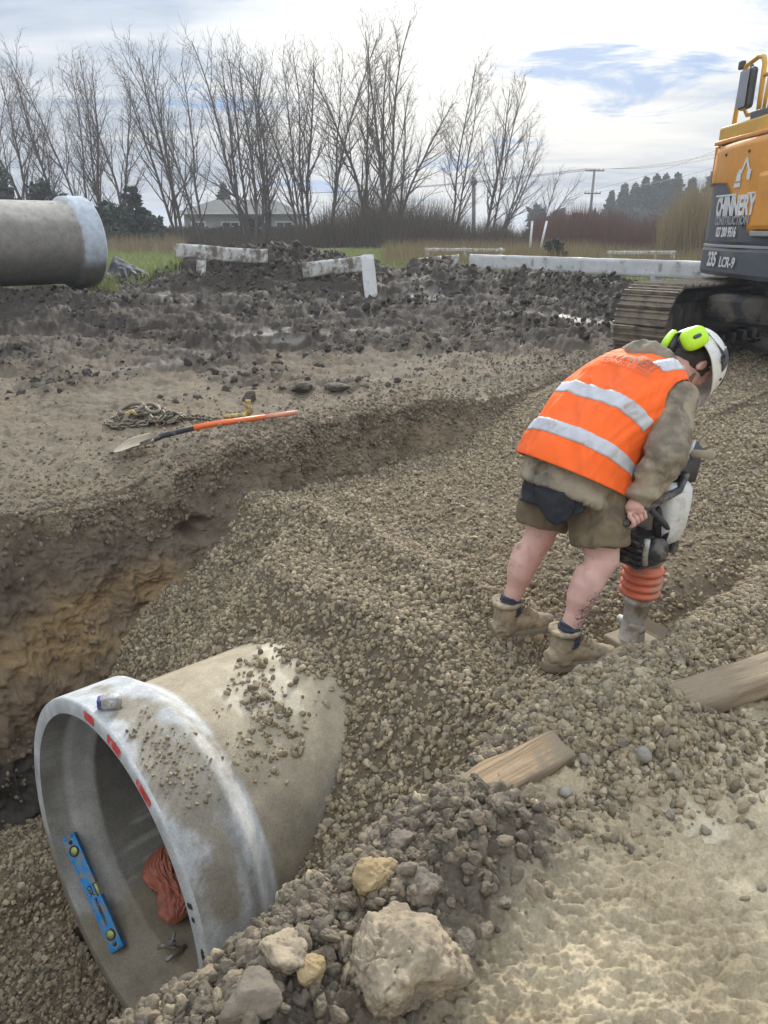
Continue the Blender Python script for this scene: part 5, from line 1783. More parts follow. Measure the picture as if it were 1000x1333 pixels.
def build_rammer():
    lean = nrm(ZU + FD * 0.03 + RD * 0.02)

    def q(f, r, z):
        return RB + FD * f + RD * r + lean * z
    Mx = Matrix(np.stack([FD, -RD, ZU], 1).tolist())
    rm = thing('tamping_rammer', 'white and black tamping rammer with orange bellows held by the man in the vest', 'rammer', RB)
    # foot: a long plate with turned-up ends
    b = MB()
    prof = [(-0.20, 0.055), (-0.17, 0.012), (-0.12, 0.0), (0.12, 0.0), (0.17, 0.014), (0.20, 0.06)]
    ring = [p for p in prof] + [(x, z + 0.022) for x, z in prof[::-1]]
    b.loft([[RB + FD * x + RD * -0.13 + ZU * z for x, z in ring], [RB + FD * x + RD * 0.13 + ZU * z for x, z in ring]], smooth=False)
    b.box(RB + ZU * 0.045, (0.20, 0.17, 0.05), Mx, 0.01)
    b.build('foot_plate', mat('muddy_plate', (0.25, 0.225, 0.18), rough=0.7, scale=12, bump=0.2, dirt=(0.27, 0.215, 0.145), dirt_amt=0.6, dirt_scale=9), rm)
    b = MB(); b.lathe([(0.05, 0.075), (0.07, 0.062), (0.16, 0.055), (0.26, 0.055), (0.262, 0.068), (0.30, 0.070)], RB, lean, 28); b.build('leg', M_RALU, rm)
    b = MB(); b.tube([q(-0.02, 0.075, 0.145), q(-0.02, -0.075, 0.145)], 0.019, 10); b.build('leg_bolt', M_RALU, rm)
    b = MB(); b.box(q(-0.05, 0.045, 0.10), (0.03, 0.05, 0.14), Mx, 0.008); b.build('leg_rib', M_RALU, rm)
    # bellows: five fat folds
    prof = [(0.295, 0.064)]
    for k in range(4):
        z = 0.305 + k * 0.038
        prof += [(z, 0.074), (z + 0.006, 0.090), (z + 0.018, 0.097), (z + 0.028, 0.090), (z + 0.034, 0.075)]
    prof += [(0.46, 0.074), (0.475, 0.070)]
    b = MB(); b.lathe(prof, RB, lean, 36); b.build('bellows', M_BELLOWS, rm)
    # crankcase and engine
    b = MB(); b.lathe([(0.47, 0.078), (0.50, 0.085), (0.54, 0.085), (0.58, 0.07)], RB, lean, 24)
    b.box(q(-0.015, 0.0, 0.60), (0.17, 0.16, 0.15), Mx, 0.025)
    b.build('crankcase', M_RALU, rm)
    b = MB(); b.box(q(-0.10, 0.01, 0.585), (0.16, 0.21, 0.17), Mx, 0.03)
    for k in range(5):
        b.box(q(-0.10, 0.01, 0.525 + k * 0.028), (0.18, 0.22, 0.008), Mx, 0.002)
    b.build('engine', M_RBLACK, rm)
    b = MB(); b.lathe([(0, 0.055), (0.03, 0.06), (0.05, 0.045)], q(-0.10, 0.11, 0.60), RD, 20); b.build('starter_cover', M_RBLACK, rm)
    b = MB(); b.tube([q(-0.155, 0.115, 0.66), q(-0.165, 0.125, 0.60), q(-0.15, 0.12, 0.54)], 0.014, 8); b.build('exhaust_shield', M_RALU, rm)
    b = MB(); b.box(q(0.06, 0.085, 0.60), (0.05, 0.04, 0.12), Mx, 0.012); b.build('carburettor', M_RBLACK, rm)
    # fuel tank: moulded, tapering downwards
    rings = []
    for z, f0, f1, w_ in ((0.60, 0.03, 0.10, 0.06), (0.63, 0.00, 0.13, 0.10), (0.70, -0.03, 0.15, 0.115), (0.80, -0.045, 0.155, 0.12), (0.87, -0.045, 0.15, 0.115), (0.895, -0.03, 0.135, 0.095)):
        ring = []
        for i in range(28):
            a = 2 * math.pi * i / 28
            cx, cy = math.cos(a), math.sin(a)
            sx = np.sign(cx) * abs(cx) ** 0.45; sy = np.sign(cy) * abs(cy) ** 0.45
            ring.append(q((f0 + f1) / 2 + (f1 - f0) / 2 * sx * 0.80 - 0.075, w_ * 0.86 * sy + 0.060, z))
        rings.append(ring)
    b = MB(); b.loft(rings); tk = b.build('fuel_tank', M_RWHITE, rm)
    b = MB(); b.box(q(0.01, 0.142, 0.80), (0.012, 0.012, 0.085), Mx, 0.003); b.build('tank_slot', M_RBLACK, tk)
    b = MB(); b.tube([q(-0.04, 0.128, 0.675), q(-0.005, 0.138, 0.71), q(0.01, 0.138, 0.75)], 0.005, 6); b.build('tank_slot', M_RBLACK, tk)
    # head cover above the tank, with throttle
    b = MB()
    rings = []
    for z, f0, f1, w_ in ((0.88, -0.02, 0.17, 0.085), (0.95, 0.0, 0.185, 0.08), (1.02, 0.05, 0.195, 0.065), (1.04, 0.08, 0.185, 0.045)):
        rings.append([q((f0 + f1) / 2 + (f1 - f0) / 2 * np.sign(math.cos(a)) * abs(math.cos(a)) ** .5 - 0.035, w_ * 1.1 * np.sign(math.sin(a)) * abs(math.sin(a)) ** .5 + 0.02, z) for a in np.linspace(0, 2 * math.pi, 24, endpoint=False)])
    b.loft(rings); b.build('head_cover', M_RBLACK, rm)
    b = MB(); b.tube([q(0.05, 0.06, 1.0), q(0.08, 0.10, 1.01), q(0.11, 0.17, 1.015)], [0.014, 0.018, 0.020], 10); b.build('hand_grip', M_GRIPTAN, rm)
    b = MB(); b.tube([q(0.05, -0.04, 1.0), q(0.08, -0.10, 1.0), q(0.11, -0.17, 1.0)], [0.014, 0.018, 0.020], 10); b.build('hand_grip', M_GRIPTAN, rm)
    b = MB(); b.tube([q(0.02, 0.095, 0.92), q(-0.05, 0.105, 0.96), q(0.06, 0.09, 1.03), q(0.09, 0.075, 1.06)], 0.008, 8); b.build('throttle_lever', M_RALU, rm)
    # frame loop running back to the hands, both sides
    HR = HAND_R
    HL = HAND_L
    b = MB(); b.tube([q(0.02, 0.115, 0.93), q(-0.05, 0.15, 0.88), HR + FD * 0.08 + RD * 0.0 + ZU * 0.03, HR, HR - FD * 0.045 - ZU * 0.02, HR * 0.5 + HL * 0.5 - FD * 0.13 - ZU * 0.05,
                       HL - FD * 0.07 - ZU * 0.03, HL, HL + FD * 0.08 + ZU * 0.03, q(-0.05, -0.15, 0.88), q(0.02, -0.115, 0.93)], 0.0165, 12)
    b.build('handle_frame', M_RBLACK, rm)
    b = MB(); b.tube([HR + FD * 0.09 + ZU * 0.02, q(-0.06, 0.14, 0.70), q(-0.06, 0.12, 0.62)], 0.014, 10); b.build('frame_strut', M_RBLACK, rm)
    b = MB(); b.tube([HL + FD * 0.09 + ZU * 0.02, q(-0.06, -0.14, 0.70), q(-0.06, -0.12, 0.62)], 0.014, 10); b.build('frame_strut', M_RBLACK, rm)
    for r_ in (-0.08, 0.10):
        b = MB(); b.tube([q(-0.05, r_, 0.88), q(-0.09, r_, 0.76), q(-0.08, r_, 0.66)], 0.022, 10); b.build('buffer', M_DARK, rm)


HAND_R = PX(826, 673, 3.10)
HAND_L = PX(812, 640, 3.52)
build_rammer()

# ------------------------------------------------------------------ the man
P_HEM = np.array([0.795, 3.055, 0.47])
SP_ = [P_HEM, np.array([0.845, 3.115, 0.61]), np.array([0.93, 3.165, 0.735]), np.array([1.045, 3.225, 0.84]), np.array([1.145, 3.28, 0.905]), np.array([1.225, 3.32, 0.935])]
HW_ = [(0.226, 0.168), (0.220, 0.162), (0.212, 0.152), (0.226, 0.150), (0.222, 0.130), (0.115, 0.10)]


def catmull(P, x):
    n = len(P) - 1
    x = max(0.0, min(1.0, x)) * n
    i = min(int(x), n - 1); t = x - i
    p = [np.asarray(P[max(0, min(n, i + k))], float) for k in (-1, 0, 1, 2)]
    return 0.5 * ((2 * p[1]) + (-p[0] + p[2]) * t + (2 * p[0] - 5 * p[1] + 4 * p[2] - p[3]) * t * t + (-p[0] + 3 * p[1] - 3 * p[2] + p[3]) * t ** 3)


def fold(th, v):
    """cloth folds shared by jacket and vest"""
    th = np.asarray(th, float); v = np.asarray(v, float)
    a = 0.013 * fbm(np.cos(th) * 1.8 + 3, np.sin(th) * 1.8 + v * 2.5, oct=3, ridged=True) + 0.010 * fbm(np.cos(th) * 3.4 + v * 5, np.sin(th) * 3.4 - v * 6 + 9, oct=2, ridged=True)
    c = 0.006 * np.sin(th * 3 + v * 16 + 2 * np.sin(v * 7)) * sstep(0.0, 0.4, v) * sstep(1.0, .6, v)
    return a + c


def torso(th, v, off=0.0):
    c = catmull(SP_, v); t = nrm(catmull(SP_, v + 0.02) - catmull(SP_, v - 0.02))
    a, b_ = catmull(HW_, v)
    dor = nrm(np.cross(RD, t))
    ct, st_ = math.cos(th), math.sin(th)
    e = 0.80
    x = np.sign(ct) * abs(ct) ** e; y = np.sign(st_) * abs(st_) ** e
    return c + RD * x * (a + off) + dor * y * (b_ + off)


M_JACKET = mat('khaki_canvas', (0.30, 0.25, 0.175), rough=0.9, scale=5, var=0.3, bump=0.35, bscale=90, dirt=(0.15, 0.125, 0.092), dirt_amt=0.40, dirt_scale=6)
M_VEST = mat('hi_vis_orange', (0.95, 0.135, 0.012), rough=0.75, scale=5, var=0.10, bump=0.15, bscale=120)
M_BAND = mat('reflective_tape', (0.50, 0.50, 0.52), rough=0.45, scale=14, var=0.12, bump=0.15, bscale=150, dirt=(0.36, 0.30, 0.25), dirt_amt=0.22, dirt_scale=12)
M_SHORTS = mat('brown_shorts', (0.185, 0.14, 0.082), rough=0.9, scale=6, var=0.3, bump=0.35, bscale=110, dirt=(0.07, 0.058, 0.042), dirt_amt=0.3, dirt_scale=6)
M_SHIRT = mat('black_shirt', (0.022, 0.023, 0.028), rough=0.9, scale=8, var=0.3, bump=0.3, bscale=100)
M_SOCK = mat('navy_sock', (0.035, 0.042, 0.062), rough=0.95, scale=20, bump=0.4, bscale=160)
M_BOOT = mat('muddy_tan_boot', (0.42, 0.325, 0.205), rough=0.85, scale=9, var=0.25, bump=0.4, bscale=60, dirt=(0.24, 0.19, 0.13), dirt_amt=0.5, dirt_scale=9)
M_SOLE = mat('muddy_sole', (0.24, 0.195, 0.135), rough=0.9, scale=12, bump=0.5, bscale=60)
M_HAIR = mat('dark_hair', (0.045, 0.035, 0.027), rough=0.7, scale=30, bump=0.6, bscale=120)
M_HELMET = mat('helmet_white', (0.66, 0.655, 0.62), rough=0.35, scale=8, var=0.08, bump=0.03, dirt=(0.42, 0.37, 0.29), dirt_amt=0.30, dirt_scale=16)
M_LIME = mat('lime_green_plastic', (0.48, 0.78, 0.015), rough=0.35, scale=8, var=0.08, bump=0.02, dirt=(0.30, 0.36, 0.08), dirt_amt=0.12, dirt_scale=25)
M_GREYPL = mat('dark_grey_plastic', (0.045, 0.047, 0.052), rough=0.5, scale=12, bump=0.05, dirt=(0.20, 0.18, 0.15), dirt_amt=0.25, dirt_scale=20)

KNEE_R = PX(782, 730, 3.20); ANK_R = PX(740, 822, 3.27); KNEE_L = PX(699, 702, 3.42); ANK_L = PX(664, 785, 3.50)
HIP_R = np.array([0.925, 3.02, 0.54]); HIP_L = np.array([0.79, 3.21, 0.55])
SH_R = np.array([1.225, 3.105, 0.868]); SH_L = np.array([1.02, 3.46, 0.868])
ELB_R = PX(866, 598, 3.02); WR_R = PX(829, 652, 3.085)
ELB_L = np.array([1.21, 3.56, 0.69]); WR_L = HAND_L + np.array([0.02, 0.05, 0.09])
HC = PX(899, 477, 3.37)
HU = nrm(FD * 0.93 + ZU * 0.26 + RD * 0.10); HF = nrm(-ZU * 0.93 + FD * 0.30 + RD * 0.12); HF = nrm(HF - HU * (HF @ HU)); HX = np.cross(HF, HU)   # crown, face, towards his right
if HX @ RD < 0:
    HX = -HX


def skin_material():
    m = mat('skin', (0.68, 0.43, 0.36), rough=0.55, scale=7, var=0.16, bump=0.25, bscale=90, col2=(0.58, 0.315, 0.255), dirt=(0.38, 0.25, 0.185), dirt_amt=0.22, dirt_scale=13)
    t = m.node_tree; b = t.nodes['Principled BSDF']
    b.inputs['Subsurface Weight'].default_value = 0.12
    b.inputs['Subsurface Radius'].default_value = (0.012, 0.005, 0.003)
    # ink on the outside of the right calf
    src = b.inputs['Base Color'].links[0].from_socket
    geo = N(t, 'ShaderNodeNewGeometry')
    c = (np.asarray(KNEE_R) * 0.36 + np.asarray(ANK_R) * 0.64) + np.array([0.03, -0.06, 0.0])
    ds = N(t, 'ShaderNodeVectorMath', operation='SUBTRACT'); ds.inputs[1].default_value = tuple(c)
    L(t, geo.outputs['Position'], ds.inputs[0])
    mp = N(t, 'ShaderNodeMapping'); mp.inputs['Rotation'].default_value = (0, R(-22), 0)
    L(t, ds.outputs[0], mp.inputs['Vector'])
    ds2 = N(t, 'ShaderNodeVectorMath', operation='MULTIPLY'); ds2.inputs[1].default_value = (1 / 0.055, 1 / 0.09, 1 / 0.115)
    L(t, mp.outputs[0], ds2.inputs[0])
    ln = N(t, 'ShaderNodeVectorMath', operation='LENGTH'); L(t, ds2.outputs[0], ln.inputs[0])
    msk = N(t, 'ShaderNodeMapRange', inp={'From Min': 1.05, 'From Max': 0.75}); L(t, ln.outputs['Value'], msk.inputs['Value'])
    vo = N(t, 'ShaderNodeTexVoronoi', feature='DISTANCE_TO_EDGE', inp={'Scale': 50.0}); L(t, geo.outputs['Position'], vo.inputs['Vector'])
    no = N(t, 'ShaderNodeTexNoise', inp={'Scale': 75, 'Detail': 3}); L(t, geo.outputs['Position'], no.inputs['Vector'])
    vr = N(t, 'ShaderNodeMapRange', inp={'From Min': 0.20, 'From Max': 0.08}); L(t, vo.outputs['Distance'], vr.inputs['Value'])
    nr = N(t, 'ShaderNodeMapRange', inp={'From Min': 0.42, 'From Max': 0.56}); L(t, no.outputs['Fac'], nr.inputs['Value'])
    m1 = N(t, 'ShaderNodeMath', operation='MULTIPLY'); L(t, vr.outputs[0], m1.inputs[0]); L(t, nr.outputs[0], m1.inputs[1])
    m2 = N(t, 'ShaderNodeMath', operation='MULTIPLY'); L(t, m1.outputs[0], m2.inputs[0]); L(t, msk.outputs[0], m2.inputs[1])
    m3 = N(t, 'ShaderNodeMath', operation='MULTIPLY', inp={1: 0.95}); L(t, m2.outputs[0], m3.inputs[0])
    mx = N(t, 'ShaderNodeMixRGB', inp={'Color2': (0.085, 0.075, 0.08, 1)})
    L(t, m3.outputs[0], mx.inputs['Fac']); L(t, src, mx.inputs['Color1']); L(t, mx.outputs['Color'], b.inputs['Base Color'])
    return m


M_SKIN = skin_material()


def hand_into(b, fine, W, H, bar, outd):
    """palm in b, fingers in fine: four fingers close round the bar, the thumb from the other side"""
    bar = nrm(bar)
    down = nrm(H - W); down = nrm(down - bar * (down @ bar))
    outd = nrm(outd - bar * (outd @ bar)); outd = nrm(outd - down * (outd @ down))
    pc = H - down * 0.055 + outd * 0.012
    b.tube([W, W * 0.35 + pc * 0.65, pc, pc + down * 0.03], [(0.030, 0.027), (0.034, 0.028), (0.040, 0.022), (0.040, 0.018)], 14, ref=bar)
    lens = [0.92, 1.05, 1.0, 0.82]
    for k in range(4):
        o = bar * (0.033 - 0.022 * k)
        rr = 0.0165 + 0.0105
        pts = [pc + down * 0.01 + o * 0.85 + outd * 0.004]
        for a in np.radians([-68, -25, 25, 75, 125, 168 if lens[k] > 0.9 else 150]):
            pts.append(H + o + outd * math.cos(a) * rr * 1.05 + down * math.sin(a) * rr)
        fine.tube(pts, [0.0108, 0.0106, 0.0102, 0.0098, 0.0092, 0.0085, 0.0062], 10)
    # thumb leaves the side of the palm near its base and crosses over the bar
    th = [pc - down * 0.012 + bar * 0.034 - outd * 0.004, pc + down * 0.018 + bar * 0.050 - outd * 0.022, H + bar * 0.048 - outd * 0.026 + down * 0.0, H + bar * 0.030 - outd * 0.020 + down * 0.020]
    fine.tube(th, [0.0145, 0.0128, 0.0112, 0.0075], 10)


def build_man():
    root = thing('person', 'man in an orange vest, brown shorts and white helmet bending over the rammer', 'person', (ANK_R + ANK_L) / 2 * np.array([1, 1, 0]) + np.array([0, 0, -0.28]))
    # ---------------- body, one surface
    b = MB(); fine = MB()
    for hip, knee, ank, sg in ((HIP_R, KNEE_R, ANK_R, 1), (HIP_L, KNEE_L, ANK_L, -1)):
        back = -FD
        calf = knee * 0.66 + ank * 0.34 + back * 0.022
        low = knee * 0.28 + ank * 0.72 + back * 0.006
        b.tube([hip + ZU * 0.06, hip, hip * 0.5 + knee * 0.5 + FD * 0.012, knee * 0.85 + hip * 0.15 + FD * 0.008, knee + FD * 0.012, knee * 0.86 + ank * 0.14 + back * 0.004, calf, knee * 0.48 + ank * 0.52 + back * 0.018, low, ank, ank - ZU * 0.05],
               [0.10, 0.103, 0.092, 0.076, 0.071, 0.064, 0.070, 0.063, 0.046, 0.039, 0.043], 20)
        b.ell(knee + FD * 0.046 + ZU * 0.005, 0.044, 0.044, 0.050)
        for k_ in (-1, 1):
            b.ell(knee * 0.70 + ank * 0.30 - FD * 0.036 + RD * 0.022 * k_, 0.042, 0.042, 0.085)
        b.tube([knee * .3 + ank * .7 - FD * 0.03, ank - FD * 0.038 - ZU * 0.02], [0.02, 0.014], 8)
    for v in np.linspace(0.06, 0.9, 10):
        pass
    b.loft([[torso(t, v, -0.035) for t in np.linspace(0, 2 * math.pi, 28, endpoint=False)] for v in np.linspace(0.12, 0.92, 12)])
    for sh, el, wr in ((SH_R, ELB_R, WR_R), (SH_L, ELB_L, WR_L)):
        b.tube([sh - (sh - SP_[4]) * 0.3, sh, sh * .5 + el * .5, el, el * .5 + wr * .5, wr], [0.07, 0.066, 0.056, 0.046, 0.044, 0.030], 16)
    nk = catmull(SP_, 0.97)
    b.tube([catmull(SP_, 0.86), nk, HC - HU * 0.05 - HF * 0.015], [0.085, 0.066, 0.064], 18)
    # head: skull, jaw, brow, nose, lips, eyes, ears
    Mh = np.stack([HX, HF, HU], 1)

    def hp(x, f, u):
        return HC + HX * x + HF * f + HU * u
    b.ell(hp(0, -0.012, 0.035), 0.076, 0.098, 0.088, Mh, 24, 16)
    b.ell(hp(0, 0.022, -0.035), 0.060, 0.072, 0.085, Mh, 20, 14)
    b.ell(hp(0, 0.052, -0.082), 0.034, 0.036, 0.030, Mh, 16, 10)
    b.ell(hp(0, 0.075, 0.030), 0.050, 0.016, 0.014, Mh, 14, 8)
    b.tube([hp(0, 0.083, 0.022), hp(0, 0.100, -0.008), hp(0, 0.108, -0.022)], [0.010, 0.013, 0.016], 10)
    b.ell(hp(0, 0.092, -0.058), 0.022, 0.010, 0.006, Mh, 12, 8); b.ell(hp(0, 0.090, -0.068), 0.020, 0.010, 0.006, Mh, 12, 8)
    for sx in (1, -1):
        b.ell(hp(sx * 0.031, 0.080, 0.008), 0.015, 0.010, 0.009, Mh, 10, 8)
        b.ell(hp(sx * 0.076, -0.012, -0.012), 0.008, 0.019, 0.033, Mh, 14, 10)
        b.tube([hp(sx * 0.080, -0.006, 0.014), hp(sx * 0.088, -0.026, 0.010), hp(sx * 0.086, -0.026, -0.014), hp(sx * 0.079, -0.008, -0.036)], [0.006, 0.0075, 0.0065, 0.006], 8)
    hand_into(b, fine, WR_R, HAND_R, FD + ZU * 0.35, RD)
    hand_into(b, fine, WR_L, HAND_L, FD + ZU * 0.35, -RD)
    me = voxel(b, 'body', 0.0062, 3, lambda co: 0.0016 * fbm(co[:, 0] * 30, co[:, 1] * 30, co[:, 2] * 18, oct=3))
    fm = fine.mesh('f')
    bm = bmesh.new(); bm.from_mesh(me); bm.from_mesh(fm)
    for f in bm.faces:
        f.smooth = True
    bm.to_mesh(me); bm.free()
    link('body', me, M_SKIN, root)
    # ---------------- shorts
    b = MB()
    b.loft([[torso(t, v, -0.012) for t in np.linspace(0, 2 * math.pi, 30, endpoint=False)] for v in np.linspace(0.04, 0.30, 6)])
    for hip, knee in ((HIP_R, KNEE_R), (HIP_L, KNEE_L)):
        e = knee * 0.80 + hip * 0.20
        m = hip * .5 + knee * .5
        b.tube([hip + ZU * 0.05, hip, m, e * 1.0], [0.122, 0.128, 0.126, 0.119], 24)
    b.ell((HIP_R + HIP_L) / 2 + ZU * 0.0 - FD * 0.03, 0.20, 0.20, 0.14)

    def nsh(co):
        return 0.011 * fbm(co[:, 0] * 12, co[:, 1] * 12, co[:, 2] * 6, oct=3, ridged=True)
    link('shorts', voxel(b, 'shorts', 0.008, 5, nsh), M_SHORTS, root)
    # black shirt tail below the jacket, and the pouch of cloth hanging at the back
    for nm, t0, t1, drop, grow in (('shirt_tail', 0.45, 4.2, 0.085, -0.02), ('shirt_flap', 0.80, 1.70, 0.125, -0.012)):
        n, m_ = 60, 10
        P = np.zeros((m_, n, 3))
        for j, t in enumerate(np.linspace(t0, t1, n)):
            p1 = torso(t, 0.01, grow)
            k = math.sin(math.pi * j / (n - 1)) ** 0.45
            for i in range(m_):
                q = i / (m_ - 1)
                w_ = fold(np.array([t]), np.array([q * 0.4]))[0] * 0.8
                P[i, j] = p1 + np.array([0, 0, -1]) * (0.02 + drop * k) * q + (-FD * 0.02 + RD * 0.01) * q + nrm(p1 - P_HEM) * (w_ + 0.004 * math.sin(t * 11) * q)
        o = link(nm, grid_mesh(nm, P), M_SHIRT, root)
        md = o.modifiers.new('s', 'SOLIDIFY'); md.thickness = 0.006
    # ---------------- jacket
    b = MB()
    n = 44
    b.loft([[torso(t, v, 0.0) for t in np.linspace(0, 2 * math.pi, n, endpoint=False)] for v in np.linspace(0.0, 1.0, 30)])
    for sh, el, wr, hd in ((SH_R, ELB_R, WR_R, HAND_R), (SH_L, ELB_L, WR_L, HAND_L)):
        inn = catmull(SP_, 0.78)
        mid = sh * .5 + el * .5
        b.tube([inn * .55 + sh * .45, sh, mid, el, el * .55 + wr * .45, wr * 0.9 + el * 0.1, wr * 1.02 - el * 0.02], [0.108, 0.104, 0.091, 0.080, 0.067, 0.056, 0.054], 24)
    nk = catmull(SP_, 0.97)
    tdir = nrm(SP_[5] - SP_[4]); dor = nrm(np.cross(RD, tdir))
    b.tube([catmull(SP_, 0.85), nk - HF * 0.01, nk + tdir * 0.045 - HF * 0.005], [(0.12, 0.10), (0.098, 0.090), (0.088, 0.080)], 24)

    def njk(co):
        d = 0.017 * fbm(co[:, 0] * 7, co[:, 1] * 7, co[:, 2] * 12, oct=3, ridged=True) + 0.004 * fbm(co[:, 0] * 26, co[:, 1] * 26, co[:, 2] * 26, oct=2)
        # rings of creases along the bent sleeve
        ax = nrm(WR_R - SH_R)
        q = (co - SH_R) @ ax
        dist = np.linalg.norm((co - SH_R) - q[:, None] * ax, axis=1)
        m_ = (q > 0.02) & (dist < 0.22)
        return d + np.where(m_, 0.006 * np.sin(q * 62 + 3 * fbm(co[:, 0] * 9, co[:, 1] * 9, co[:, 2] * 9, oct=2)) * sstep(0.18, 0.32, q), 0)
    jk = link('jacket', voxel(b, 'jacket', 0.0085, 6, njk), M_JACKET, root)
    # hood, fallen in a roll behind the neck
    b = MB()
    hood = []
    for a in np.radians([-25, 5, 40, 75, 105, 140, 175, 205]):
        hood.append(nk + tdir * 0.0 + RD * math.cos(a) * 0.125 + dor * (math.sin(a) * 0.105 + 0.045) - tdir * 0.05 * math.sin(a) * (math.sin(a) > 0))
    b.tube(hood, [(0.022, 0.03), (0.034, 0.04), (0.044, 0.05), (0.050, 0.058), (0.050, 0.058), (0.044, 0.05), (0.034, 0.04), (0.022, 0.03)], 16)
    b.tube([nk - tdir * 0.11 + dor * 0.112 + RD * 0.09, nk - tdir * 0.13 + dor * 0.125, nk - tdir * 0.11 + dor * 0.112 - RD * 0.09], [0.02, 0.03, 0.02], 12)

    def nhd(co):
        return 0.008 * fbm(co[:, 0] * 16, co[:, 1] * 16, co[:, 2] * 22, oct=3, ridged=True)
    link('hood', voxel(b, 'hood', 0.007, 4, nhd), M_JACKET, root)
    # ---------------- vest: a shell over the jacket with armholes
    nv, nt_ = 130, 240
    vs = np.linspace(0.125, 0.935, nv); ts = np.linspace(0, 2 * math.pi, nt_, endpoint=False)
    OFF = 0.026

    def vest_pt(t, v, off=OFF):
        f = float(fold(t, v))
        flare = 0.012 * sstep(0.45, 0.2, v)
        return torso(t, v, off + f * 0.9 + flare)

    def in_arm(t, v):
        d = abs((t + math.pi) % (2 * math.pi) - math.pi)          # distance from his right side
        d2 = abs(t - math.pi)
        d0 = min(abs(((t + 0.18) + math.pi) % (2 * math.pi) - math.pi), abs(t - math.pi - 0.18))
        return (d0 / 0.62) ** 2 + ((v - 0.735) / 0.165) ** 2 < 1
    verts = [vest_pt(t, v) for v in vs for t in ts]
    faces = []
    for i in range(nv - 1):
        for j in range(nt_):
            t = ts[j] + math.pi / nt_; v = (vs[i] + vs[i + 1]) / 2
            if in_arm(t, v) or abs(t - 1.5 * math.pi) < 0.05:
                continue
            a = i * nt_ + j; c = i * nt_ + (j + 1) % nt_
            faces.append((a, c, c + nt_, a + nt_))
    b = MB(); b.add(verts, faces)
    me = b.mesh('vest')
    bm = bmesh.new(); bm.from_mesh(me)
    bmesh.ops.delete(bm, geom=[v for v in bm.verts if not v.link_faces], context='VERTS')
    for _ in range(3):      # even out the stepped armhole edge
        ed = [v for v in bm.verts if v.is_boundary]
        new = {}
        for v in ed:
            nb = [e.other_vert(v) for e in v.link_edges if e.is_boundary]
            if len(nb) == 2:
                new[v] = v.co * 0.4 + (nb[0].co + nb[1].co) * 0.3
        for v, c in new.items():
            v.co = c
    bm.to_mesh(me); bm.free()
    vo = link('vest', me, M_VEST, root)
    md = vo.modifiers.new('s', 'SOLIDIFY'); md.thickness = 0.005

    def band(t0, t1, v0, v1, n, skip=True, off=OFF + 0.0045, skew=0.0):
        P = np.zeros((7, n, 3))
        for j, t in enumerate(np.linspace(t0, t1, n)):
            for i in range(7):
                P[i, j] = vest_pt(t, v0 + (v1 - v0) * i / 6 + skew * (j / (n - 1) - .5), off)
        o = link('reflective_band', grid_mesh('reflective_band', P), M_BAND, vo)
        md = o.modifiers.new('s', 'SOLIDIFY'); md.thickness = 0.003
    band(-1.45, math.pi + 1.45, 0.235, 0.300, 150)
    band(0.10, math.pi - 0.10, 0.440, 0.505, 120)
    band(-1.45, -0.62, 0.440, 0.505, 30)
    # shoulder stripes run along the back over the shoulder
    for tc_, sg in ((0.98, 1), (math.pi - 0.98, -1)):
        P = np.zeros((24, 7, 3))
        for i, v in enumerate(np.linspace(0.735, 0.925, 24)):
            for j in range(7):
                P[i, j] = vest_pt(tc_ - sg * 0.30 * (i / 23) + sg * (j / 6 - .5) * (0.30 + 0.25 * i / 23), v, OFF + 0.0045)
        o = link('shoulder_stripe', grid_mesh('shoulder_stripe', P), M_BAND, vo)
        md = o.modifiers.new('s', 'SOLIDIFY'); md.thickness = 0.003
    M_PRINT = mat('faded_print', (0.78, 0.27, 0.12), rough=0.7, bump=0)
    M_PRINT2 = mat('grey_print', (0.40, 0.20, 0.14), rough=0.7, bump=0)

    def vlet(txt, size, tc_, vc, m, sx):
        def wp(x, y, z):
            return vest_pt(tc_ - x / 0.24, vc + y / 0.58, OFF + 0.0095 + z)
        put_text('print', txt, size, (0, 0, 0), RD, ZU, m, vo, 0.0006, 0.0, 0, sx, wp)
    vlet('CHINNERY', 0.050, 1.38, 0.705, M_PRINT2, 0.85)
    vlet('CONSTRUCTION', 0.028, 1.34, 0.655, M_PRINT, 0.9)
    # ---------------- socks and boots
    for ank, heel_px, toe_px, zg, sg in ((ANK_R, (706, 872), (786, 868), None, 1), (ANK_L, (637, 818), (691, 808), None, -1)):
        b = MB(); b.tube([ank + (KNEE_R if sg > 0 else KNEE_L) * 0.10 - ank * 0.10, ank + ZU * 0.0, ank - ZU * 0.06], [0.054, 0.052, 0.054], 20)
        link('sock', voxel(b, 'sock', 0.006, 2, lambda co: 0.003 * np.sin(co[:, 2] * 300)), M_SOCK, root)
        tod = nrm(np.array([0.975, 0.22, 0.0]) if sg > 0 else np.array([0.93, 0.36, 0.0]))
        zg = ank[2] - 0.175
        foot = np.array([ank[0], ank[1], zg])
        sid = np.cross(tod, ZU)

        def fp(f, s_, z):
            return foot + tod * f * 1.22 + sid * s_ * 1.2 + ZU * z * 1.12
        b = MB()
        b.tube([fp(-0.01, 0, 0.165), fp(-0.015, 0, 0.13), fp(-0.02, 0, 0.08), fp(-0.015, 0, 0.03)], [(0.056, 0.051), (0.056, 0.050), (0.056, 0.050), (0.058, 0.053)], 20)
        b.tube([fp(-0.075, 0, 0.045), fp(-0.03, 0, 0.052), fp(0.04, 0, 0.062), fp(0.10, 0, 0.052), fp(0.155, 0, 0.040), fp(0.195, 0, 0.032)], [(0.034, 0.036), (0.044, 0.048), (0.046, 0.056), (0.048, 0.044), (0.047, 0.038), (0.030, 0.026)], 20, ref=sid)
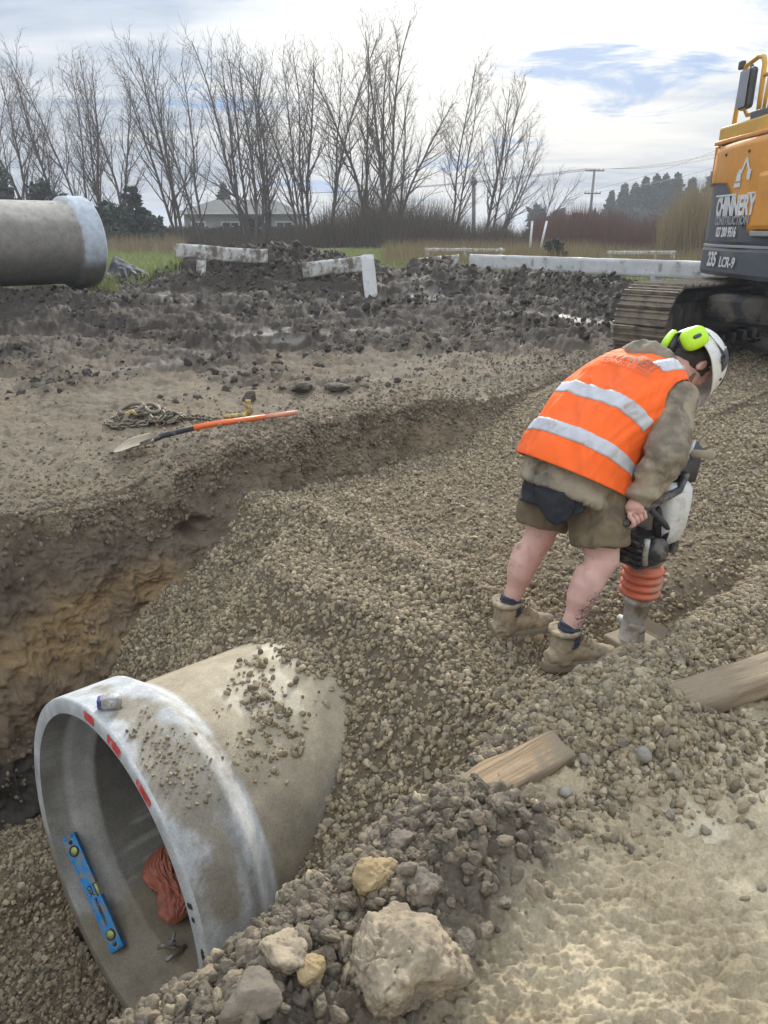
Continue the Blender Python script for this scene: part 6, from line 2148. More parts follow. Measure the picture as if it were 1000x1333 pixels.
        b.tube([fp(0.045, 0, 0.12), fp(0.075, 0, 0.098), fp(0.115, 0, 0.078)], [(0.036, 0.028), (0.038, 0.026), (0.036, 0.02)], 14, ref=sid)
        b.tube([fp(-0.06 + 0.057 * math.cos(a) * 0.9 + 0.045, 0.052 * math.sin(a), 0.166) for a in np.linspace(0, 2 * math.pi, 22)], 0.011, 8)

        def nbt(co):
            return 0.005 * fbm(co[:, 0] * 18, co[:, 1] * 18, co[:, 2] * 26, oct=3, ridged=True) + 0.003 * fbm(co[:, 0] * 50, co[:, 1] * 50, co[:, 2] * 50, oct=2)
        bt = link('boot', voxel(b, 'boot', 0.0062, 2, nbt), M_BOOT, root)
        ol = []
        for i in range(30):
            a = 2 * math.pi * i / 30
            f = 0.155 * math.cos(a) + 0.062
            wdt = 0.054 * (1 + 0.10 * math.cos(a)) * (abs(math.sin(a)) ** 0.8) * np.sign(math.sin(a)) * (1 - 0.22 * math.exp(-((f - 0.02) / 0.05) ** 2))
            ol.append((f, wdt))
        b = MB(); b.loft([[fp(f * 0.985, w_ * 0.97, -0.004) for f, w_ in ol], [fp(f, w_, 0.004) for f, w_ in ol], [fp(f, w_, 0.028) for f, w_ in ol], [fp(f * 0.98, w_ * 0.95, 0.036) for f, w_ in ol]], smooth=False)
        b.build('sole', M_SOLE, bt)
        b = MB()
        for k in range(5):
            f0 = 0.055 + 0.013 * k; z0 = 0.150 - 0.019 * k
            b.tube([fp(f0 - 0.012, -0.034, z0 - 0.008), fp(f0 + 0.018, 0, z0 + 0.006), fp(f0 - 0.012, 0.034, z0 - 0.008)], 0.0042, 6)
        b.build('laces', M_SOLE, bt)
    # ---------------- hair, beard, helmet, ear defenders
    b = MB(); b.ell(hp(0, -0.020, 0.028), 0.080, 0.098, 0.086, Mh, 26, 18)
    b.ell(hp(0, -0.055, -0.030), 0.062, 0.052, 0.055, Mh, 20, 12)

    def nhr(co):
        return 0.004 * fbm(co[:, 0] * 60, co[:, 1] * 60, co[:, 2] * 60, oct=2)
    me = voxel(b, 'hair', 0.006, 2, nhr)
    bm = bmesh.new(); bm.from_mesh(me)
    kill = [v for v in bm.verts if (np.array(v.co) - HC) @ HF > 0.045 - 0.4 * min(0, (np.array(v.co) - HC) @ HU) * -1 and (np.array(v.co) - HC) @ HU < 0.06]
    bmesh.ops.delete(bm, geom=kill, context='VERTS'); bm.to_mesh(me); bm.free()
    link('hair', me, M_HAIR, root)
    b = MB(); b.tube([hp(0.062, 0.012, -0.035), hp(0.056, 0.040, -0.070), hp(0.030, 0.070, -0.094), hp(0, 0.080, -0.100), hp(-0.030, 0.070, -0.094), hp(-0.056, 0.040, -0.070), hp(-0.062, 0.012, -0.035)], [0.008, 0.013, 0.016, 0.018, 0.016, 0.013, 0.008], 10)
    link('beard', voxel(b, 'beard', 0.0055, 2, nhr), mat('beard', (0.16, 0.105, 0.07), rough=0.8, scale=40, bump=0.6, bscale=150), root)
    hel = MB()
    nlat, nlon = 34, 64

    def hpt(phi, lon, off=0.0):
        """phi from the crown down; lon measured from the face, towards his right"""
        cf, sf = math.cos(lon), math.sin(lon)
        rx = 0.132 + off; rf = 0.164 + off; ru = 0.142 + off
        rf = rf * (1.0 if cf > 0 else 0.97)
        p = hp(sf * math.sin(phi) * rx, cf * math.sin(phi) * rf - 0.012, math.cos(phi) * ru + 0.026)
        return p

    def rimphi(lon):
        cf = math.cos(lon)
        return R(99) + R(10) * max(0, -cf) ** 2 + R(3) * (1 - abs(cf))
    vs_, fs_ = [], []
    for i in range(nlat + 1):
        for j in range(nlon):
            lon = 2 * math.pi * j / nlon
            phi = rimphi(lon) * max(0.001, i / nlat)
            rdg = 0.004 * max(0, math.cos(lon * 0.5 - 0)) * math.exp(-(math.sin(lon) / 0.22) ** 2) * (i / nlat)
            p = hpt(phi, lon, rdg)
            if i >= nlat - 5:     # short peak over the brow, small lip elsewhere
                q = (i - (nlat - 5)) / 5
                p = p + (HF * math.cos(lon) + HX * math.sin(lon)) * (0.006 + 0.036 * max(0, math.cos(lon)) ** 2.5) * q - HU * 0.010 * max(0, math.cos(lon)) * q
            vs_.append(p)
    for i in range(nlat):
        for j in range(nlon):
            a = i * nlon + j; c = i * nlon + (j + 1) % nlon
            fs_.append((a, c, c + nlon, a + nlon))
    hel.add(vs_, fs_)
    ho = hel.build('helmet', M_HELMET, root)
    md = ho.modifiers.new('s', 'SOLIDIFY'); md.thickness = 0.005; md.offset = -1
    # dark side recess and vents
    def patch(nm, rng, m, off=0.003):
        n1_, n2_ = 8, 12
        P = np.zeros((n1_, n2_, 3))
        for i in range(n1_):
            for j in range(n2_):
                ph = rng[0] + (rng[1] - rng[0]) * i / (n1_ - 1)
                l0 = rng[2] + (rng[4] - rng[2]) * i / (n1_ - 1); l1 = rng[3] + (rng[5] - rng[3]) * i / (n1_ - 1)
                P[i, j] = hpt(ph, l0 + (l1 - l0) * j / (n2_ - 1), off)
        o = link(nm, grid_mesh(nm, P), m, ho)
        md = o.modifiers.new('s', 'SOLIDIFY'); md.thickness = 0.004; md.offset = 0
    for sg in (1, -1):
        patch('side_recess', (R(46), R(80), sg * R(84), sg * R(112), sg * R(74), sg * R(98)), M_GREYPL)
        patch('vent', (R(38), R(66), sg * R(36), sg * R(44), sg * R(30), sg * R(50)), M_GREYPL)
        patch('vent', (R(22), R(34), sg * R(112), sg * R(132), sg * R(108), sg * R(126)), M_GREYPL)
        patch('rivet', (R(78), R(82), sg * R(58), sg * R(62), sg * R(58), sg * R(62)), M_GREYPL)
    # ear defenders parked at the back of the helmet
    for c, ax, nm in ((PX(903, 441, 3.25), nrm(RD * 0.75 + ZU * 0.42 - FD * 0.35), 1), (PX(872, 447, 3.38), nrm(-RD * 0.7 + ZU * 0.35 - FD * 0.45), -1)):
        e1 = nrm(np.cross(ax, HF)); e2 = np.cross(ax, e1)
        # long axis lies roughly along the head's crown direction
        e1 = nrm(HU - ax * (HU @ ax)); e2 = np.cross(ax, e1)

        def oval(off, rx, ry):
            o_ = []
            for i in range(30):
                a = 2 * math.pi * i / 30
                o_.append(c + ax * off + e1 * rx * np.sign(math.cos(a)) * abs(math.cos(a)) ** 0.65 + e2 * ry * np.sign(math.sin(a)) * abs(math.sin(a)) ** 0.65)
            return o_
        b = MB(); b.loft([oval(-0.002, .060, .046), oval(0.008, .064, .050), oval(0.022, .058, .044), oval(0.030, .044, .032), oval(0.033, .030, .020)])
        cup = b.build('ear_cup', M_LIME, ho)
        b = MB(); b.loft([oval(-0.034, .046, .036), oval(-0.028, .056, .043), oval(-0.010, .056, .043), oval(-0.002, .052, .040)]); b.build('cushion', M_GREYPL, cup)
        b = MB(); b.loft([oval(0.0335, .022, .009), oval(0.0345, .021, .008)]); b.build('badge', M_GREYPL, cup)
        b = MB(); b.tube([c - ax * 0.006 + e1 * 0.02, c - ax * 0.012 + e1 * 0.075 - e2 * 0.0, hpt(R(72), R(96) * nm, 0.012), hpt(R(82), R(90) * nm, 0.006)], [(0.009, 0.005), (0.012, 0.005), (0.016, 0.006), (0.02, 0.006)], 10); b.build('arm', M_GREYPL, ho)


build_man()

# ================================================================== BACKGROUND: TREES, HOUSE, HEDGES, POLES
M_BARK = mat('grey_bark', (0.105, 0.085, 0.068), rough=0.9, scale=2.5, var=0.35, bump=0.4, bscale=12)
M_TWIG = mat('purple_brown_twigs', (0.115, 0.088, 0.075), rough=0.9, scale=1.0, var=0.25, bump=0)


def grow(rg, p, d, ln, r, nseg, wob, upw):
    """one wandering, tapering shoot"""
    pts = [np.array(p)]; d = nrm(d)
    for i in range(nseg):
        d = nrm(d + np.array([rg.gauss(0, wob), rg.gauss(0, wob), rg.gauss(0, wob * .6) + upw]))
        pts.append(pts[-1] + d * ln / nseg)
    rr = [r * (1 - 0.80 * i / nseg) for i in range(nseg + 1)]
    return pts, rr


def side_dir(rg, t, ang):
    u = nrm(np.cross(t, [rg.gauss(0, 1), rg.gauss(0, 1), rg.gauss(0, 1)]))
    return nrm(t * math.cos(ang) + u * math.sin(ang))


def bare_tree_meshes(seed, stems, H=12.0, spread=0.10, dens=1.0):
    rg = random.Random(seed)
    tk, cr = MB(), MB()
    for k in range(stems):
        a = rg.uniform(0, 6.28)
        d = nrm(np.array([math.cos(a) * spread * rg.uniform(.3, 1.3), math.sin(a) * spread * rg.uniform(.3, 1), 1.0]))
        h = H * rg.uniform(0.85, 1.0)
        p0 = np.array([rg.uniform(-.25, .25), rg.uniform(-.25, .25), -0.2]) if stems > 1 else np.array([0, 0, -0.2])
        r0 = 0.115 * rg.uniform(0.75, 1.1)
        pts, rr = grow(rg, p0, d, h, r0, 16, 0.045, 0.01)
        tk.tube(pts, rr, 7)
        nb = int(22 * dens)
        for j in range(nb):
            q = 0.13 + 0.85 * (j + rg.random()) / nb
            i = min(int(q * 16), 15); f = q * 16 - i
            p = pts[i] * (1 - f) + pts[i + 1] * f
            t = nrm(pts[i + 1] - pts[i])
            ln = h * (0.34 * min(1, q * 3.2) * (1 - q) ** 0.7 + 0.10) * rg.uniform(0.6, 1.25)
            b1, r1 = grow(rg, p, side_dir(rg, t, R(rg.uniform(22, 48))), ln, max(0.016, rr[i] * 0.55), 8, 0.09, 0.07)
            cr.tube(b1, r1, 5, caps=False)
            nb2 = max(3, int(ln * 3.0 * dens))
            for m_ in range(nb2):
                q2 = 0.15 + 0.83 * (m_ + rg.random()) / nb2
                i2 = min(int(q2 * 8), 7); f2 = q2 * 8 - i2
                p2 = b1[i2] * (1 - f2) + b1[i2 + 1] * f2
                t2 = nrm(b1[i2 + 1] - b1[i2])
                l2 = (0.30 * ln * (1 - 0.5 * q2) + 0.35) * rg.uniform(.6, 1.2)
                b2, r2 = grow(rg, p2, side_dir(rg, t2, R(rg.uniform(22, 50))), l2, max(0.010, r1[i2] * .5), 5, 0.11, 0.07)
                cr.tube(b2, r2, 3, caps=False)
                for _ in range(max(2, int(l2 * 2.3 * dens))):
                    i3 = rg.randint(0, 4)
                    t3 = nrm(b2[i3 + 1] - b2[i3])
                    l3 = rg.uniform(.3, .8)
                    b3, r3 = grow(rg, b2[i3] * .5 + b2[i3 + 1] * .5, side_dir(rg, t3, R(rg.uniform(20, 50))), l3, 0.010, 3, 0.12, 0.08)
                    cr.tube(b3, r3, 3, caps=False)
    return tk.mesh('trunk'), cr.mesh('crown')


TREES = [bare_tree_meshes(1, 2, spread=0.09), bare_tree_meshes(2, 3, spread=0.15, dens=0.85), bare_tree_meshes(3, 2, spread=0.12), bare_tree_meshes(4, 2, spread=0.05), bare_tree_meshes(9, 3, spread=0.14, dens=0.8)]
for a_, c_ in TREES:
    a_.materials.append(M_BARK); c_.materials.append(M_TWIG)


def bare_tree(name, label, px, d, top_px, top_y, var, rz, group=None, base_z=None):
    base = PX(px, 318, d)
    base[2] = H1(base[0], base[1]) if base_z is None else base_z
    tip = PX(top_px, top_y, d)
    h = (tip[2] - base[2]) / 12.5
    t = thing(name, label, 'tree', base, group)
    lean = math.atan2((tip[0] - base[0]) - 0.055 * 0, tip[2] - base[2])
    t.rotation_euler = (0, lean * 0.9, 0)
    for nm, me in zip(('trunk', 'crown'), TREES[var]):
        o = bpy.data.objects.new(nm, me); COL.objects.link(o); o.parent = t
        o.rotation_euler = (0, 0, rz); o.scale = (h * 1.0, h * 1.0, h)
    return t


GT = 'row of bare winter trees behind the yard'
for args in (
        ('leftmost bare tree cut by the left edge above the stored pipe', 8, 46, -18, 95, 2, 0.3),
        ('bare tree leaning left behind the barrel of the stored pipe', 46, 44, 22, 62, 0, 1.2),
        ('bare tree with forked top behind the dark evergreen bush at left', 80, 47, 62, 70, 3, 2.6),
        ('tall bare tree rising right behind the rim of the stored pipe', 117, 45, 108, 58, 2, 4.0),
        ('upright bare tree beside the low layered conifer', 140, 46, 132, 62, 3, 5.2),
        ('bare tree with a wide top right of the layered conifer', 160, 50, 178, 80, 0, 0.4),
        ('leaning bare tree at the left gable of the house', 238, 44, 196, 55, 1, 2.2),
        ('bare tree with crossing stems before the left end of the house roof', 262, 43, 248, 48, 2, 3.4),
        ('bare tree before the middle of the house roof', 322, 45, 286, 46, 1, 5.0),
        ('tall bare tree beside the dark green shrub by the house', 336, 44, 332, 50, 3, 0.9),
        ('slim bare tree in front of the right end of the house roof', 352, 47, 362, 68, 0, 1.9),
        ('bare tree just right of the house', 391, 44, 376, 46, 2, 2.9),
        ('bare tree second to the right of the house', 404, 46, 404, 50, 3, 4.4),
        ('tall bare tree above the white plank standing on end', 432, 44, 448, 34, 2, 5.7),
        ('forked bare tree over the left of the brown thicket', 476, 45, 455, 40, 0, 0.2),
        ('tallest bare tree in the row', 500, 43, 505, 22, 1, 1.1),
        ('bare tree spreading right over the middle of the brown thicket', 518, 45, 560, 92, 0, 3.0),
        ('bare tree with two stems over the right of the brown thicket', 590, 46, 606, 72, 2, 4.9),
        ('bare tree beside the short stump pole', 634, 46, 655, 84, 3, 5.9),
        ('bare tree sweeping right, near the right end of the row', 645, 45, 700, 160, 4, 2.0),
        ('small pale bare tree at the right end of the row', 699, 42, 738, 200, 0, 3.7)):
    bare_tree('bare_tree', args[0], *args[1:], GT)

# ---- thickets, hedges, evergreens: leaf clumps or upright sticks
M_BROWN = inst_mat('brown_thicket', [(0.10, 0.075, 0.05), (0.14, 0.10, 0.065), (0.075, 0.06, 0.045), (0.115, 0.095, 0.05)], rough=0.9, bump=0)
M_REDTW = inst_mat('red_brown_twigs', [(0.17, 0.085, 0.065), (0.13, 0.07, 0.055), (0.20, 0.11, 0.08), (0.11, 0.07, 0.055)], rough=0.9, bump=0)
M_REED = inst_mat('pale_reeds', [(0.34, 0.265, 0.15), (0.27, 0.205, 0.115), (0.22, 0.18, 0.10)], rough=0.9, bump=0)
M_BLADEG = inst_mat('grass_blade', [(0.25, 0.31, 0.09), (0.32, 0.35, 0.125), (0.19, 0.25, 0.07), (0.40, 0.36, 0.19)], rough=0.8, bump=0)
M_LEAF = inst_mat('evergreen_leaf', [(0.035, 0.055, 0.030), (0.05, 0.075, 0.04), (0.025, 0.042, 0.026), (0.06, 0.085, 0.045)], rough=0.8, bump=0)
G_STICK = {m.name: piece_group('sticks_' + m.name, m, variants=4, rough=0.10, kind='blade') for m in (M_BROWN, M_REDTW, M_REED, M_BLADEG)}


def sticks(name, x0, x1, d0, d1, n, hgt, thick, m, lean=0.25, zoff=0.0, prof=None, px=True, **tags):
    if px:
        u = RNG.uniform(x0, x1, n); d = RNG.uniform(d0, d1, n)
        x = (u - 500) / 962 * d; y = d / CP * 1.0 - 0.0
        y = (d + SP * (0.6 - 1.55)) / CP
    else:
        x = RNG.uniform(x0, x1, n); y = RNG.uniform(d0, d1, n); u = x
    z = height(x, y) + zoff
    h = hgt * RNG.uniform(0.45, 1.15, n)
    if prof is not None:
        h = h * prof(u)
    size = np.c_[np.full(n, thick) * RNG.uniform(.7, 1.4, n), np.full(n, thick) * RNG.uniform(.7, 1.4, n), h]
    rot = np.c_[RNG.normal(0, lean, n), RNG.normal(0, lean, n), RNG.uniform(0, 6.28, n)]
    return scatter(name, np.c_[x, y, z], size, rot, G_STICK[m.name], 4, kind='stuff', **tags)


sticks('undergrowth', 385, 720, 40, 50, 9000, 2.5, 0.028, M_BROWN, 0.33, prof=lambda u: 0.55 + 0.75 * np.exp(-((u - 510) / 80) ** 2) + 0.35 * fbm(u * .05, u * 0, oct=3))
sticks('undergrowth', -10, 400, 42, 52, 6500, 1.5, 0.035, M_BROWN, 0.4, prof=lambda u: 0.8 + 0.4 * fbm(u * .05, u * 0 + 3, oct=3))
sticks('dogwood_thicket', 690, 880, 33, 46, 9000, 2.0, 0.022, M_REDTW, 0.2, prof=lambda u: 0.85 + 0.5 * fbm(u * .04, u * 0 + 9, oct=3))
sticks('reeds', 855, 930, 26, 32, 3400, 2.1, 0.020, M_REED, 0.10, prof=lambda u: 0.75 + 0.5 * sstep(850, 890, u))
sticks('dry_grass', 500, 930, 20, 34, 9000, 0.65, 0.016, M_REED, 0.35)
sticks('dry_grass', 140, 240, 30, 42, 1500, 0.8, 0.02, M_REED, 0.35)
sticks('grass', -150, 240, 13.8, 42, 34000, 0.24, 0.022, M_BLADEG, 0.45, prof=lambda u: 0.8 + 0.5 * fbm(u * .1, u * 0 + 21, oct=3))
sticks('grass', 330, 960, 15.8, 34, 22000, 0.26, 0.022, M_BLADEG, 0.45)
sticks('grass', 118, 152, 12.9, 13.6, 260, 0.22, 0.014, M_BLADEG, 0.4)
sticks('grass', 880, 1010, 12.2, 15.0, 2500, 0.22, 0.016, M_BLADEG, 0.4)


def leafy(rg, b, c, r, n, leaf, flat=1.0, droop=0.0):
    """a clump of small leaf faces through a volume"""
    for _ in range(n):
        while True:
            v = np.array([rg.uniform(-1, 1), rg.uniform(-1, 1), rg.uniform(-1, 1)])
            l = np.linalg.norm(v)
            if 0.25 < l < 1:
                break
        p = c + v * np.array(r)
        u = nrm(np.array([rg.gauss(0, 1), rg.gauss(0, 1), rg.gauss(0, .6) - droop]))
        w_ = nrm(np.cross(u, [rg.gauss(0, 1), rg.gauss(0, 1), rg.gauss(0, 1)]))
        s_ = leaf * rg.uniform(.6, 1.4)
        b.add([p - w_ * s_ * .35, p + u * s_, p + w_ * s_ * .35, p - u * s_ * .6], [(0, 1, 2, 3)], smooth=False)


M_NEEDLE = mat('conifer_green', (0.038, 0.058, 0.036), rough=0.85, scale=1.2, var=0.4, bump=0)
M_EVER = mat('dark_evergreen', (0.034, 0.050, 0.030), rough=0.8, scale=1.5, var=0.45, bump=0)


def conifer_mesh(seed, H, W, tiers, leaf, per):
    rg = random.Random(seed)
    tk, cr = MB(), MB()
    tk.tube([(0, 0, -0.3), (0.05, 0, H * .5), (0, 0, H)], [0.16, 0.10, 0.02], 7)
    for k in range(tiers):
        q = (k + rg.random() * .8) / tiers
        z = H * (0.06 + 0.92 * q)
        rad = W * (1 - q) ** 0.75 * rg.uniform(.55, 1.15) + 0.15
        nb = rg.randint(3, 5)
        a0 = rg.uniform(0, 6.28)
        for j in range(nb):
            a = a0 + 6.28 * j / nb + rg.uniform(-.4, .4)
            L_ = rad * rg.uniform(.7, 1.15)
            tip = np.array([math.cos(a) * L_, math.sin(a) * L_, z + L_ * rg.uniform(.05, .45)])
            cr.tube([(0, 0, z), tip], [0.03, 0.01], 3, caps=False)
            for f in (0.45, 0.75, 1.0):
                c = np.array([0, 0, z]) * (1 - f) + tip * f
                leafy(rg, cr, c, (0.30 * L_ + .12, 0.30 * L_ + .12, 0.24), per, leaf, droop=-0.3)
    leafy(rg, cr, np.array([0, 0, H * .98]), (0.12, 0.12, 0.5), per, leaf, droop=-0.5)
    a, c = tk.mesh('trunk'), cr.mesh('crown')
    a.materials.append(M_BARK); c.materials.append(M_NEEDLE)
    return a, c


CONS = [conifer_mesh(s_, 10.0, 2.5, 30, 0.42, 13) for s_ in (21, 22, 23)]


def conifer(label, px, top_y, d, var, wide=1.0, group=None):
    base = PX(px, 318, d); base[2] = 0.7
    tip = PX(px, top_y, d)
    t = thing('conifer', label, 'conifer', base, group)
    h = (tip[2] - base[2]) / 10.0
    for nm, me in zip(('trunk', 'crown'), CONS[var]):
        o = bpy.data.objects.new(nm, me); COL.objects.link(o); o.parent = t
        o.rotation_euler = (0, 0, px * 0.37); o.scale = (h * wide, h * wide, h)


GC = 'dark conifers in the shelterbelt beyond the rail fence'
for args in (('leftmost conifer of the shelterbelt, nearest the power pole', 790, 250, 108, 0), ('second conifer from the power pole', 806, 241, 110, 1), ('third conifer from the power pole', 819, 240, 106, 2), ('conifer at the left of the tall middle clump', 832, 233, 108, 0), ('conifer with the pointed top in the tall middle clump', 845, 230, 111, 1), ('conifer third along the tall middle clump', 857, 230, 107, 2),
             ('broad conifer at the right of the tall middle clump', 871, 228, 108, 0), ('lone conifer right of the gap in the shelterbelt', 891, 234, 109, 1), ('conifer touching the left edge of the excavator body', 917, 224, 105, 2), ('conifer partly behind the excavator body', 930, 226, 110, 0)):
    conifer(*args, 1.0, GC)
conifer('small conifer behind the house roof', 296, 240, 78, 1)

M_FIELDHEDGE = mat('far_hedge', (0.036, 0.048, 0.036), rough=0.9, scale=.8, var=.4, bump=0)


def hedge(name, label, cat, x0, x1, top, bot_z, d, m, leaf=0.35, n=3500, thick=1.6, topvar=0.35, kind=None):
    rg = random.Random(int(x0 + d))
    a = PX(x0, top, d); b_ = PX(x1, top, d)
    b = MB()
    core = []
    for _ in range(n):
        q = rg.random()
        p = a * (1 - q) + b_ * q
        zt = p[2] + topvar * float(fbm(np.array([q * abs(x1 - x0) * .08 + x0]), np.array([2.0]), oct=3)[0])
        z = bot_z + (zt - bot_z) * rg.random() ** 0.7
        c = np.array([p[0] + rg.gauss(0, .1), p[1] + rg.uniform(-.5, .5) * thick, z])
        u = nrm(np.array([rg.gauss(0, 1), rg.gauss(0, 1), rg.gauss(0, 1)])); w_ = nrm(np.cross(u, [rg.gauss(0, 1), rg.gauss(0, 1), rg.gauss(0, 1)]))
        s_ = leaf * rg.uniform(.5, 1.3)
        b.add([c - w_ * s_ * .4, c + u * s_, c + w_ * s_ * .4, c - u * s_ * .6], [(0, 1, 2, 3)], smooth=False)
    o = b.build(name, m, recalc=False)
    if kind:
        o['kind'] = kind
    else:
        tag(o, label, cat)
    return o


hedge('shelterbelt_undergrowth', '', '', 690, 945, 278, 0.5, 100, M_FIELDHEDGE, 0.7, 5000, 4.0, 1.2, kind='stuff')
hedge('hedge', 'low dark hedge running before the house wall', 'hedge', 205, 440, 296, 0.4, 52, M_EVER, 0.22, 5200, 1.0, 0.15)
hedge('hedge', 'dark evergreen hedge between the stored pipe and the grass', 'hedge', -20, 205, 283, 0.4, 43, M_EVER, 0.28, 5600, 2.0, 0.6)


def evergreen(name, label, cat, px, top_y, d, wpx, n, leaf, shape='round'):
    rg = random.Random(px)
    base = PX(px, 318, d); base[2] = H1(base[0], base[1])
    tip = PX(px, top_y, d)
    H = tip[2] - base[2]; W = wpx / 962 * d / 2
    t = thing(name, label, cat, base)
    b = MB(); b.tube([base + ZU * -0.2, base + ZU * H * .5, base + ZU * H * .85], [0.10, 0.08, 0.02], 7); b.build('trunk', M_BARK, t)
    b = MB()
    if shape == 'round':
        for k in range(16):
            c = base + np.array([rg.gauss(0, W * .42), rg.gauss(0, W * .35), H * rg.uniform(.25, .86)])
            leafy(rg, b, c, (W * .40, W * .40, H * .17), n // 16, leaf)
    else:
        for k in range(9):
            q = k / 8
            z = H * (0.2 + 0.75 * q); w_ = W * (1 - q * .75)
            for j in range(5):
                a = rg.uniform(0, 6.28)
                c = base + np.array([math.cos(a) * w_ * rg.uniform(.3, .9), math.sin(a) * w_ * .7, z + rg.uniform(-.1, .1)])
                leafy(rg, b, c, (w_ * .42, w_ * .42, 0.10), n // 45, leaf)
    b.build('crown', M_EVER, t, recalc=False)


evergreen('evergreen_bush', 'dark evergreen bush at the left edge behind the stored pipe', 'bush', 12, 215, 40, 70, 2400, 0.20)
evergreen('evergreen_bush', 'round dark evergreen behind the top of the stored pipe', 'bush', 84, 238, 41, 60, 1900, 0.20)
evergreen('layered_conifer', 'low layered conifer with flat sprays between pipe and house', 'conifer', 178, 244, 41, 62, 2600, 0.17, 'flat')
evergreen('evergreen_bush', 'wide dark evergreen mass right behind the pale blue pipe rim', 'bush', 150, 262, 40, 80, 2400, 0.2)
evergreen('green_shrub', 'blue green shrub standing before the house window', 'bush', 331, 279, 50, 34, 1900, 0.15)
evergreen('dark_tussock', 'small dark tussock behind the long white rail', 'bush', 723, 311, 22, 22, 700, 0.12)

# ---- the house
M_WALLH = mat('pale_render', (0.36, 0.355, 0.345), rough=0.85, scale=2, var=0.12, bump=0.1)
M_ROOF = mat('grey_roof_tiles', (0.10, 0.098, 0.094), rough=0.8, scale=3, var=0.25, bump=0.3, bscale=8)
M_FRAMEW = mat('white_window_frame', (0.68, 0.68, 0.66), rough=0.5, bump=0)
M_GLASS = mat('dark_window_glass', (0.03, 0.035, 0.04), rough=0.08, bump=0, var=0.05, spec=0.8)


def build_house():
    d = 60.0
    def at(px, z, dd=d):
        p = PX(px, 300, dd); return np.array([p[0], p[1], z])
    z0, ze, zr = 0.6, 2.95, 4.05
    a = at(236, z0); c = at(388, z0)
    wdt = c[0] - a[0]; y0 = a[1]; dep = 7.0
    hs = thing('house', 'pale single storey house with grey hipped roof behind the bare trees', 'house', (a + c) / 2)
    b = MB(); b.box(((a[0] + c[0]) / 2, y0 + dep / 2, (z0 + ze) / 2), (wdt - 0.5, dep - .5, ze - z0)); b.build('wall', M_WALLH, hs)
    x0, x1 = a[0] - 0.3, c[0] + 0.3; ya, yb = y0 - 0.3, y0 + dep + .3; ym = (ya + yb) / 2
    vs = [(x0, ya, ze), (x1, ya, ze), (x1, yb, ze), (x0, yb, ze), (x0 + 2.5, ym, zr), (x1 - 2.5, ym, zr), (x0, ya, ze - 0.12), (x1, ya, ze - .12), (x1, yb, ze - .12), (x0, yb, ze - .12)]
    b = MB(); b.add(vs, [(0, 1, 5, 4), (1, 2, 5), (2, 3, 4, 5), (3, 0, 4), (6, 7, 1, 0), (7, 8, 2, 1), (8, 9, 3, 2), (9, 6, 0, 3), (9, 8, 7, 6)], smooth=False)
    rf = b.build('roof', M_ROOF, hs)
    b = MB(); b.box(((x0 + x1) / 2, ya - 0.06, ze - 0.06), (x1 - x0, 0.12, 0.11)); b.build('gutter', M_FRAMEW, rf)
    for px, w_, h_ in ((300, 1.5, 1.0), (343, 1.2, 1.0), (370, 1.4, 1.0), (258, 1.2, 1.0)):
        p = at(px, 1.75)
        yy = y0 + 0.25
        b = MB()
        b.box((p[0], yy - 0.03, 1.75 + h_ / 2), (w_, 0.07, 0.10)); b.box((p[0], yy - 0.03, 1.75 - h_ / 2), (w_, 0.09, 0.10))
        for s_ in (-1, 1):
            b.box((p[0] + s_ * (w_ / 2 - .04), yy - 0.03, 1.75), (0.10, 0.06, h_ - .1))
        b.box((p[0], yy - 0.03, 1.75), (0.05, 0.055, h_ - .1))
        wi = b.build('window', M_FRAMEW, hs)
        b = MB(); b.box((p[0], yy + 0.0, 1.75), (w_ - .2, 0.03, h_ - .1)); b.build('pane', M_GLASS, wi)


build_house()

# ---- poles and wires
M_POLE = mat('weathered_pole', (0.13, 0.115, 0.10), rough=0.9, scale=2, bump=0.2)
M_WIRE = mat('wire', (0.09, 0.09, 0.095), rough=0.6, bump=0)


def utility_pole(label, base, top, arms):
    t = thing('utility_pole', label, 'utility pole', base)
    b = MB(); b.tube([base - ZU * .5, base * .5 + top * .5, top], [0.19, 0.165, 0.13], 8); b.build('pole', M_POLE, t)
    ends = []
    for f, w_ in arms:
        c = base * (1 - f) + top * f
        b = MB(); b.box(c + np.array([0, -0.17, 0]), (w_, 0.13, 0.15)); arm = b.build('crossarm', M_POLE, t)
        for k in (-1, -.5, .5, 1):
            p = c + np.array([k * w_ * .46, -0.17, 0.07])
            b = MB(); b.lathe([(0, 0.03), (0.06, 0.06), (0.12, 0.05), (0.17, 0.02)], p, ZU, 8); b.build('insulator', M_POLE, arm)
            ends.append(p + ZU * 0.16)
    return ends


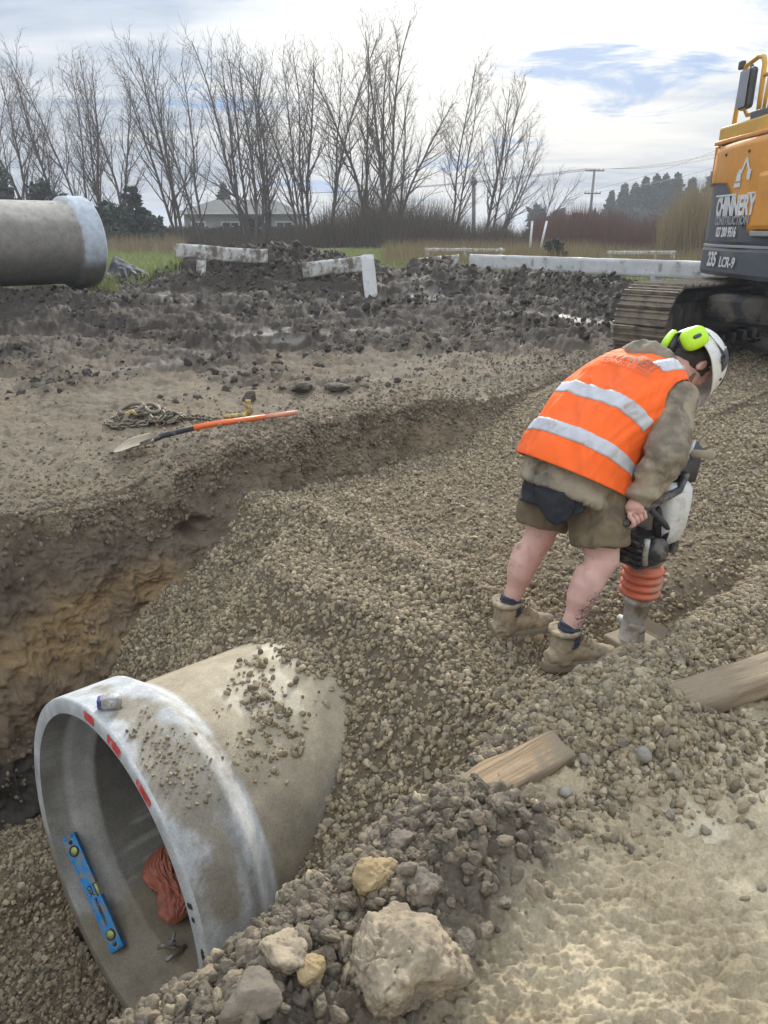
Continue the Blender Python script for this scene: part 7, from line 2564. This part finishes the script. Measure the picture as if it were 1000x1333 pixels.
pb = PX(765, 312, 90); pb[2] = 0.6
e1 = utility_pole('wooden utility pole with two crossarms left of the dark conifers', pb, PX(774, 221, 90), ((0.985, 2.3), (0.66, 2.0)))
pb2 = PX(617, 312, 62); pb2[2] = 0.6
b = MB(); b.tube([pb2 - ZU * .4, PX(617, 231, 62)], [0.17, 0.15], 8); b.box(PX(617, 238, 62), (0.5, 0.3, 0.35), None, 0.02)
tag(b.build('stump_pole', M_POLE), 'short dark stump pole without crossarms between two bare trees', 'pole')
e3 = [PX(1130, 150, 45) + np.array([k, 0, 0]) for k in (-.9, -.45, .45, .9)]
e4 = [PX(330, 252, 150) + np.array([k, 0, 0]) for k in (-.9, -.45, .45, .9)]
pw = 0
for k in range(4):
    for a, b_, sag in ((e1[k], e3[k], 0.9), (e1[k], e4[k], 0.8)):
        pts = [a * (1 - q) + b_ * q - ZU * sag * 4 * q * (1 - q) for q in np.linspace(0, 1, 14)]
        b = MB(); b.tube(pts, 0.018, 4)
        tag(b.build('power_line', M_WIRE), '%s power line on the upper crossarm, running %s from the utility pole' % (('outer left', 'inner left', 'inner right', 'outer right')[k], 'right' if b_ is e3[k] else 'left'), 'power line', 'power lines on the utility pole')
for k in (4, 7):
    a, b_ = e1[k], PX(1080, 130 if k == 4 else 165, 60)
    pts = [a * (1 - q) + b_ * q - ZU * 0.8 * 4 * q * (1 - q) for q in np.linspace(0, 1, 14)]
    b = MB(); b.tube(pts, 0.018, 4)
    tag(b.build('power_line', M_WIRE), '%s of the two power lines rising steeply towards the excavator roof' % ('upper' if k == 4 else 'lower'), 'power line', 'power lines on the utility pole')
# two pale stakes before the red twigs
for px, lab, l in ((690, 'left pale stake standing in the dry grass behind the long white rail', 3), (704, 'right pale leaning stake in the dry grass behind the long white rail', 8)):
    b = MB(); b.tube([PX(px, 322, 24), PX(px + l, 288, 24)], [0.04, 0.035], 7); tag(b.build('stake', M_WHITE2), lab, 'stake')

# ------------------------------------------------------------------ the damp winter air
def build_haze():
    b = MB()
    b.box((0, 345, 6.0), (1800, 730, 19.0))
    o = b.build('haze', None, kind='stuff')
    m = bpy.data.materials.new('haze'); m.use_nodes = True
    t = m.node_tree
    t.nodes.remove(t.nodes['Principled BSDF'])
    v = N(t, 'ShaderNodeVolumePrincipled')
    v.inputs['Color'].default_value = (0.86, 0.90, 0.96, 1)
    v.inputs['Density'].default_value = 0.0016
    v.inputs['Anisotropy'].default_value = 0.2
    L(t, v.outputs[0], t.nodes['Material Output'].inputs['Volume'])
    o.data.materials.append(m)


build_haze()
